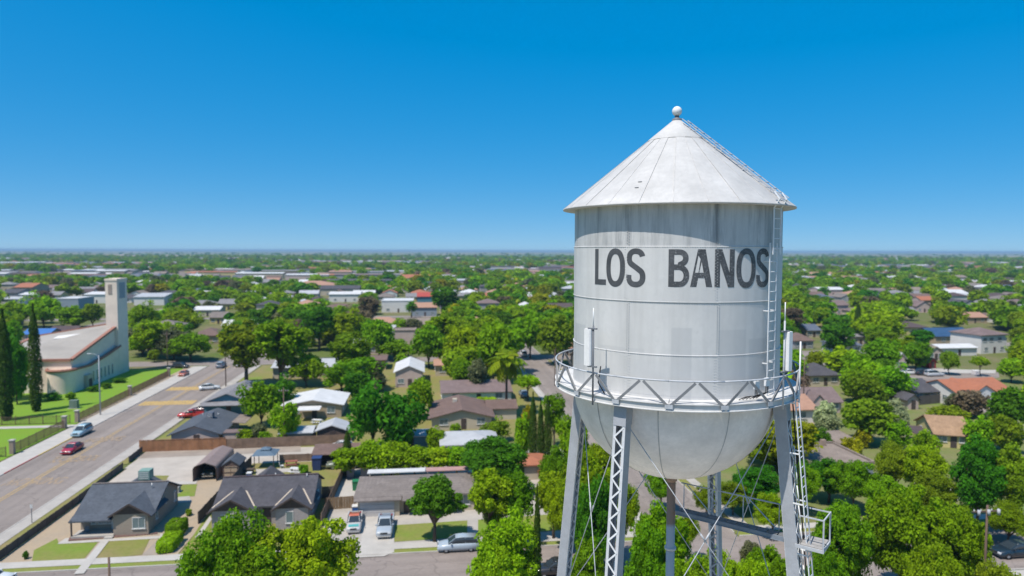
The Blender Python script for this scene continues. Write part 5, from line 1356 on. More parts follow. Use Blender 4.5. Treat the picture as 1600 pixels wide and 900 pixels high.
# ---- metal carport with a parked pickup, garden shed, sheltered truck
def carport():
    root = empty('metal_carport', W(-31.6, 102.2), GA, 'arched brown metal carport sheltering a pickup', 'carport')
    m = mat('brown_ribbed_metal', (0.25, 0.185, 0.165), 0.6, 0.15, 0.8, 12, stretch=(0.2, 4, 0.2))
    wd, ln, h = 3.2, 9.0, 2.7
    prof = [(-wd / 2, 0), (-wd / 2, 1.75)] + [(-wd / 2 + 0.55 * (1 - math.cos(t)), 1.75 + 0.55 * math.sin(t)) for t in (0.4, 0.8, 1.2)] + [(0, h)] + [(wd / 2 - 0.55 * (1 - math.cos(t)), 1.75 + 0.55 * math.sin(t)) for t in (1.2, 0.8, 0.4)] + [(wd / 2, 1.75), (wd / 2, 0)]
    mb = MB(); n = len(prof)
    inn = [(x * 0.965, z - (0.07 if z > 1 else 0)) for x, z in prof]
    vs = [(x, y, z) for y in (0, ln) for x, z in prof] + [(x, y, z) for y in (0, ln) for x, z in inn]
    fs = []
    for i in range(n - 1):
        fs += [(i, i + 1, n + i + 1, n + i), (2 * n + i + 1, 2 * n + i, 3 * n + i, 3 * n + i + 1), (i + 1, i, 2 * n + i, 2 * n + i + 1), (n + i, n + i + 1, 3 * n + i + 1, 3 * n + i)]
    mb.add(vs, fs); mb.build('shell', m, root)
    mb = MB(); mb.add([(x, ln - 0.2, z) for x, z in inn], [tuple(range(n))]); mb.build('back_panel', m, root)
    mb = MB()
    for y in (0.02,): mb.tube([(x, y, z) for x, z in prof], 0.05, 6)
    mb.build('front_hoop', m_fascia, root)
    HOUSES.append((-31.6, 106, 2, 5))
carport()
S90 = PI / 2 + GA
vehicle('dark green pickup parked inside the arched carport', 'pickup', paint('dark_green_paint', (0.03, 0.07, 0.055)), W(-31.6, 106.0), S90 + PI, 'pickup truck', 0.95)
h = house('small tan garden shed with double doors beside the arched carport', -28.3, 103.2, 2.2, 3.4, 2.0, 2.75, 'gy', 'slate', mat('brown_boards', (0.13, 0.09, 0.075)), 0.2, wins=[], door=False, name='garden_shed', cat='shed', group='sheds')
for s in (-1, 1):
    mb = MB(); mb.box((s * 0.46, -0.04, 0.92), (0.86, 0.08, 1.7)); d = mb.build('door', WM['tan'], h)
    for z in (0.15, 0.92, 1.69):
        mb = MB(); mb.box((s * 0.46, -0.1, z), (0.86, 0.05, 0.09)); mb.build('batten', m_fascia, d)
def gazebo():
    root = empty('garden_gazebo', W(-24.6, 108.6), GA, 'square blue canopy gazebo in the back garden by the alley', 'gazebo')
    m = mat('blue_canvas', (0.10, 0.15, 0.20), 0.85, 0.15, 1)
    for s in (-1, 1):
        for t in (-1, 1):
            mb = MB(); mb.box((1.4 * s, 1.4 * t, 1.05), (0.1, 0.1, 2.1)); mb.build('post', m_fascia, root)
    mb = MB()
    for (r0, z0, r1, z1) in ((1.75, 2.05, 0.55, 2.6), (0.75, 2.68, 0.05, 3.0)):
        vs = [(i * r0, j * r0, z0) for i, j in ((-1, -1), (1, -1), (1, 1), (-1, 1))] + [(i * r1, j * r1, z1) for i, j in ((-1, -1), (1, -1), (1, 1), (-1, 1))]
        mb = MB(); mb.add(vs, [(0, 1, 5, 4), (1, 2, 6, 5), (2, 3, 7, 6), (3, 0, 4, 7), (4, 5, 6, 7), (3, 2, 1, 0)]); mb.build('canopy', m, root)
gazebo()
def table(lbl, a, b, m, s=1.0):
    r = empty('picnic_table', W(a, b), GA + rnd.uniform(-.3, .3), lbl, 'table')
    mb = MB(); mb.box((0, 0, 0.74), (1.8 * s, 0.8, 0.07)); mb.build('table_top', m, r)
    for x in (-0.7, 0.7):
        mb = MB(); mb.box((x * s, 0, 0.35), (0.1, 0.7, 0.7)); mb.build('leg', m, r)
    for y in (-0.75, 0.75):
        mb = MB(); mb.box((0, y, 0.42), (1.8 * s, 0.3, 0.06)); mb.build('bench', m, r)
table('dark wooden picnic table beside the blue gazebo', -26.4, 105.0, m_bark); table('white garden table in front of the gazebo', -19.4, 104.6, m_trim); table('brick red garden table by the alley wall', -20.8, 108.2, mat('redwood', (0.28, 0.10, 0.07), 0.9))
table('white table on the patio of the tan house with white patched roof', -21.0, 134.0, m_trim)
def lean_to():
    root = empty('truck_shelter', W(-13.4, 106.2), GA, 'open fronted shelter with brown sloping roof over an old truck', 'shelter')
    mb = MB(); mb.slab([(-4.2, 0.6, 2.0), (4.2, 0.6, 2.0), (4.2, 4.6, 2.55), (-4.2, 4.6, 2.55)], 0.12); mb.build('roof', RM['brown'], root)
    mb = MB(); mb.box((0, 4.4, 1.2), (8.2, 0.12, 2.4)); mb.build('back_wall', mat('brown_boards', (0.13, 0.09, 0.075)), root)
    for x in (-4.1, 4.1):
        mb = MB(); mb.box((x, 2.6, 1.1), (0.1, 3.6, 2.0)); mb.build('side_wall', mat('brown_boards', (0.13, 0.09, 0.075)), root)
    HOUSES.append((-13.4, 108.5, 4.5, 2.8))
lean_to()
vehicle('old olive green pickup standing under the brown sloping shelter', 'pickup', paint('olive_paint', (0.16, 0.18, 0.13)), W(-12.6, 106.3), GA + PI, 'pickup truck', 0.95, roofpaint=paint('pale_paint', (0.45, 0.44, 0.40)))
def bin_(lbl, a, b, m, lid, s=1.0):
    r = empty('wheelie_bin', W(a, b), GA, lbl, 'bin', 'bins in the yards')
    mb = MB(); mb.box((0, 0, 0.5 * s), (0.62 * s, 0.7 * s, 1.0 * s), 0, 0, 1.15); mb.build('tub', m, r)
    mb = MB(); mb.box((0, -0.02, 1.05 * s), (0.78 * s, 0.86 * s, 0.1)); mb.build('lid', lid, r)
    for x in (-0.28, 0.28):
        mb = MB(); mb.tube([(x * s - 0.04, 0.36 * s, 0.12), (x * s + 0.04, 0.36 * s, 0.12)], 0.12, 10); mb.build('wheel', m_tyre, r)
m_grn = mat('green_plastic', (0.02, 0.17, 0.07), 0.5, 0.1); m_gld = mat('yellow_plastic', (0.60, 0.36, 0.02), 0.5, 0.1); m_blu = mat('blue_plastic', (0.02, 0.09, 0.30), 0.5, 0.1); m_ind = mat('indigo_plastic', (0.03, 0.05, 0.14), 0.5, 0.1)
bin_('green bin standing by itself in the yard beside the garage', -9.9, 96.3, m_grn, m_grn, 1.25)
bin_('grey tub with yellow lid by the fence corner', -11.2, 101.6, m_dark, m_gld, 1.5); bin_('grey tub with yellow lid beside the white patio roof', -9.2, 101.6, m_dark, m_gld, 1.5)
bin_('large dark blue bin under the sloping shelter', -16.6, 105.9, m_ind, m_ind, 1.8)
bin_('bright blue barrel beside the bright green hedge', -8.2, 113.0, m_blu, m_blu, 1.6)
bin_('blue tub at the corner of the garage', -9.1, 87.6, m_blu, m_trim, 1.0)
bin_('blue tub on the lawn beyond the grey twin gabled house', -25.6, 102.6, m_blu, m_trim, 0.9)
def ac_unit(lbl, a, b):
    r = empty('air_conditioner', W(a, b), GA, lbl, 'air conditioner')
    mb = MB(); mb.box((0, 0, 0.42), (0.8, 0.8, 0.8)); mb.build('casing', WM['grey'], r)
    mb = MB(); mb.lathe([(0.05, 0.84), (0.3, 0.86), (0.32, 0.82)], 14); mb.build('fan_grille', m_dark, r)
    mb = MB(); mb.box((0, 0, 0.03), (1.1, 1.1, 0.08)); mb.build('slab', m_conc, r)
ac_unit('grey air conditioner box in the yard behind the tan bungalow', -34.0, 98.2); ac_unit('grey air conditioner box on the path beside the garage house', 9.3, 93.0)
pl_ = empty('paddling_pool', W(-28.6, 124.2), 0, 'round light blue paddling pool behind the brown alley fence', 'pool')
mb = MB(); mb.lathe([(0.9, 0.0), (1.05, 0.12), (1.05, 0.38), (0.95, 0.42), (0.85, 0.36), (0.85, 0.1), (0.01, 0.08)], 20); mb.build('tub', mat('pale_blue_plastic', (0.35, 0.55, 0.68), 0.4, 0.1), pl_)
mb = MB(); mb.lathe([(0.84, 0.28), (0.01, 0.28)], 20); mb.build('water', mat('pool_water', (0.25, 0.5, 0.6), 0.05, 0.1), pl_)
def chair(lbl, a, b, m, rz):
    r = empty('garden_chair', W(a, b), rz, lbl, 'chair', 'garden chairs')
    mb = MB(); mb.box((0, 0, 0.42), (0.5, 0.5, 0.05)); mb.build('seat', m, r)
    mb = MB(); mb.beam((0, 0.24, 0.42), (0, 0.36, 0.9), 0.48, 0.05, up=(0, 1, 0)); mb.build('backrest', m, r)
    for i in (-1, 1):
        for j in (-1, 1):
            mb = MB(); mb.box((0.21 * i, 0.21 * j, 0.2), (0.05, 0.05, 0.4)); mb.build('leg', m, r)
chair('white garden chair beside the white table in front of the gazebo', -18.2, 105.0, m_trim, 0.6); chair('white garden chair on the brick red table side of the gazebo garden', -22.0, 107.2, m_trim, 2.1)
chair('dark chair standing in the shaded porch of the tan bungalow', -39.3, 84.7, m_dark, 0.2)
# ridge caps and gutters of the front row
for hs_, (x0, x1, y, z) in (('tan brick bungalow', (-4.3, 4.4, 5.5, 4.47)), ('grey brick house', (-5.8, 5.75, 6.05, 4.62))):
    r = [o for o in COL.objects if o.get('label', '').startswith(hs_)][0]
    mb = MB(); n = 18
    for i in range(n): mb.box((x0 + (x1 - x0) * (i + 0.5) / n, y, z + 0.012 * (i % 2)), ((x1 - x0) / n, 0.34, 0.05))
    o = mb.build('ridge_cap', RM['greybrown'] if 'tan' in hs_ else RM['darkbrown'], r); o['kind'] = 'stuff'
# ---- vehicles
SOUTH, NORTH = GA - PI / 2, GA + PI / 2
def at(px, py): g = G(px, py); return Vector((g.x, g.y, 0.03))
vehicle('silver pickup parked on the concrete drive in front of the garage', 'pickup', paint('silver_paint', (0.36, 0.40, 0.44)), at(602, 829), SOUTH, 'pickup truck', 0.98)
vehicle('orange roofed truck with teal and white hood beside the silver pickup', 'pickup', paint('faded_white_paint', (0.48, 0.46, 0.44)), at(554, 823), SOUTH + 0.05, 'truck', 0.9, roofpaint=paint('orange_paint', (0.52, 0.13, 0.06)), hood=paint('teal_paint', (0.10, 0.42, 0.38)))
vehicle('silver wagon parked at the kerb under the small street tree', 'suv', paint('bluish_silver_paint', (0.36, 0.42, 0.48)), at(716, 859), GA + PI, 'car', 0.93)
vehicle('red car driving along the boulevard', 'sedan', paint('red_paint', (0.36, 0.012, 0.035)), at(113, 706), SOUTH, 'car', 0.98)
vehicle('pale blue car at the kerb by the church fence', 'suv', paint('ice_blue_paint', (0.30, 0.44, 0.50)), at(128, 679), SOUTH, 'car', 0.98)
vehicle('white car stopped beside the far crosswalk', 'sedan', paint('white_paint', (0.66, 0.66, 0.65)), at(327, 609), SOUTH + 1.9, 'car', 1.0)
vehicle('bright red pickup parked beside the blue grey roofed house', 'pickup', paint('bright_red_paint', (0.50, 0.03, 0.02)), W(-46.3, 141.5, 0.1), GA + PI + 0.1, 'pickup truck', 0.85)
vehicle('dark maroon car parked behind the bright red pickup', 'sedan', paint('maroon_paint', (0.10, 0.02, 0.035)), W(-45.6, 146.0, 0.1), GA + PI, 'car', 0.95, roofpaint=paint('white_paint', (0.66, 0.66, 0.65)))
vehicle('orange car at the kerb past the church fence', 'sedan', paint('orange_red_paint', (0.50, 0.14, 0.07)), at(287, 587), SOUTH, 'car', 0.95)
vehicle('dark car turning at the cross street', 'suv', paint('black_paint', (0.025, 0.025, 0.03)), at(283, 575), SOUTH + 1.2, 'car', 0.95)
vehicle('grey blue car driving away up the boulevard', 'suv', paint('steel_blue_paint', (0.20, 0.25, 0.30)), at(346, 574), NORTH, 'car', 1.0)
vehicle('white van with teal glass parked up the boulevard', 'suv', paint('white_paint', (0.66, 0.66, 0.65)), at(376, 572), NORTH, 'van', 1.05)
vehicle('white sedan parked in the alley behind the sloping shelter', 'sedan', paint('white_paint', (0.66, 0.66, 0.65)), W(-13.6, 116.2, 0.02), GA, 'car', 0.98)
vehicle('dark navy car in the street below the utility pole', 'sedan', paint('navy_paint', (0.012, 0.025, 0.04)), at(1584, 868), GA + PI, 'car', 1.05)
vehicle('white van at the kerb in the near corner of the picture', 'suv', paint('white_paint', (0.66, 0.66, 0.65)), W(-43.1, 73.0, 0.03), GA, 'van', 1.0)
vehicle('white and teal car half hidden behind the latticed front leg', 'suv', paint('white_paint', (0.66, 0.66, 0.65)), at(935, 896), GA + 0.1, 'car', 0.95)
vehicle('red tailed dark pickup in the street beside the left tower leg', 'pickup', paint('black_paint', (0.025, 0.025, 0.03)), at(872, 897), GA + PI, 'pickup truck', 0.9)
vehicle('white car on the curving street by the orange tiled house', 'sedan', paint('white_paint', (0.66, 0.66, 0.65)), at(1421, 585), GA, 'car', 1.0)
vehicle('dark blue car on the curving street by the orange tiled house', 'suv', paint('navy_paint', (0.012, 0.025, 0.04)), at(1444, 586), GA, 'car', 1.0)
vehicle('silver car parked in front of the orange tiled house', 'suv', paint('pale_silver_paint', (0.46, 0.48, 0.51)), at(1459, 588), GA, 'car', 1.0)
vehicle('white car under the loose trees near the concrete driveway', 'sedan', paint('white_paint', (0.66, 0.66, 0.65)), at(1448, 757), GA + 0.5, 'car', 0.95)
vehicle('blue car in the shade of the palm', 'sedan', paint('steel_blue_paint', (0.20, 0.25, 0.30)), at(818, 619), NORTH, 'car', 1.0)
vehicle('white truck at the far end of the parallel street', 'suv', paint('white_paint', (0.66, 0.66, 0.65)), at(818, 556), NORTH, 'car', 1.0)
vehicle('white car in front of the long low house', 'sedan', paint('white_paint', (0.66, 0.66, 0.65)), at(553, 541), GA, 'car', 1.0)
# ---- fences
m_ofence = mat('orange_cedar', (0.31, 0.145, 0.070), 0.85, 0.3, 0.9, 8, rand=0.2); m_bfence = mat('weathered_brown_fence', (0.225, 0.150, 0.105), 0.9, 0.3, 1.2, 8); m_gfence = mat('dark_grey_fence', (0.095, 0.085, 0.080), 0.9, 0.3, 1.2, 8)
root = empty('wooden_fence', W(-46.8, 118.4), GA, 'bright orange cedar board fence along the alley', 'fence', 'fences and walls')
x = 0.0
while x < 13.4:
    wd = 0.40
    mb = MB(); mb.box((x + wd / 2, (0.02 if int(x / wd) % 2 else 0.0), 0.95 + rnd.uniform(-0.02, 0.02)), (wd * 0.96, 0.04, 1.84)); mb.build('board', m_ofence, root); x += wd
for k in range(7):
    mb = MB(); mb.box((k * 2.2 + 0.1, 0.09, 0.95), (0.1, 0.1, 1.9)); mb.build('post', m_ofence, root)
mb = MB(); mb.box((6.7, 0.0, 1.93), (13.4, 0.12, 0.05)); mb.build('cap_rail', m_ofence, root)
fence('weathered brown board fence continuing the orange one', [(-33.3, 118.5), (-13.0, 119.2)], 1.7, m_bfence)
fence('dark low board fence beside the boulevard by the tan bungalow', [(-45.25, 78.3), (-45.25, 94.0), (-45.6, 109.4)], 1.0, m_gfence, 2.0)
fence('short dark fence at the alley mouth', [(-46.0, 112.6), (-46.2, 118.0)], 1.0, m_gfence, 1.8)
fence('dark picket fence between the tan bungalow and the grey brick house', [(-27.5, 86.5), (-27.4, 91.0), (-26.9, 109.0)], 1.5, m_gfence)
fence('dark gate fence joining the grey brick house', [(-26.9, 95.0), (-24.6, 95.0)], 1.5, m_gfence, 1.2)
fence('dark board fence in the side yard of the grey brick house', [(-12.7, 84.0), (-12.2, 108.0)], 1.6, m_bfence)
fence('brown board wall along the back of the gazebo garden', [(-22.9, 110.2), (-16.6, 110.3)], 1.2, m_bfence)
fence('leaning brown board fence beside the garage', [(-13.0, 89.2), (-9.2, 89.6)], 1.6, mat('tan_fence', (0.24, 0.16, 0.09), 0.9, 0.3, 1.2, 8), 1.9, plank=0.3)
fence('short board fence closing the yard of the grey brick house', [(-14.0, 93.5), (-12.6, 93.5)], 1.6, m_gfence, 1.3)
fence('long brown fence behind the solar panel house', [(-40, 200.5), (-14, 201.5)], 2.0, mat('dark_brown_fence', (0.11, 0.06, 0.05), 0.9, 0.3, 1), 2.6)
fence('brown fence beside the small pinkish gabled shed', [Gab(1437, 633), Gab(1468, 630)], 2.0, m_gfence, 2.4)
# iron fence on brick piers along the church lawn
m_pier = brickmat('pier_brick', (0.33, 0.24, 0.18), (0.29, 0.20, 0.15), (0.35, 0.31, 0.27)); m_iron = mat('rusty_iron', (0.17, 0.105, 0.07), 0.8, 0.3, 2)
def iron_fence(lbl, p, q, piers):
    p0 = W(*p); root = empty('iron_fence', p0, 0, lbl, 'fence', 'fences and walls')
    A, B = Vector((0, 0, 0)), W(*q) - p0; L = (B - A).length; n = max(1, round(L / 2.4)); d = (B - A) / n
    for i in range(n + 1):
        mb = MB(); mb.beam(A + d * i, A + d * i + Vector((0, 0, 1.75)), 0.09, 0.09, up=d); mb.build('post', m_iron, root)
    for i in range(n):
        mb = MB(); k = 15
        for j in range(k):
            c = A + d * (i + (j + 0.5) / k); mb.beam(c + Vector((0, 0, 0.1)), c + Vector((0, 0, 1.65)), 0.045, 0.03, up=d)
        for z in (0.2, 1.5): mb.beam(A + d * i + Vector((0, 0, z)), A + d * (i + 1) + Vector((0, 0, z)), 0.05, 0.04)
        o = mb.build('picket_bay', m_iron, root); o['kind'] = 'stuff'
    for t in piers:
        c = A.lerp(B, t); mb = MB(); mb.box((c.x, c.y, 1.1), (0.62, 0.62, 2.2), GA); pr_ = mb.build('brick_pier', m_pier, root)
        mb = MB(); mb.box((c.x, c.y, 2.27), (0.82, 0.82, 0.15), GA); mb.build('pier_cap', m_conc2, pr_)
iron_fence('rusty iron fence on brick piers along the lower church lawn', (-66.6, 119.6), (-66.6, 135.6), (0.0, 1.0))
iron_fence('rusty iron fence bordering the road beside the church', (-66.6, 140.2), (-67.0, 188.0), (0.0, 0.5, 1.0))
iron_fence('rusty iron fence along the footpath across the church lawn', (-67.4, 139.2), (-108, 139.2), ())
iron_fence('brick gate piers at the near end of the church fence', (-68.9, 117.8), (-66.6, 117.9), (0.0,))
# ---- poles and signs
pole('tall grey lamp pole beside the church', at(157, 649), 12.0, lamp=-0.8, r=0.14, m=m_steel, cat='street lamp', name='street_lamp')
pole('wooden utility pole near the far corner of the church lawn', at(262, 578), 10.5, 2.0)
pole('wooden utility pole beside the boulevard opposite the church', at(353, 604), 11.5, 2.0)
pole('wooden utility pole rising from the alley garden', W(-24.0, 119.0), 10.0, 1.6)
pole('utility pole with three white transformers over the near street', W(48.5, 54.9), 10.9, 2.6, transf=3)
pole('plain brown utility pole top at the bottom edge of the picture', W(-22.7, 52.8), 11.0)
pole('slim utility pole beyond the palm street', at(867, 603), 9.0)
pole('grey utility pole among the far east houses', at(1255, 645), 11.0)
pole('white lamp pole in the middle distance beyond the church', at(247, 545), 6.5, lamp=0.5, r=0.1, m=m_trim, cat='street lamp', name='street_lamp')
sg = empty('street_sign', at(50, 818), GA, 'small white street sign on a thin post by the boulevard', 'sign', 'poles and signs')
mb = MB(); mb.tube([(0, 0, 0), (0, 0, 2.3)], 0.04, 6); mb.build('post', m_dark, sg)
mb = MB(); mb.box((0, -0.05, 2.1), (0.3, 0.02, 0.45)); mb.build('sign_plate', m_trim, sg)
bx = empty('utility_cabinet', at(116, 638), GA, 'green utility cabinet on the church lawn', 'cabinet')
mb = MB(); mb.box((0, 0, 0.85), (1.5, 1.0, 1.7)); mb.build('cabinet_body', mat('cabinet_green', (0.16, 0.21, 0.18), 0.6), bx)
mb = MB(); mb.box((0, 0, 0.03), (1.9, 1.4, 0.14)); mb.build('plinth', m_conc, bx)
mb = MB(); mb.box((0, -0.52, 0.85), (0.7, 0.05, 1.5)); mb.build('cabinet_door', mat('cabinet_green', (0.16, 0.21, 0.18)), bx)
# ================================================================== HOUSES EAST OF THE TOWER
def pxh(label, x0, x1, yb, depth, eave, ridge, kind, roof, wall, rot=0.0, **kw):
    g = G((x0 + x1) / 2, yb); d = (g - Vector((0, 0, CAM_H))).dot(_f); a, b = AB(g)
    return house(label, a, b, (x1 - x0) / FPX * d * 0.97, depth, eave, ridge, kind, roof, wall, rot=rot, **kw)
pxh('dark hip roofed house with beige walls just beyond the balcony', 1263, 1314, 603, 9, 2.6, 5.0, 'hip', 'charcoal', 'cream')
pxh('blue grey hip roofed house behind the round dark tree', 1310, 1347, 553, 10, 2.7, 4.8, 'hip', 'bluegrey', 'white')
pxh('flat grey roofed house above the blue grey hip roof', 1330, 1358, 540, 9, 3.2, 3.6, 'gx', 'grey', 'cream')
pxh('brown hip roofed house next to the white antenna', 1240, 1272, 545, 9, 2.7, 5.0, 'hip', 'brown', 'grey')
pxh('blue grey gabled house with white vents beyond the antenna', 1260, 1283, 527, 9, 2.8, 4.6, 'gx', 'bluegrey', 'cream')
pxh('brown roofed house far beyond the antenna', 1230, 1254, 508, 10, 2.8, 5.2, 'gx', 'mauve', 'cream')
pxh('tall pale pink house among eastern treetops', 1306, 1326, 492, 9, 5.2, 7.2, 'gx', 'mauve', 'pink')
pxh('grey roofed house behind the slim eastern cypress', 1322, 1355, 524, 9, 2.8, 4.4, 'gx', 'grey', 'white')
pxh('narrow pinkish gable end beside the dark shaded tree', 1402, 1414, 577, 6, 3.4, 4.6, 'gy', 'white', 'pink')
pxh('yellow house with dark brown roof beyond the round green tree', 1401, 1450, 523, 10, 2.9, 5.0, 'hip', 'darkbrown', 'yellow')
h = pxh('house with wide blue solar roof near the white two storey house', 1458, 1527, 537, 13, 2.8, 5.0, 'gx', 'solar', 'tan')
pxh('long low white roofed building in front of the two storey house', 1465, 1530, 556, 7, 2.6, 3.3, 'gx', 'white', 'white', wins=[])
h = pxh('white two storey house with brown roof', 1525, 1580, 552, 11, 6.0, 8.0, 'hip', 'mauve', 'white', 0.18)
for u in (-4, -1.2, 2.4): window(h, (u, 0, 4.6), 1.6, 1.2, 0)
pxh('peach roofed house beyond the solar roof', 1500, 1545, 505, 10, 2.8, 4.6, 'gx', 'peach', 'tan')
pxh('pinkish gabled house high among the eastern trees', 1431, 1457, 488, 9, 3.4, 6.0, 'gy', 'mauve', 'pink')
pxh('brown gabled cottage in front of the low white roof', 1449, 1475, 563, 8, 2.5, 4.2, 'gy', 'dun', 'pink')
pxh('small red fronted shed below the brown gabled cottage', 1451, 1463, 576, 5, 2.0, 3.0, 'gy', 'brown', 'red', name='shed', cat='shed', wins=[])
h = pxh('white house with broad orange clay tile roof', 1484, 1588, 634, 9.5, 3.2, 5.0, 'gx', 'tile', 'white', 0.08)
mw, mr = MB(), MB(); gable_part(mw, mr, -5.5, 1.2, -2.4, 6.0, 3.1, 5.0, 'y', 0.4); mw.build('front_wall', WM['white'], h); mr.build('front_roof', RM['tile'], h)
for u in (-4.2, -2.2, 0.2): window(h, (u, -2.4, 1.5), 0.7, 1.3, 0, cross=0)
cooler(h, 5.5, 7.5, 5.2, WM['white'], 1.0)
pxh('grey roofed house with yellow gable below the curving street', 1424, 1470, 630, 10, 2.6, 4.4, 'gx', 'charcoal', 'yellow', 0.1)
pxh('small pinkish gabled shed beside the yellow gabled house', 1417, 1436, 640, 4, 2.3, 3.2, 'gy', 'charcoal', 'pink', name='shed', cat='shed', group='sheds', wins=[])
h = pxh('tan shingled house with yellow west gable and low carport', 1462, 1514, 700, 9, 2.4, 4.4, 'gx', 'tan', 'yellow', -0.35)
mb = MB(); mb.slab([(-6.0, -1.0, 2.3), (-3.4, -1.0, 2.3), (-3.4, 5.0, 2.3), (-6.0, 5.0, 2.3)], 0.12); mb.build('carport_roof', RM['darkbrown'], h)
for yy in (-0.8, 4.8):
    mb = MB(); mb.box((-5.8, yy, 1.1), (0.12, 0.12, 2.2)); mb.build('carport_post', m_trim, h)
h = pxh('mauve roofed house with pink front gable and flowering white bushes', 1258, 1317, 646, 8, 2.5, 4.6, 'gx', 'mauve', 'pink')
mw, mr = MB(), MB(); gable_part(mw, mr, -3.6, -0.4, -1.4, 4.0, 2.5, 4.2, 'y', 0.3); mw.build('front_wall', WM['pink'], h); mr.build('front_roof', RM['mauve'], h)
pxh('red boarded shed with grey roof behind the yellow shrubs', 1299, 1341, 709, 5, 2.2, 2.9, 'gx', 'dun', 'red', 0.5, name='shed', cat='shed', group='sheds', wins=[])
h = house('low flat grey roofed house with brick chimney under the trees', *AB(W(*Gab(1318, 758))), 9.0, 10.0, 3.0, 3.0, 'flat', 'dun', 'blue', wins=[(2.0, 0, 1.2, 1.0)])
mb = MB(); mb.box((2.2, 8.8, 3.5), (0.7, 0.6, 1.0)); mb.build('chimney', m_pier, h)
pxh('tan roofed house east of the parallel street', 872, 898, 556, 9, 2.6, 4.6, 'gx', 'peach', 'cream')
# ================================================================== HOUSES FURTHER UP THE PICTURE
pxh('windowless peach box building beyond the long hedge', 614, 650, 537, 8, 4.6, 4.6, 'flat', 'dun', 'pink', wins=[], door=False, name='building', cat='building')
pxh('large white flat roofed store among the middle trees', 596, 646, 488, 20, 6.0, 6, 'flat', 'white', 'white', name='store_building', cat='building')
pxh('store front with red roof and teal wall', 652, 680, 479, 12, 6.0, 8, 'gx', mat('red_metal_roof', (0.40, 0.07, 0.05), 0.7), 'teal', name='store_building', cat='building')
pxh('peach tiled store behind the blue fronted shop', 643, 683, 494, 10, 4.5, 6.5, 'gx', 'peach', 'blue', name='store_building', cat='building')
pxh('long white roofed store beside the grey brown tree', 514, 563, 472, 16, 5.0, 6.2, 'gx', 'white', 'white', name='store_building', cat='building')
pxh('dark roofed hall behind the long white roofed store', 500, 562, 462, 18, 5.0, 7.0, 'gx', 'charcoal', 'cream', name='store_building', cat='building')
pxh('broad pink tiled apartment block in the middle distance', 452, 524, 458, 24, 6.0, 9.0, 'hip', 'peach', 'pink', name='apartment_block', cat='building')
pxh('long orange roofed block far up the middle', 628, 672, 446, 18, 7.0, 10.0, 'gx', 'tile', 'white', name='apartment_block', cat='building')
pxh('grey roofed motel with brown walls behind the church drive', 296, 345, 538, 12, 3.0, 5.2, 'hip', 'brown', 'tan')
pxh('white roofed house right of the olive trees', 303, 343, 494, 10, 3.2, 4.6, 'gx', 'white', 'cream')
pxh('tan house with yellow front beside the tall paired trees', 341, 371, 484, 10, 3.4, 5.6, 'gx', 'grey', 'yellow')
pxh('yellow gabled house below the white roofed one', 328, 353, 506, 9, 3.0, 5.0, 'gx', 'greybrown', 'yellow')
pxh('tan cottage just past the olive trees', 270, 291, 484, 9, 3.2, 5.0, 'gx', 'dun', 'cream')
pxh('white warehouse with broad pale roof behind the church tower', 210, 256, 477, 26, 5.0, 6.5, 'gx', 'pale', 'white', name='warehouse', cat='warehouse', wins=[])
pxh('white box warehouse with blue front left of the church tower', 84, 122, 484, 18, 6.0, 6.0, 'flat', 'white', 'blue', name='warehouse', cat='warehouse', wins=[])
pxh('long white warehouse behind the parking lot', 132, 168, 474, 22, 5.5, 6.5, 'gx', 'white', 'white', name='warehouse', cat='warehouse', wins=[])
pxh('small white warehouse above the lawn cypresses', 31, 54, 473, 15, 5.0, 6.0, 'gx', 'white', 'white', name='warehouse', cat='warehouse', wins=[])
pxh('orange roofed warehouse at the far west', 22, 50, 462, 22, 6.0, 8.5, 'gx', 'tile', 'tan', name='warehouse', cat='warehouse', wins=[])
pxh('dark roofed warehouse at the western edge', 0, 27, 470, 20, 5.0, 7.0, 'gx', 'charcoal', 'grey', name='warehouse', cat='warehouse', wins=[])
pxh('long pale shed at the western edge', -6, 30, 478, 12, 4.0, 5.0, 'gx', 'pale', 'white', name='warehouse', cat='warehouse', wins=[])
pxh('tan long house behind the orange roofed warehouse', 20, 58, 448, 16, 4.0, 7.0, 'gx', 'dun', 'tan')
pxh('blue tarped roof house behind the church', 36, 76, 534, 9, 2.8, 4.2, 'gx', mat('blue_tarp', (0.05, 0.16, 0.42), 0.6, 0.2, 1), 'tan')
pxh('brown roofed house beside the blue tarped roof', 76, 116, 530, 9, 2.8, 4.4, 'gx', 'darkbrown', 'cream')
pxh('white roofed strip of shops far east', 1225, 1262, 428, 30, 6, 7.5, 'gx', 'white', 'white', name='store_building', cat='building', wins=[])
pxh('long peach roofed block far east', 1268, 1314, 438, 22, 6, 9.0, 'gx', 'peach', 'pink', name='apartment_block', cat='building')
pxh('white block with red brick base far east', 1362, 1388, 442, 18, 6, 7.5, 'gx', 'white', 'red', name='store_building', cat='building')
pxh('white roofed house beneath the far brick block', 1279, 1322, 462, 16, 4.5, 6.0, 'gx', 'white', 'pink', name='store_building', cat='building')
pxh('white cube building in the far east trees', 1476, 1496, 436, 14, 9, 9, 'flat', 'white', 'white', name='building', cat='building', wins=[])
pxh('peach villa with broad roof far east', 1412, 1448, 434, 18, 5, 8.5, 'hip', 'peach', 'cream')
pxh('long cream block among the far east trees', 1490, 1513, 442, 14, 6, 8, 'gx', 'dun', 'cream', name='apartment_block', cat='building')
pxh('white roofed hall among the eastern trees', 1482, 1514, 468, 14, 4.5, 6.5, 'gx', 'white', 'pink', name='store_building', cat='building')
pxh('pale roofed hall at the eastern edge', 1545, 1574, 464, 14, 4.5, 6.5, 'gx', 'pale', 'tan', name='store_building', cat='building')
# ================================================================== TREES SEEN ONE BY ONE
T = pxtree
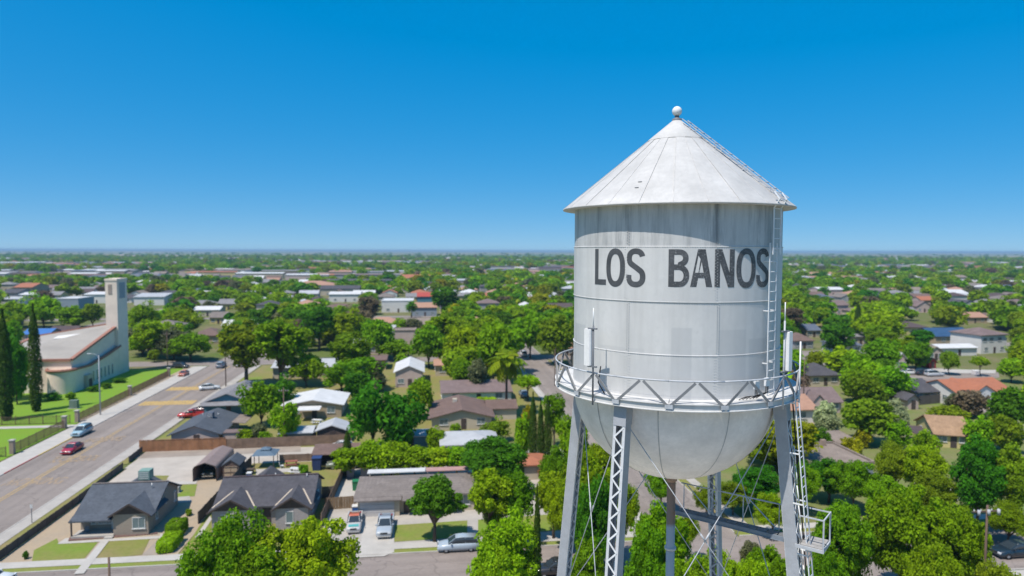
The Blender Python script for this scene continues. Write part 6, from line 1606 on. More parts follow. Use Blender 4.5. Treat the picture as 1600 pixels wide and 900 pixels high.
# near side of the front street
T('broad bright tree covering the front of the grey brick house', 296, 440, 808, 1012, 'near', 'mid', idx=0, wk=1.0)
T('broad bright tree with pale gaps beside the drive of the orange roofed truck', 398, 556, 806, 1000, 'near', 'bright', idx=1, wk=1.0)
T('low leafy tree filling the near corner below the grey brick house', 340, 486, 846, 1040, 'near', 'mid', idx=2, wk=1.0)
T('small round street tree shading the silver wagon', 634, 724, 738, 847, 'nearopen', 'dark', idx=0)
T('dark dense tree behind the garage house', 722, 830, 678, 775, 'near', 'dark', idx=2)
T('light green street tree with bare leaning trunks', 726, 806, 722, 852, 'nearopen', 'bright', idx=1)
T('second light green street tree next to the leaning trunks', 772, 838, 728, 850, 'nearopen', 'mid', idx=0, wk=1.1)
T('lush tree on the near kerb with pale trunk glimpses', 732, 852, 802, 985, 'near', 'bright', idx=3, wk=1.0)
T('lower lush tree at the bottom edge beside the ivy column', 742, 806, 850, 1000, 'near', 'bright', idx=0)
T('spreading tree between the ivy column and the left tower leg', 834, 896, 728, 842, 'nearopen', 'bright', idx=1, wk=1.25)
T('tall green tree seen between the left and front tower legs', 868, 958, 700, 905, 'near', 'mid', idx=1)
T('dark trunked tree behind the crossing tie rods', 888, 966, 745, 930, 'near', 'dark', idx=0)
T('leafy tree under the bowl beside the riser pipe', 980, 1064, 772, 960, 'near', 'bright', idx=2)
T('bushy tree at the foot of the riser pipe', 972, 1052, 822, 1010, 'near', 'mid', idx=3)
T('slender young tree behind the riser pipe', 1056, 1092, 790, 880, 'nearopen', 'bright', idx=0)
T('round dark tree beyond the catwalk', 1142, 1222, 728, 800, 'near', 'dark', idx=3)
T('yellow green tree beyond the catwalk railing', 1118, 1172, 752, 806, 'near', 'olive', idx=0)
T('small olive tree between the back and the right tower legs', 1084, 1122, 760, 812, 'near', 'olive', idx=1)
T('half bare bush with dry pale twigs under the catwalk', 1148, 1196, 838, 925, 'nearopen', 'grey', idx=1)
T('leafy tree behind the foot of the right tower leg', 1172, 1236, 846, 960, 'near', 'mid', idx=2)
T('low leafy tree under the latticed back leg', 1096, 1156, 858, 985, 'near', 'bright', idx=1)
T('big feathery tree beside the ladder landing', 1262, 1372, 764, 938, 'nearpine', 'mid', idx=0, wk=1.0)
T('great feathery dome tree in front of the utility pole', 1340, 1474, 746, 940, 'nearpine', 'mid', idx=1, wk=1.05)
T('second feathery dome beside the utility pole', 1428, 1542, 764, 948, 'nearpine', 'mid', idx=0, wk=1.05)
T('feathery tree at the bottom edge below the great dome', 1400, 1500, 832, 1030, 'nearpine', 'mid', idx=1)
T('pale shrubby tree in the bottom corner by the navy car', 1520, 1602, 862, 1040, 'nearpine', 'olive', idx=0)
T('small feathery tree under the ladder landing', 1248, 1322, 852, 1010, 'nearpine', 'mid', idx=1)
T('dark leafy tree left of the flat grey roofed house', 1256, 1334, 712, 786, 'near', 'dark', idx=2)
T('loose yellow green tree over the concrete driveway', 1362, 1428, 692, 778, 'near', 'olive', idx=0)
T('loose bright tree beside the concrete driveway', 1408, 1478, 694, 790, 'near', 'bright', idx=1)
T('tall shady tree at the east edge above the street', 1486, 1566, 682, 828, 'near', 'dark', idx=3)
T('olive crowned tree at the east edge above the street', 1540, 1618, 684, 830, 'near', 'olive', idx=2)
T('low green tree beyond the navy car', 1536, 1612, 786, 852, 'near', 'mid', idx=0, wk=0.9)
T('bright low tree in front of the riser pipe foot', 1004, 1084, 838, 1010, 'near', 'bright', idx=2)
T('dense low tree in front of the back leg', 1062, 1136, 866, 1020, 'near', 'mid', idx=3)
T('leafy low tree in front of the dry bush', 1126, 1204, 868, 1015, 'near', 'bright', idx=1)
T('dark leafy tree beside the white and teal car', 884, 948, 836, 985, 'near', 'mid', idx=3)
T('leafy tree right against the left tower leg foot', 838, 892, 690, 806, 'near', 'mid', idx=2)
T('bright street tree glimpsed through the tie rods', 906, 964, 688, 806, 'near', 'bright', idx=3)
T('dark street tree behind the latticed front leg', 936, 994, 742, 880, 'near', 'mid', idx=0)
T('bright tree filling the gap by the left tower leg', 852, 906, 752, 862, 'near', 'bright', idx=1)
T('leafy street tree behind the lush kerb tree', 750, 800, 760, 846, 'near', 'mid', idx=0)
T('shady tree before the flat grey roofed house', 1300, 1366, 716, 802, 'near', 'mid', idx=1)
T('spreading tree at the foot of the concrete driveway', 1418, 1496, 738, 826, 'near', 'olive', idx=3)
T('round tree between the driveway and the feathery domes', 1348, 1420, 738, 826, 'near', 'bright', idx=2)
T('dark tree behind the right tower leg', 1226, 1276, 722, 806, 'near', 'mid', idx=0)
T('low tree beyond the intersection under the bowl', 1010, 1056, 728, 800, 'near', 'mid', idx=1)
T('bright tree beside the parallel street kerb', 1178, 1236, 770, 842, 'near', 'bright', idx=0)
# ivy column and cypress trio
T('dark ivy clad column rising in front of the garage house lawn', 831, 846, 756, 985, 'cypress', 'cypress', cat='ivy column')
for i, (x0, x1, yt, yb, lb) in enumerate(((826, 839, 612, 728, 'tallest of the three dark cypresses by the yellow blooming tree'), (839, 850, 622, 731, 'middle one of the three dark cypresses by the yellow tree'), (849, 862, 618, 731, 'last of the three dark cypresses, beside bright leafy trees'))):
    T(lb, x0, x1, yt, yb, 'cypress', 'cypress', wk=1.2, cat='cypress', group='cypresses', name='cypress_tree')
T('tall dark cypress standing in front of the church', 47, 67, 474, 643, 'cypress', 'cypress', cat='cypress', group='cypresses', name='cypress_tree')
T('wider dark cypress at the edge of the church lawn', -2, 22, 482, 657, 'cypress', 'cypress', cat='cypress', group='cypresses', name='cypress_tree')
T('narrow hedge like cypress by the sloping shelter', 536, 550, 668, 742, 'cypress', 'cypress', wk=1.2, cat='cypress', group='cypresses', name='cypress_tree')
T('slim cypress among the eastern rooftops', 1334, 1345, 470, 527, 'cypress', 'cypress', wk=1.1, cat='cypress', group='cypresses', name='cypress_tree')
palm('tall fan palm with a shaggy dry skirt beside the parallel street', 791, 648, 546, 31, 'olive')
palm('small palm in the yard of the pink and white house', 627, 578, 552, 12, 'mid')
palm('small palm near the teal fronted store', 643, 497, 470, 11, 'dark')
# hedges and shrubs
_a, _b = Gab(258, 863); hedge('clipped bright green hedge beside the bungalow walk', _a, _b + 1.3, 3.6, 1.9, 1.25, 'bright')
_a, _b = Gab(272, 838); hedge('rounder upper piece of the bright green hedge by the picket fence', _a, _b + 0.8, 2.6, 1.9, 1.5, 'mid')
for i, x in enumerate((545, 578, 612, 648, 684, 716)):
    T(('bright hedge clump beside the narrow cypress', 'bright hedge clump below the blue barrel', 'tallest bright hedge clump behind the garage roof', 'bright hedge clump under the big dark tree', 'bright hedge clump by the pink patio roof', 'last bright hedge clump below the silver roofed outbuilding')[i], x - 24, x + 24, 694 - (8 if i in (2, 1) else 0), 745, 'mid', 'bright', name='hedge', cat='hedge', group='hedges and shrubs', wk=1.25)
for (lb, x0, x1, yt, yb, cl) in (('small shrub between bungalow and picket fence', 290, 300, 795, 806, 'mid'), ('small shrub at the front of the grey brick house', 335, 345, 818, 832, 'mid'), ('tiny conifer on the bare dirt by the boulevard fence', 36, 44, 864, 874, 'dark'),
    ('shrub at the church chapel corner', 72, 92, 612, 626, 'dark'), ('second shrub along the church wall', 104, 118, 612, 624, 'mid'), ('shrub below the church windows', 138, 154, 602, 612, 'dark'), ('shrub beside the church porch', 158, 174, 598, 607, 'dark'), ('shrub near the church tower foot', 178, 196, 590, 598, 'dark'),
    ('white flowering oleander by the mauve roofed house', 1270, 1308, 626, 672, 'blossom'), ('second white flowering oleander under the pink gable', 1280, 1312, 645, 678, 'blossom'), ('white flowering oleander behind the olive tree', 1380, 1416, 622, 664, 'blossom'), ('white flowering shrub lower beside the olive tree', 1394, 1420, 640, 674, 'blossom'),
    ('yellow leaved shrub before the red boarded shed', 1314, 1346, 680, 714, 'yellow'), ('second yellow leaved shrub by the red boarded shed', 1336, 1360, 668, 700, 'yellow'), ('trimmed green hedge above the tan shingled house', 1454, 1504, 632, 656, 'olive'), ('brown dry shrub beside the orange tiled house', 1492, 1542, 606, 652, 'brown'), ('grey shrub below the white gable', 1478, 1506, 610, 648, 'grey'),
    ('yellow blooming shrub in front of the garage house', 1500, 1516, 616, 634, 'yellow'), ('rust coloured bush behind the front trees', 842, 886, 722, 752, 'rust'), ('round bush by the yellow gable', 1492, 1506, 598, 622, 'bright'),
    ('small clipped hedge before the dark roofed house', 730, 780, 620, 634, 'bright'), ('potted green plant on the gazebo lawn', 466, 482, 724, 740, 'mid'), ('grey leaved shrub behind the blue grey roofed house', 392, 418, 660, 690, 'grey'), ('bright shrub beside the grey leaved one', 368, 396, 668, 692, 'bright'), ('small bush under the alley utility pole', 404, 424, 672, 694, 'mid')):
    T(lb, x0, x1, yt, yb, 'shrub', cl, name='shrub', cat='shrub', group='hedges and shrubs', wk=1.15)
# middle distance
for q in (('large dark broad tree over the bright hedge', 546, 620, 600, 704, 'mid', 'dark', 1.1), ('second dark broad tree over the bright hedge', 592, 660, 606, 704, 'mid', 'dark', 1.1), ('olive tree at the back of the big dark pair', 636, 678, 586, 655, 'mid', 'mid', 1.1),
    ('tall olive tree beside the boulevard with pale trunk', 348, 422, 486, 602, 'midtall', 'olive', 1.1), ('second tall olive tree with forked trunk', 398, 480, 482, 604, 'midtall', 'mid', 1.1), ('dark tall tree behind the paired olive trees', 474, 524, 466, 548, 'midtall', 'dark', 1.1), ('bright tree next to the dark tall one', 516, 573, 478, 546, 'mid', 'bright', 1.05),
    ('grey brown tree in front of the white stores', 558, 598, 455, 510, 'midtall', 'brown', 1.0), ('round tree before the long low solar house', 452, 506, 550, 604, 'mid', 'mid', 1.05), ('green tree by the white curved carport', 506, 562, 566, 612, 'mid', 'mid', 1.0), ('dense round tree beside the teal gabled house', 380, 436, 592, 666, 'mid', 'mid', 1.15), ('yellow green tree beside the utility pole garden', 424, 472, 622, 692, 'mid', 'bright', 1.0),
    ('darker tree behind the dense round one', 418, 462, 590, 645, 'mid', 'dark', 1.0), ('small conifer beside the pink and white house', 578, 606, 562, 612, 'midcone', 'grey', 1.1), ('tree above the long hedge', 566, 618, 496, 560, 'mid', 'mid', 1.1), ('long clipped hedge tree before the peach box building', 584, 650, 530, 562, 'mid', 'mid', 1.0),
    ('dense tree right of the peach box building', 640, 700, 505, 575, 'mid', 'mid', 1.1), ('bright dense tree in the central grove', 690, 752, 500, 590, 'mid', 'bright', 1.1), ('dark tree in the central grove behind the palm', 742, 800, 492, 600, 'mid', 'mid', 1.1), ('broad tree at the head of the parallel street', 800, 856, 484, 560, 'mid', 'mid', 1.1), ('broad olive tree against the tank', 840, 900, 488, 570, 'mid', 'olive', 1.15),
    ('very dark tree beyond the central grove', 672, 720, 440, 500, 'midtall', 'dark', 1.0), ('grey half bare tree by the dark grey roof', 730, 764, 552, 622, 'midtall', 'grey', 1.1), ('low tree behind the dark grey roof', 700, 740, 556, 612, 'mid', 'mid', 1.1), ('umbrella shaped small tree on the parallel street', 804, 846, 585, 626, 'umbrella', 'bright', 1.1),
    ('yellow blooming tree beside the cypress trio', 812, 836, 620, 715, 'midtall', 'gold', 1.0), ('bright tree in front of the yellow one', 800, 832, 640, 720, 'mid', 'bright', 1.0), ('leafy tree behind the cypress trio', 848, 884, 602, 700, 'midtall', 'mid', 1.15), ('leafy tree against the left tower leg', 868, 908, 634, 742, 'midtall', 'bright', 1.2), ('second leafy tree below the balcony', 884, 922, 650, 760, 'mid', 'bright', 1.2),
    ('low shrub tree behind the silver roofed outbuilding', 752, 796, 655, 690, 'mid', 'olive', 1.0), ('orange green bush in the brown gabled yard', 700, 722, 660, 680, 'mid', 'mid', 1.0), ('tree in the yard next to the silver roofed outbuilding', 664, 696, 664, 706, 'mid', 'bright', 1.0),
    ('dark tree behind the wide lawn cypress', -14, 36, 505, 626, 'mid', 'dark', 1.1), ('dark tree beside the church front', 8, 46, 520, 632, 'mid', 'dark', 1.0), ('round tree just right of the church tower', 200, 252, 474, 530, 'mid', 'mid', 1.1), ('olive crowned tree past the church tower', 254, 314, 480, 524, 'mid', 'olive', 1.1), ('bright tree over the boulevard far corner', 266, 330, 518, 564, 'mid', 'mid', 1.1), ('small tree at the corner of the church street', 230, 252, 544, 566, 'mid', 'olive', 1.0),
    ('bright broad tree behind the church roof', 0, 48, 468, 512, 'mid', 'bright', 1.1), ('second bright tree behind the church roof', 46, 92, 460, 512, 'mid', 'bright', 1.1), ('greyish tree behind the church roof ridge', 92, 140, 474, 512, 'mid', 'mid', 1.1), ('dark tree left of the church tower', 128, 164, 470, 512, 'mid', 'mid', 1.0),
    ('round dark tree east of the white antenna', 1278, 1332, 500, 552, 'mid', 'dark', 1.05), ('large bright tree east of the slim cypress', 1340, 1410, 482, 538, 'mid', 'bright', 1.05), ('shady tree with black underside by the pinkish gable end', 1344, 1406, 526, 588, 'mid', 'mid', 1.05), ('bright tree below the blue grey hip roof', 1282, 1346, 538, 588, 'mid', 'bright', 1.0), ('olive tree beside the white antenna', 1256, 1288, 544, 592, 'mid', 'olive', 1.0),
    ('dense tree over the mauve roofed house', 1314, 1370, 572, 630, 'mid', 'mid', 1.05), ('dense tree next to the curving street', 1362, 1424, 570, 628, 'mid', 'mid', 1.05), ('great olive tree in front of the white oleanders', 1308, 1400, 616, 694, 'mid', 'olive', 1.0), ('bright green tree below the mauve roofed house', 1256, 1298, 664, 714, 'mid', 'dark', 1.0), ('yellow green tree right of the great olive tree', 1378, 1422, 652, 706, 'mid', 'bright', 1.0),
    ('deep green tree below the orange tile roof', 1544, 1606, 600, 684, 'mid', 'dark', 1.05), ('yellow green tree right of the tan shingled house', 1508, 1552, 646, 704, 'mid', 'bright', 1.05), ('olive tree behind the shady eastern tree', 1540, 1596, 642, 706, 'mid', 'olive', 1.05), ('small tree before the tan shingled house', 1426, 1466, 672, 716, 'mid', 'bright', 1.0), ('round dark tree under the yellow dark roofed house', 1420, 1460, 512, 544, 'mid', 'dark', 1.05), ('street tree by the brown gabled cottage', 1410, 1452, 530, 576, 'mid', 'mid', 1.05), ('thin street tree left of the orange roof', 1466, 1500, 545, 586, 'mid', 'olive', 1.0), ('thin street tree before the two storey house', 1516, 1546, 556, 588, 'umbrella', 'bright', 1.0), ('bright tree behind the orange roof', 1556, 1604, 556, 598, 'mid', 'bright', 1.0), ('tree at the two storey house corner', 1578, 1604, 520, 570, 'mid', 'mid', 1.0)):
    T(q[0], q[1], q[2], q[3], q[4], q[5], q[6], wk=q[7])
# ================================================================== THE REST OF THE TOWN
LANDMARKS = [('the church', 150, 560), ('the church tower', 184, 480), ('the tan bungalow', 190, 790), ('the grey brick house', 410, 780), ('the garage house', 640, 770), ('the big dark trees', 605, 650), ('the fan palm', 791, 600), ('the cypress trio', 845, 670), ('the white stores', 580, 470),
    ('the pink apartment block', 490, 448), ('the orange roofed block', 650, 437), ('the paired olive trees', 415, 530), ('the parking warehouses', 130, 470), ('the long low solar house', 480, 565), ('the teal gabled house', 345, 625), ('the peach box building', 632, 527), ('the central grove', 740, 540), ('the very dark tree', 696, 470),
    ('the head of the parallel street', 830, 540), ('the tank', 905, 440), ('the water tower ladder', 1225, 450), ('the orange tiled house', 1540, 600), ('the white two storey house', 1552, 530), ('the solar roof', 1492, 520), ('the slim cypress', 1340, 500), ('the round dark eastern tree', 1305, 520), ('the yellow house', 1425, 510), ('the white antenna', 1240, 545),
    ('the tan shingled house', 1485, 672), ('the great olive tree', 1354, 655), ('the far peach block', 1290, 430), ('the white cube building', 1486, 430), ('the peach villa', 1430, 428), ('the eastern edge', 1600, 470), ('the western edge', 0, 450), ('the orange warehouse', 36, 455), ('the far crosswalk', 285, 600), ('the olive crowned tree', 284, 500), ('the far west trees', 60, 420), ('the far middle rooftops', 560, 425), ('the far grove before the tank', 800, 425), ('the far west sheds', 260, 425)]
ORD = ['', 'second', 'third', 'fourth', 'fifth', 'sixth', 'seventh', 'eighth', 'ninth', 'tenth', 'eleventh', 'twelfth', 'thirteenth', 'fourteenth', 'fifteenth', 'sixteenth', 'seventeenth', 'eighteenth', 'nineteenth', 'twentieth']
AUTO = []
def autolabel():
    buck = {}
    for (o, look) in AUTO:
        p = proj(o.location + Vector((0, 0, 4)))
        n, lx, ly = min(LANDMARKS, key=lambda l: ((l[1] - p[0]) / 1.6) ** 2 + (l[2] - p[1]) ** 2)
        dx, dy = p[0] - lx, p[1] - ly
        rel = ('beyond' if dy < 0 else 'before') if abs(dx) < 2.2 * abs(dy) else ('beside')
        buck.setdefault((look, rel, n), []).append((dx * dx / 4 + dy * dy, o))
    for (look, rel, n), L in buck.items():
        L.sort(key=lambda t: t[0])
        for i, (d, o) in enumerate(L):
            o['label'] = f'{look} {rel} {n}' + ('' if len(L) == 1 else ', next to it') if i == 0 and len(f'{look} {rel} {n}'.split()) > 11 else f'{look} {rel} {n}' + ('' if len(L) == 1 else (', the one next to it' if i == 0 else f', {ORD[min(i, 19)]} out from it'))
# pictures of the trees and houses already placed, so that the rest keeps out of their way
taken = [(o.location.x, o.location.y, wd / 2) for (o, h_, wd) in TREES]
hsq = list(HOUSES)
ROADS_A = []; ROADS_N = [(-63, -45), (24, 39)]; ROADS_F = [(a0 - 6, a0 + 6) for a0 in (-143, 118, 205, -230, 292, -317)]
ROADS_B = [(62, 79), (203, 215)] + [(b0 - 2, b0 + 11) for b0 in (340, 470, 600)]
BIG = [(0, 400, 330, 690), (380, 690, 560, 900), (240, 545, 400, 700), (290, 590, 400, 665), (60, 690, 1000, 900)]
KEEP = [(160, 428, 210, 560), (30, 500, 200, 620), (80, 462, 170, 486), (205, 458, 260, 480), (0, 445, 60, 480), (430, 545, 530, 588), (660, 594, 800, 715), (600, 560, 640, 600), (590, 458, 690, 495), (510, 450, 565, 474), (455, 440, 525, 458), (628, 430, 672, 446), (816, 562, 872, 640), (1525, 512, 1582, 553), (1480, 583, 1598, 634), (1456, 512, 1530, 556), (1456, 653, 1515, 700), (1400, 495, 1452, 523), (1420, 597, 1473, 630), (1260, 571, 1320, 648), (1310, 531, 1350, 553), (1330, 524, 1358, 540), (1245, 523, 1273, 545), (1262, 508, 1284, 527), (1268, 430, 1316, 438), (1224, 420, 1264, 428), (1474, 426, 1498, 436), (1410, 426, 1450, 434), (1390, 570, 1560, 592), (1498, 491, 1548, 503), (1304, 468, 1328, 490), (1462, 757, 1505, 785), (1278, 452, 1324, 462), (1480, 458, 1516, 468), (1542, 456, 1576, 464), (612, 518, 652, 537), (296, 510, 345, 536), (303, 481, 343, 494), (341, 470, 371, 484), (328, 489, 353, 505), (1432, 470, 1458, 487), (872, 536, 900, 555), (1449, 541, 1476, 576)]
def blocked(a, b, r, h, strict=True, hk=0.8, tk=0.75):
    for (x0, x1) in ROADS_N:
        if b < 245 and x0 - r * 0.6 < a < x1 + r * 0.6: return True
    for (x0, x1) in ROADS_F:
        if x0 - r * 0.3 < a < x1 + r * 0.3: return True
    for (x0, x1) in ROADS_B:
        if x0 - r * (0.8 if b < 215 else 0.2) < b < x1 + r * (0.8 if b < 215 else 0.2): return True
    for (ha, hb, ra, rb) in hsq:
        if abs(a - ha) < ra + r * hk and abs(b - hb) < rb + r * hk: return True
    p = W(a, b)
    for (x, y, r2) in taken:
        if (x - p.x) ** 2 + (y - p.y) ** 2 < (tk * (r + r2)) ** 2: return True
    if strict:
        q0 = proj(p); q1 = proj(p + Vector((0, 0, h)))
        if q0 is None: return True
        hw = r / q0[2] * FPX
        for (x0, y0, x1, y1) in KEEP:
            if q0[0] + hw * 0.7 > x0 and q0[0] - hw * 0.7 < x1 and q1[1] < y1 - 2 and q0[1] > y0 + 6: return True
        for (x0, y0, x1, y1) in BIG:
            if q0[0] + hw * 0.8 > x0 and q0[0] - hw * 0.8 < x1 and q1[1] < y1 - 2 and q0[1] > y0 + 3 and q0[1] > y1 - 3: return True
        if -66 - 60 < a < -45 and 90 < b < 205: return True
    return False
rnd.seed(5)
# house kinds: built once, then copied with their parts
FAR = []
def far_proto(i, w_, d_, e, r_, kind):
    h = house('', 0, 0, w_, d_, e, r_, kind, 'grey', 'cream', wins=[(-w_ * 0.28, 0, 1.7, 1.2), (w_ * 0.3, 0, 1.7, 1.2), (d_ * 0.4, 1, 1.4, 1.1), (d_ * 0.4, 3, 1.4, 1.1)])
    HOUSES.pop()
    for o in h.children:
        if o.name.split('.')[0] in ('wall', 'roof'): o.material_slots[0].link = 'OBJECT'
    return h
protos = [far_proto(0, 13, 10, 2.8, 4.8, 'gx'), far_proto(1, 12, 12, 2.8, 5.2, 'hip'), far_proto(2, 15, 9, 2.8, 4.6, 'gx'), far_proto(3, 10, 13, 2.9, 5.0, 'gy'), far_proto(4, 16, 11, 3.0, 5.2, 'hip'), far_proto(5, 11, 10, 5.4, 7.4, 'hip')]
def recolour(r, rk, wk):
    for o in r.children:
        n = o.name.split('.')[0]
        if n in ('roof', 'wall'):
            o.material_slots[0].link = 'OBJECT'; o.material_slots[0].material = RM[rk] if n == 'roof' else WM[wk]
RKS = ['grey', 'charcoal', 'brown', 'greybrown', 'mauve', 'dun', 'bluegrey', 'pale', 'white', 'white', 'tile', 'peach', 'darkbrown', 'grey', 'pale']
WKS = ['cream', 'white', 'tan', 'pink', 'grey', 'yellow', 'cream', 'white']
RN = {'grey': 'grey', 'charcoal': 'charcoal', 'brown': 'brown', 'greybrown': 'grey brown', 'mauve': 'mauve', 'dun': 'dun', 'bluegrey': 'blue grey', 'pale': 'pale metal', 'white': 'white', 'tile': 'orange', 'peach': 'peach', 'darkbrown': 'dark brown'}
spots = []
rows = []
for (b0, b1) in ((79, 203), (216, 338), (352, 468), (482, 598), (612, 700), (712, 800), (812, 900), (912, 1000)):
    m_ = (b0 + b1) / 2
    rows += [b0 + 7, m_ - 18, m_ + 8, b1 - 18] if b1 - b0 > 100 else [b0 + 7, m_ + 10]
for b in rows:
    a = -560.0
    while a < 620:
        a += rnd.uniform(15.5, 21)
        bb = b + rnd.uniform(-2, 2); p = W(a, bb); q = proj(p + Vector((0, 0, 3)))
        if q is None or q[0] < -25 or q[0] > 1625: continue
        if bb < 205 and a < 25: continue                    # placed one by one above
        spots.append((q[2], a, bb, q))
spots.sort()
n_ind = 0; far_boxes = []
first = [True] * len(protos)
for (d, a, b, q) in spots:
    behind_tank = 905 < q[0] < 1215 and q[1] < 635
    if behind_tank:
        if not blocked(a, b + 5, 7, 5, False, 0.8, 0.36): far_boxes.append((a, b, rnd.choice(RKS), rnd.choice(WKS))); hsq.append((a, b + 5, 7.5, 6.5))
        continue
    if blocked(a, b + 5, 7, 5, d < 420, 0.8, 0.36): continue
    rk, wk = rnd.choice(RKS), rnd.choice(WKS)
    if n_ind < 222:
        k = rnd.choices(range(6), (4, 4, 3, 3, 3, 1))[0]
        r = protos[k] if first[k] else copy_tree(protos[k]); first[k] = False
        r.location = W(a, b); r.rotation_euler = (0, 0, GA + rnd.choice((0, 0, PI / 2, 0)) * 0 + rnd.uniform(-0.04, 0.04))
        recolour(r, rk, wk); AUTO.append((r, f'{RN[rk]} roofed {wk} house')); n_ind += 1
        hsq.append((a, b + 5, 7.5, 6.5))
    else: far_boxes.append((a, b, rk, wk)); hsq.append((a, b + 5, 7.5, 6.5))
for k, f_ in enumerate(first):
    if f_:
        for ch in list(protos[k].children_recursive): bpy.data.objects.remove(ch)
        bpy.data.objects.remove(protos[k])
# more houses out to the edge of town: too many to tell apart
for i in range(4600):
    y = rnd.uniform(0, 1) ** 0.7; D = 800 + 2000 * y; px = rnd.uniform(-30, 1630)
    p = Vector(((px - 800) / FPX * D, D, 0)); a, b = AB(p); far_boxes.append((a, b, rnd.choice(RKS), rnd.choice(WKS)))
groups = {}
for (a, b, rk, wk) in far_boxes: groups.setdefault((rk, wk), []).append((a, b))
keys_r = sorted(set(k[0] for k in groups)); keys_w = sorted(set(k[1] for k in groups))
mats = [RM[k] for k in keys_r] + [WM[k] for k in keys_w]
mb = MB()
for (a, b, rk, wk) in far_boxes:
    w_, d_ = rnd.uniform(10, 17), rnd.uniform(9, 13); e, r_ = 2.8, rnd.uniform(4.2, 5.6)
    big = rnd.random() < 0.2 and b > 500; big = big or (b > 1500 and rnd.random() < 0.25)
    if big: w_, d_, e, r_ = rnd.uniform(25, 60), rnd.uniform(18, 30), 6, 7
    p = W(a, b); mw, mr = MB(), MB(); gable_part(mw, mr, -w_ / 2, w_ / 2, 0, d_, e, r_, 'x', 0.5)
    cs, sn = math.cos(GA), math.sin(GA)
    for (m_, mi) in ((mr, keys_r.index(rk)), (mw, len(keys_r) + keys_w.index(wk))):
        mb.add([(p.x + x * cs - y * sn, p.y + x * sn + y * cs, z) for x, y, z in m_.v], m_.f, mi)
o = mb.build('distant_houses', mats); tag(o, 'crowd of small roofs stretching to the edge of town', 'houses', kind='stuff')
# ---- trees: the nearer ones singly, the rest as one mass through geometry nodes
cand = []; hid = []
def add_c(a, b): 
    p = W(a, b); q = proj(p)
    if q is None or q[0] < -40 or q[0] > 1640: return
    if 912 < q[0] < 1205 and proj(p + Vector((0, 0, 8)))[1] < 640 and q[1] < 700: hid.append((q[2], a, b)); return
    cand.append((q[2], a, b))
for i in range(13000):
    D = 95 + 560 * rnd.random() ** 0.62; px = rnd.uniform(-40, 1640)
    p = Vector(((px - 800) / FPX * D, D, 0)); add_c(*AB(p))
cand.sort()
COLS = (['mid'] * 9 + ['bright'] * 6 + ['dark'] * 7 + ['olive'] * 6 + ['yellow', 'grey'] + ['yellow', 'grey', 'brown'] * 0)
if True: COLS += ['mid', 'brown']
CN = {'mid': 'mid green', 'bright': 'bright green', 'dark': 'dark green', 'olive': 'olive green', 'yellow': 'yellow green', 'grey': 'grey green', 'brown': 'brownish'}
n_tree = len(TREES); far_trees = []
budget = 285 - n_tree
for (d, a, b) in cand:
    h = rnd.uniform(6.0, 11.5); wd = h * rnd.uniform(0.95, 1.4)
    if (a < 24 and b < 135) or (-130 < a < -28 and b < 204): continue
    if d > 430 and math.sin(a * 0.021 + 1.3) * math.sin(b * 0.017 + a * 0.004) > rnd.uniform(-0.1, 0.9): continue
    if blocked(a, b, wd / 2 * 0.8, h, d < 480, 0.42 if d < 230 else (0.75 if d < 300 else 0.95), 0.50): continue
    p = W(a, b); taken.append((p.x, p.y, wd / 2))
    ck = rnd.choice(COLS)
    if budget > 0:
        pk = rnd.choices(('mid', 'midtall', 'midcone', 'cypress'), (14, 3, 0.7, 0.4))[0]
        if pk == 'cypress': ck = 'cypress'; wd = h * 0.2; h *= 1.2
        if pk == 'midtall': h *= 1.35
        r = tree('', (p.x, p.y, 0), h, wd, pk, ck); budget -= 1
        AUTO.append((r, f"{'tall ' if h > 10 else ('small ' if h < 7 else '')}{CN.get(ck, 'dark')} {dict(mid='bushy', midtall='upright', midcone='conical', cypress='columnar')[pk]} tree"))
    else: far_trees.append((p.x, p.y, h, wd, ck))
for (d, a, b) in sorted(hid):                          # behind the tank: part of the mass
    h = rnd.uniform(6.0, 11.0); wd = h * rnd.uniform(0.95, 1.3)
    if blocked(a, b, wd / 2 * 0.8, h, False, 0.75, 0.52): continue
    p = W(a, b); taken.append((p.x, p.y, wd / 2)); far_trees.append((p.x, p.y, h, wd, rnd.choice(COLS)))
tx = [(x, y, r) for x, y, r in taken]
print('TREES', len(TREES), 'houses', n_ind, 'far trees', len(far_trees))
for i in range(13500):
    D = 560 + 2300 * rnd.random() ** 0.75; px = rnd.uniform(-40, 1640)
    xx = (px - 800) / FPX * D
    if math.sin(xx * 0.006 + 0.7) * math.sin(D * 0.0075 + xx * 0.002) > rnd.uniform(-0.1, 0.5): continue
    h = rnd.uniform(6, 12) * (1 + D / 9000); far_trees.append(((px - 800) / FPX * D, D, h, h * rnd.uniform(0.9, 1.4), rnd.choice(COLS)))
for i in range(900):                                   # shelter belts beyond the town
    D = rnd.choice((2900, 3300, 3900, 4700, 6000)) * rnd.uniform(0.99, 1.01); px = rnd.uniform(-40, 1640)
    if math.sin(px * 0.021 + D) < -0.2: continue
    h = rnd.uniform(8, 16); far_trees.append(((px - 800) / FPX * D, D, h, h * 1.6, rnd.choice(('dark', 'olive', 'mid'))))
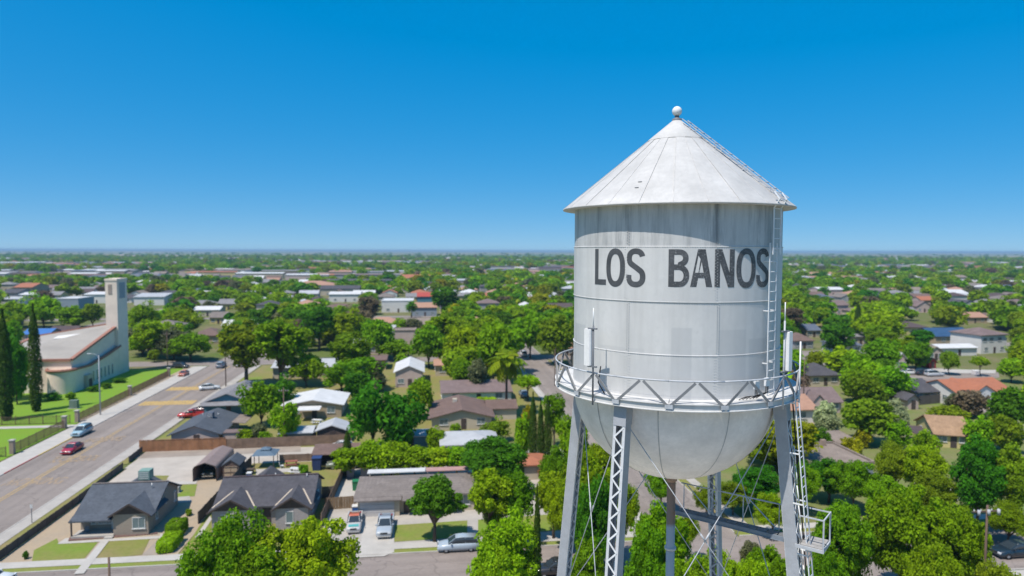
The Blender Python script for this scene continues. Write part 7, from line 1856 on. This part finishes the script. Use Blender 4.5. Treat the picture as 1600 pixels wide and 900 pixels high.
def tree_mass():
    pc = bpy.data.collections.new('distant_tree_kinds')
    kinds = []
    for ck in ('mid', 'bright', 'dark', 'olive', 'yellow', 'grey', 'brown'):
        for pr_ in PR['far'][:2]:
            me = pr_['crown'].copy(); me.materials.clear(); me.materials.append(LM[ck])
            s = Matrix.Diagonal((1 / pr_['W'], 1 / pr_['W'], 1 / pr_['H'], 1)); me.transform(s)
            o = bpy.data.objects.new(f'kind_{len(kinds):02d}', me); pc.objects.link(o); kinds.append(ck)
    n = len(far_trees); me = bpy.data.meshes.new('distant_trees'); me.vertices.add(n)
    co = np.array([(x, y, 0.0) for x, y, *_ in far_trees], dtype=np.float32); me.vertices.foreach_set('co', co.reshape(-1))
    idx = np.array([['mid', 'bright', 'dark', 'olive', 'yellow', 'grey', 'brown'].index(t[4]) * 2 + (i % 2) for i, t in enumerate(far_trees)], dtype=np.int32)
    a = me.attributes.new('kind_index', 'INT', 'POINT'); a.data.foreach_set('value', idx)
    a = me.attributes.new('size', 'FLOAT_VECTOR', 'POINT'); a.data.foreach_set('vector', np.array([(t[3], t[3], t[2]) for t in far_trees], dtype=np.float32).reshape(-1))
    a = me.attributes.new('turn', 'FLOAT_VECTOR', 'POINT'); a.data.foreach_set('vector', np.array([(0, 0, (i * 2.399) % 6.28) for i in range(n)], dtype=np.float32).reshape(-1))
    o = bpy.data.objects.new('distant_trees', me); COL.objects.link(o)
    ng = bpy.data.node_groups.new('tree_scatter', 'GeometryNodeTree')
    ng.interface.new_socket('Geometry', in_out='INPUT', socket_type='NodeSocketGeometry'); ng.interface.new_socket('Geometry', in_out='OUTPUT', socket_type='NodeSocketGeometry')
    gi, go = ng.nodes.new('NodeGroupInput'), ng.nodes.new('NodeGroupOutput')
    mp = ng.nodes.new('GeometryNodeMeshToPoints'); ip = ng.nodes.new('GeometryNodeInstanceOnPoints'); ci = ng.nodes.new('GeometryNodeCollectionInfo')
    ci.inputs['Collection'].default_value = pc; ci.inputs['Separate Children'].default_value = True; ci.inputs['Reset Children'].default_value = True
    def attr(nm, ty):
        x = ng.nodes.new('GeometryNodeInputNamedAttribute'); x.data_type = ty; x.inputs['Name'].default_value = nm
        return [s for s in x.outputs if s.enabled and s.name == 'Attribute'][0]
    L = ng.links.new
    L(gi.outputs[0], mp.inputs[0]); L(mp.outputs[0], ip.inputs['Points']); L(ci.outputs[0], ip.inputs['Instance'])
    ip.inputs['Pick Instance'].default_value = True
    L(attr('kind_index', 'INT'), ip.inputs['Instance Index']); L(attr('turn', 'FLOAT_VECTOR'), ip.inputs['Rotation']); L(attr('size', 'FLOAT_VECTOR'), ip.inputs['Scale'])
    L(ip.outputs[0], go.inputs[0])
    md = o.modifiers.new('scatter', 'NODES'); md.node_group = ng
    tag(o, 'mass of treetops filling the town out to the plain', 'trees', kind='stuff')
tree_mass()
autolabel()
# ================================================================== AIR
hz = bpy.data.materials.new('thin_haze'); hz.use_nodes = True; nt = hz.node_tree
for n_ in list(nt.nodes):
    if n_.type != 'OUTPUT_MATERIAL': nt.nodes.remove(n_)
pv = nt.nodes.new('ShaderNodeVolumePrincipled'); pv.inputs['Density'].default_value = 0.00012
pv.inputs['Color'].default_value = (0.42, 0.64, 0.84, 1); pv.inputs['Anisotropy'].default_value = 0.0
nt.links.new(pv.outputs[0], [n_ for n_ in nt.nodes if n_.type == 'OUTPUT_MATERIAL'][0].inputs['Volume'])
mb = MB(); mb.box((0, 14000, 19.6), (60200, 32400, 41.2)); hzo = mb.build('haze', hz)
tag(hzo, 'thin pale blue air over the plain', 'haze', kind='stuff')
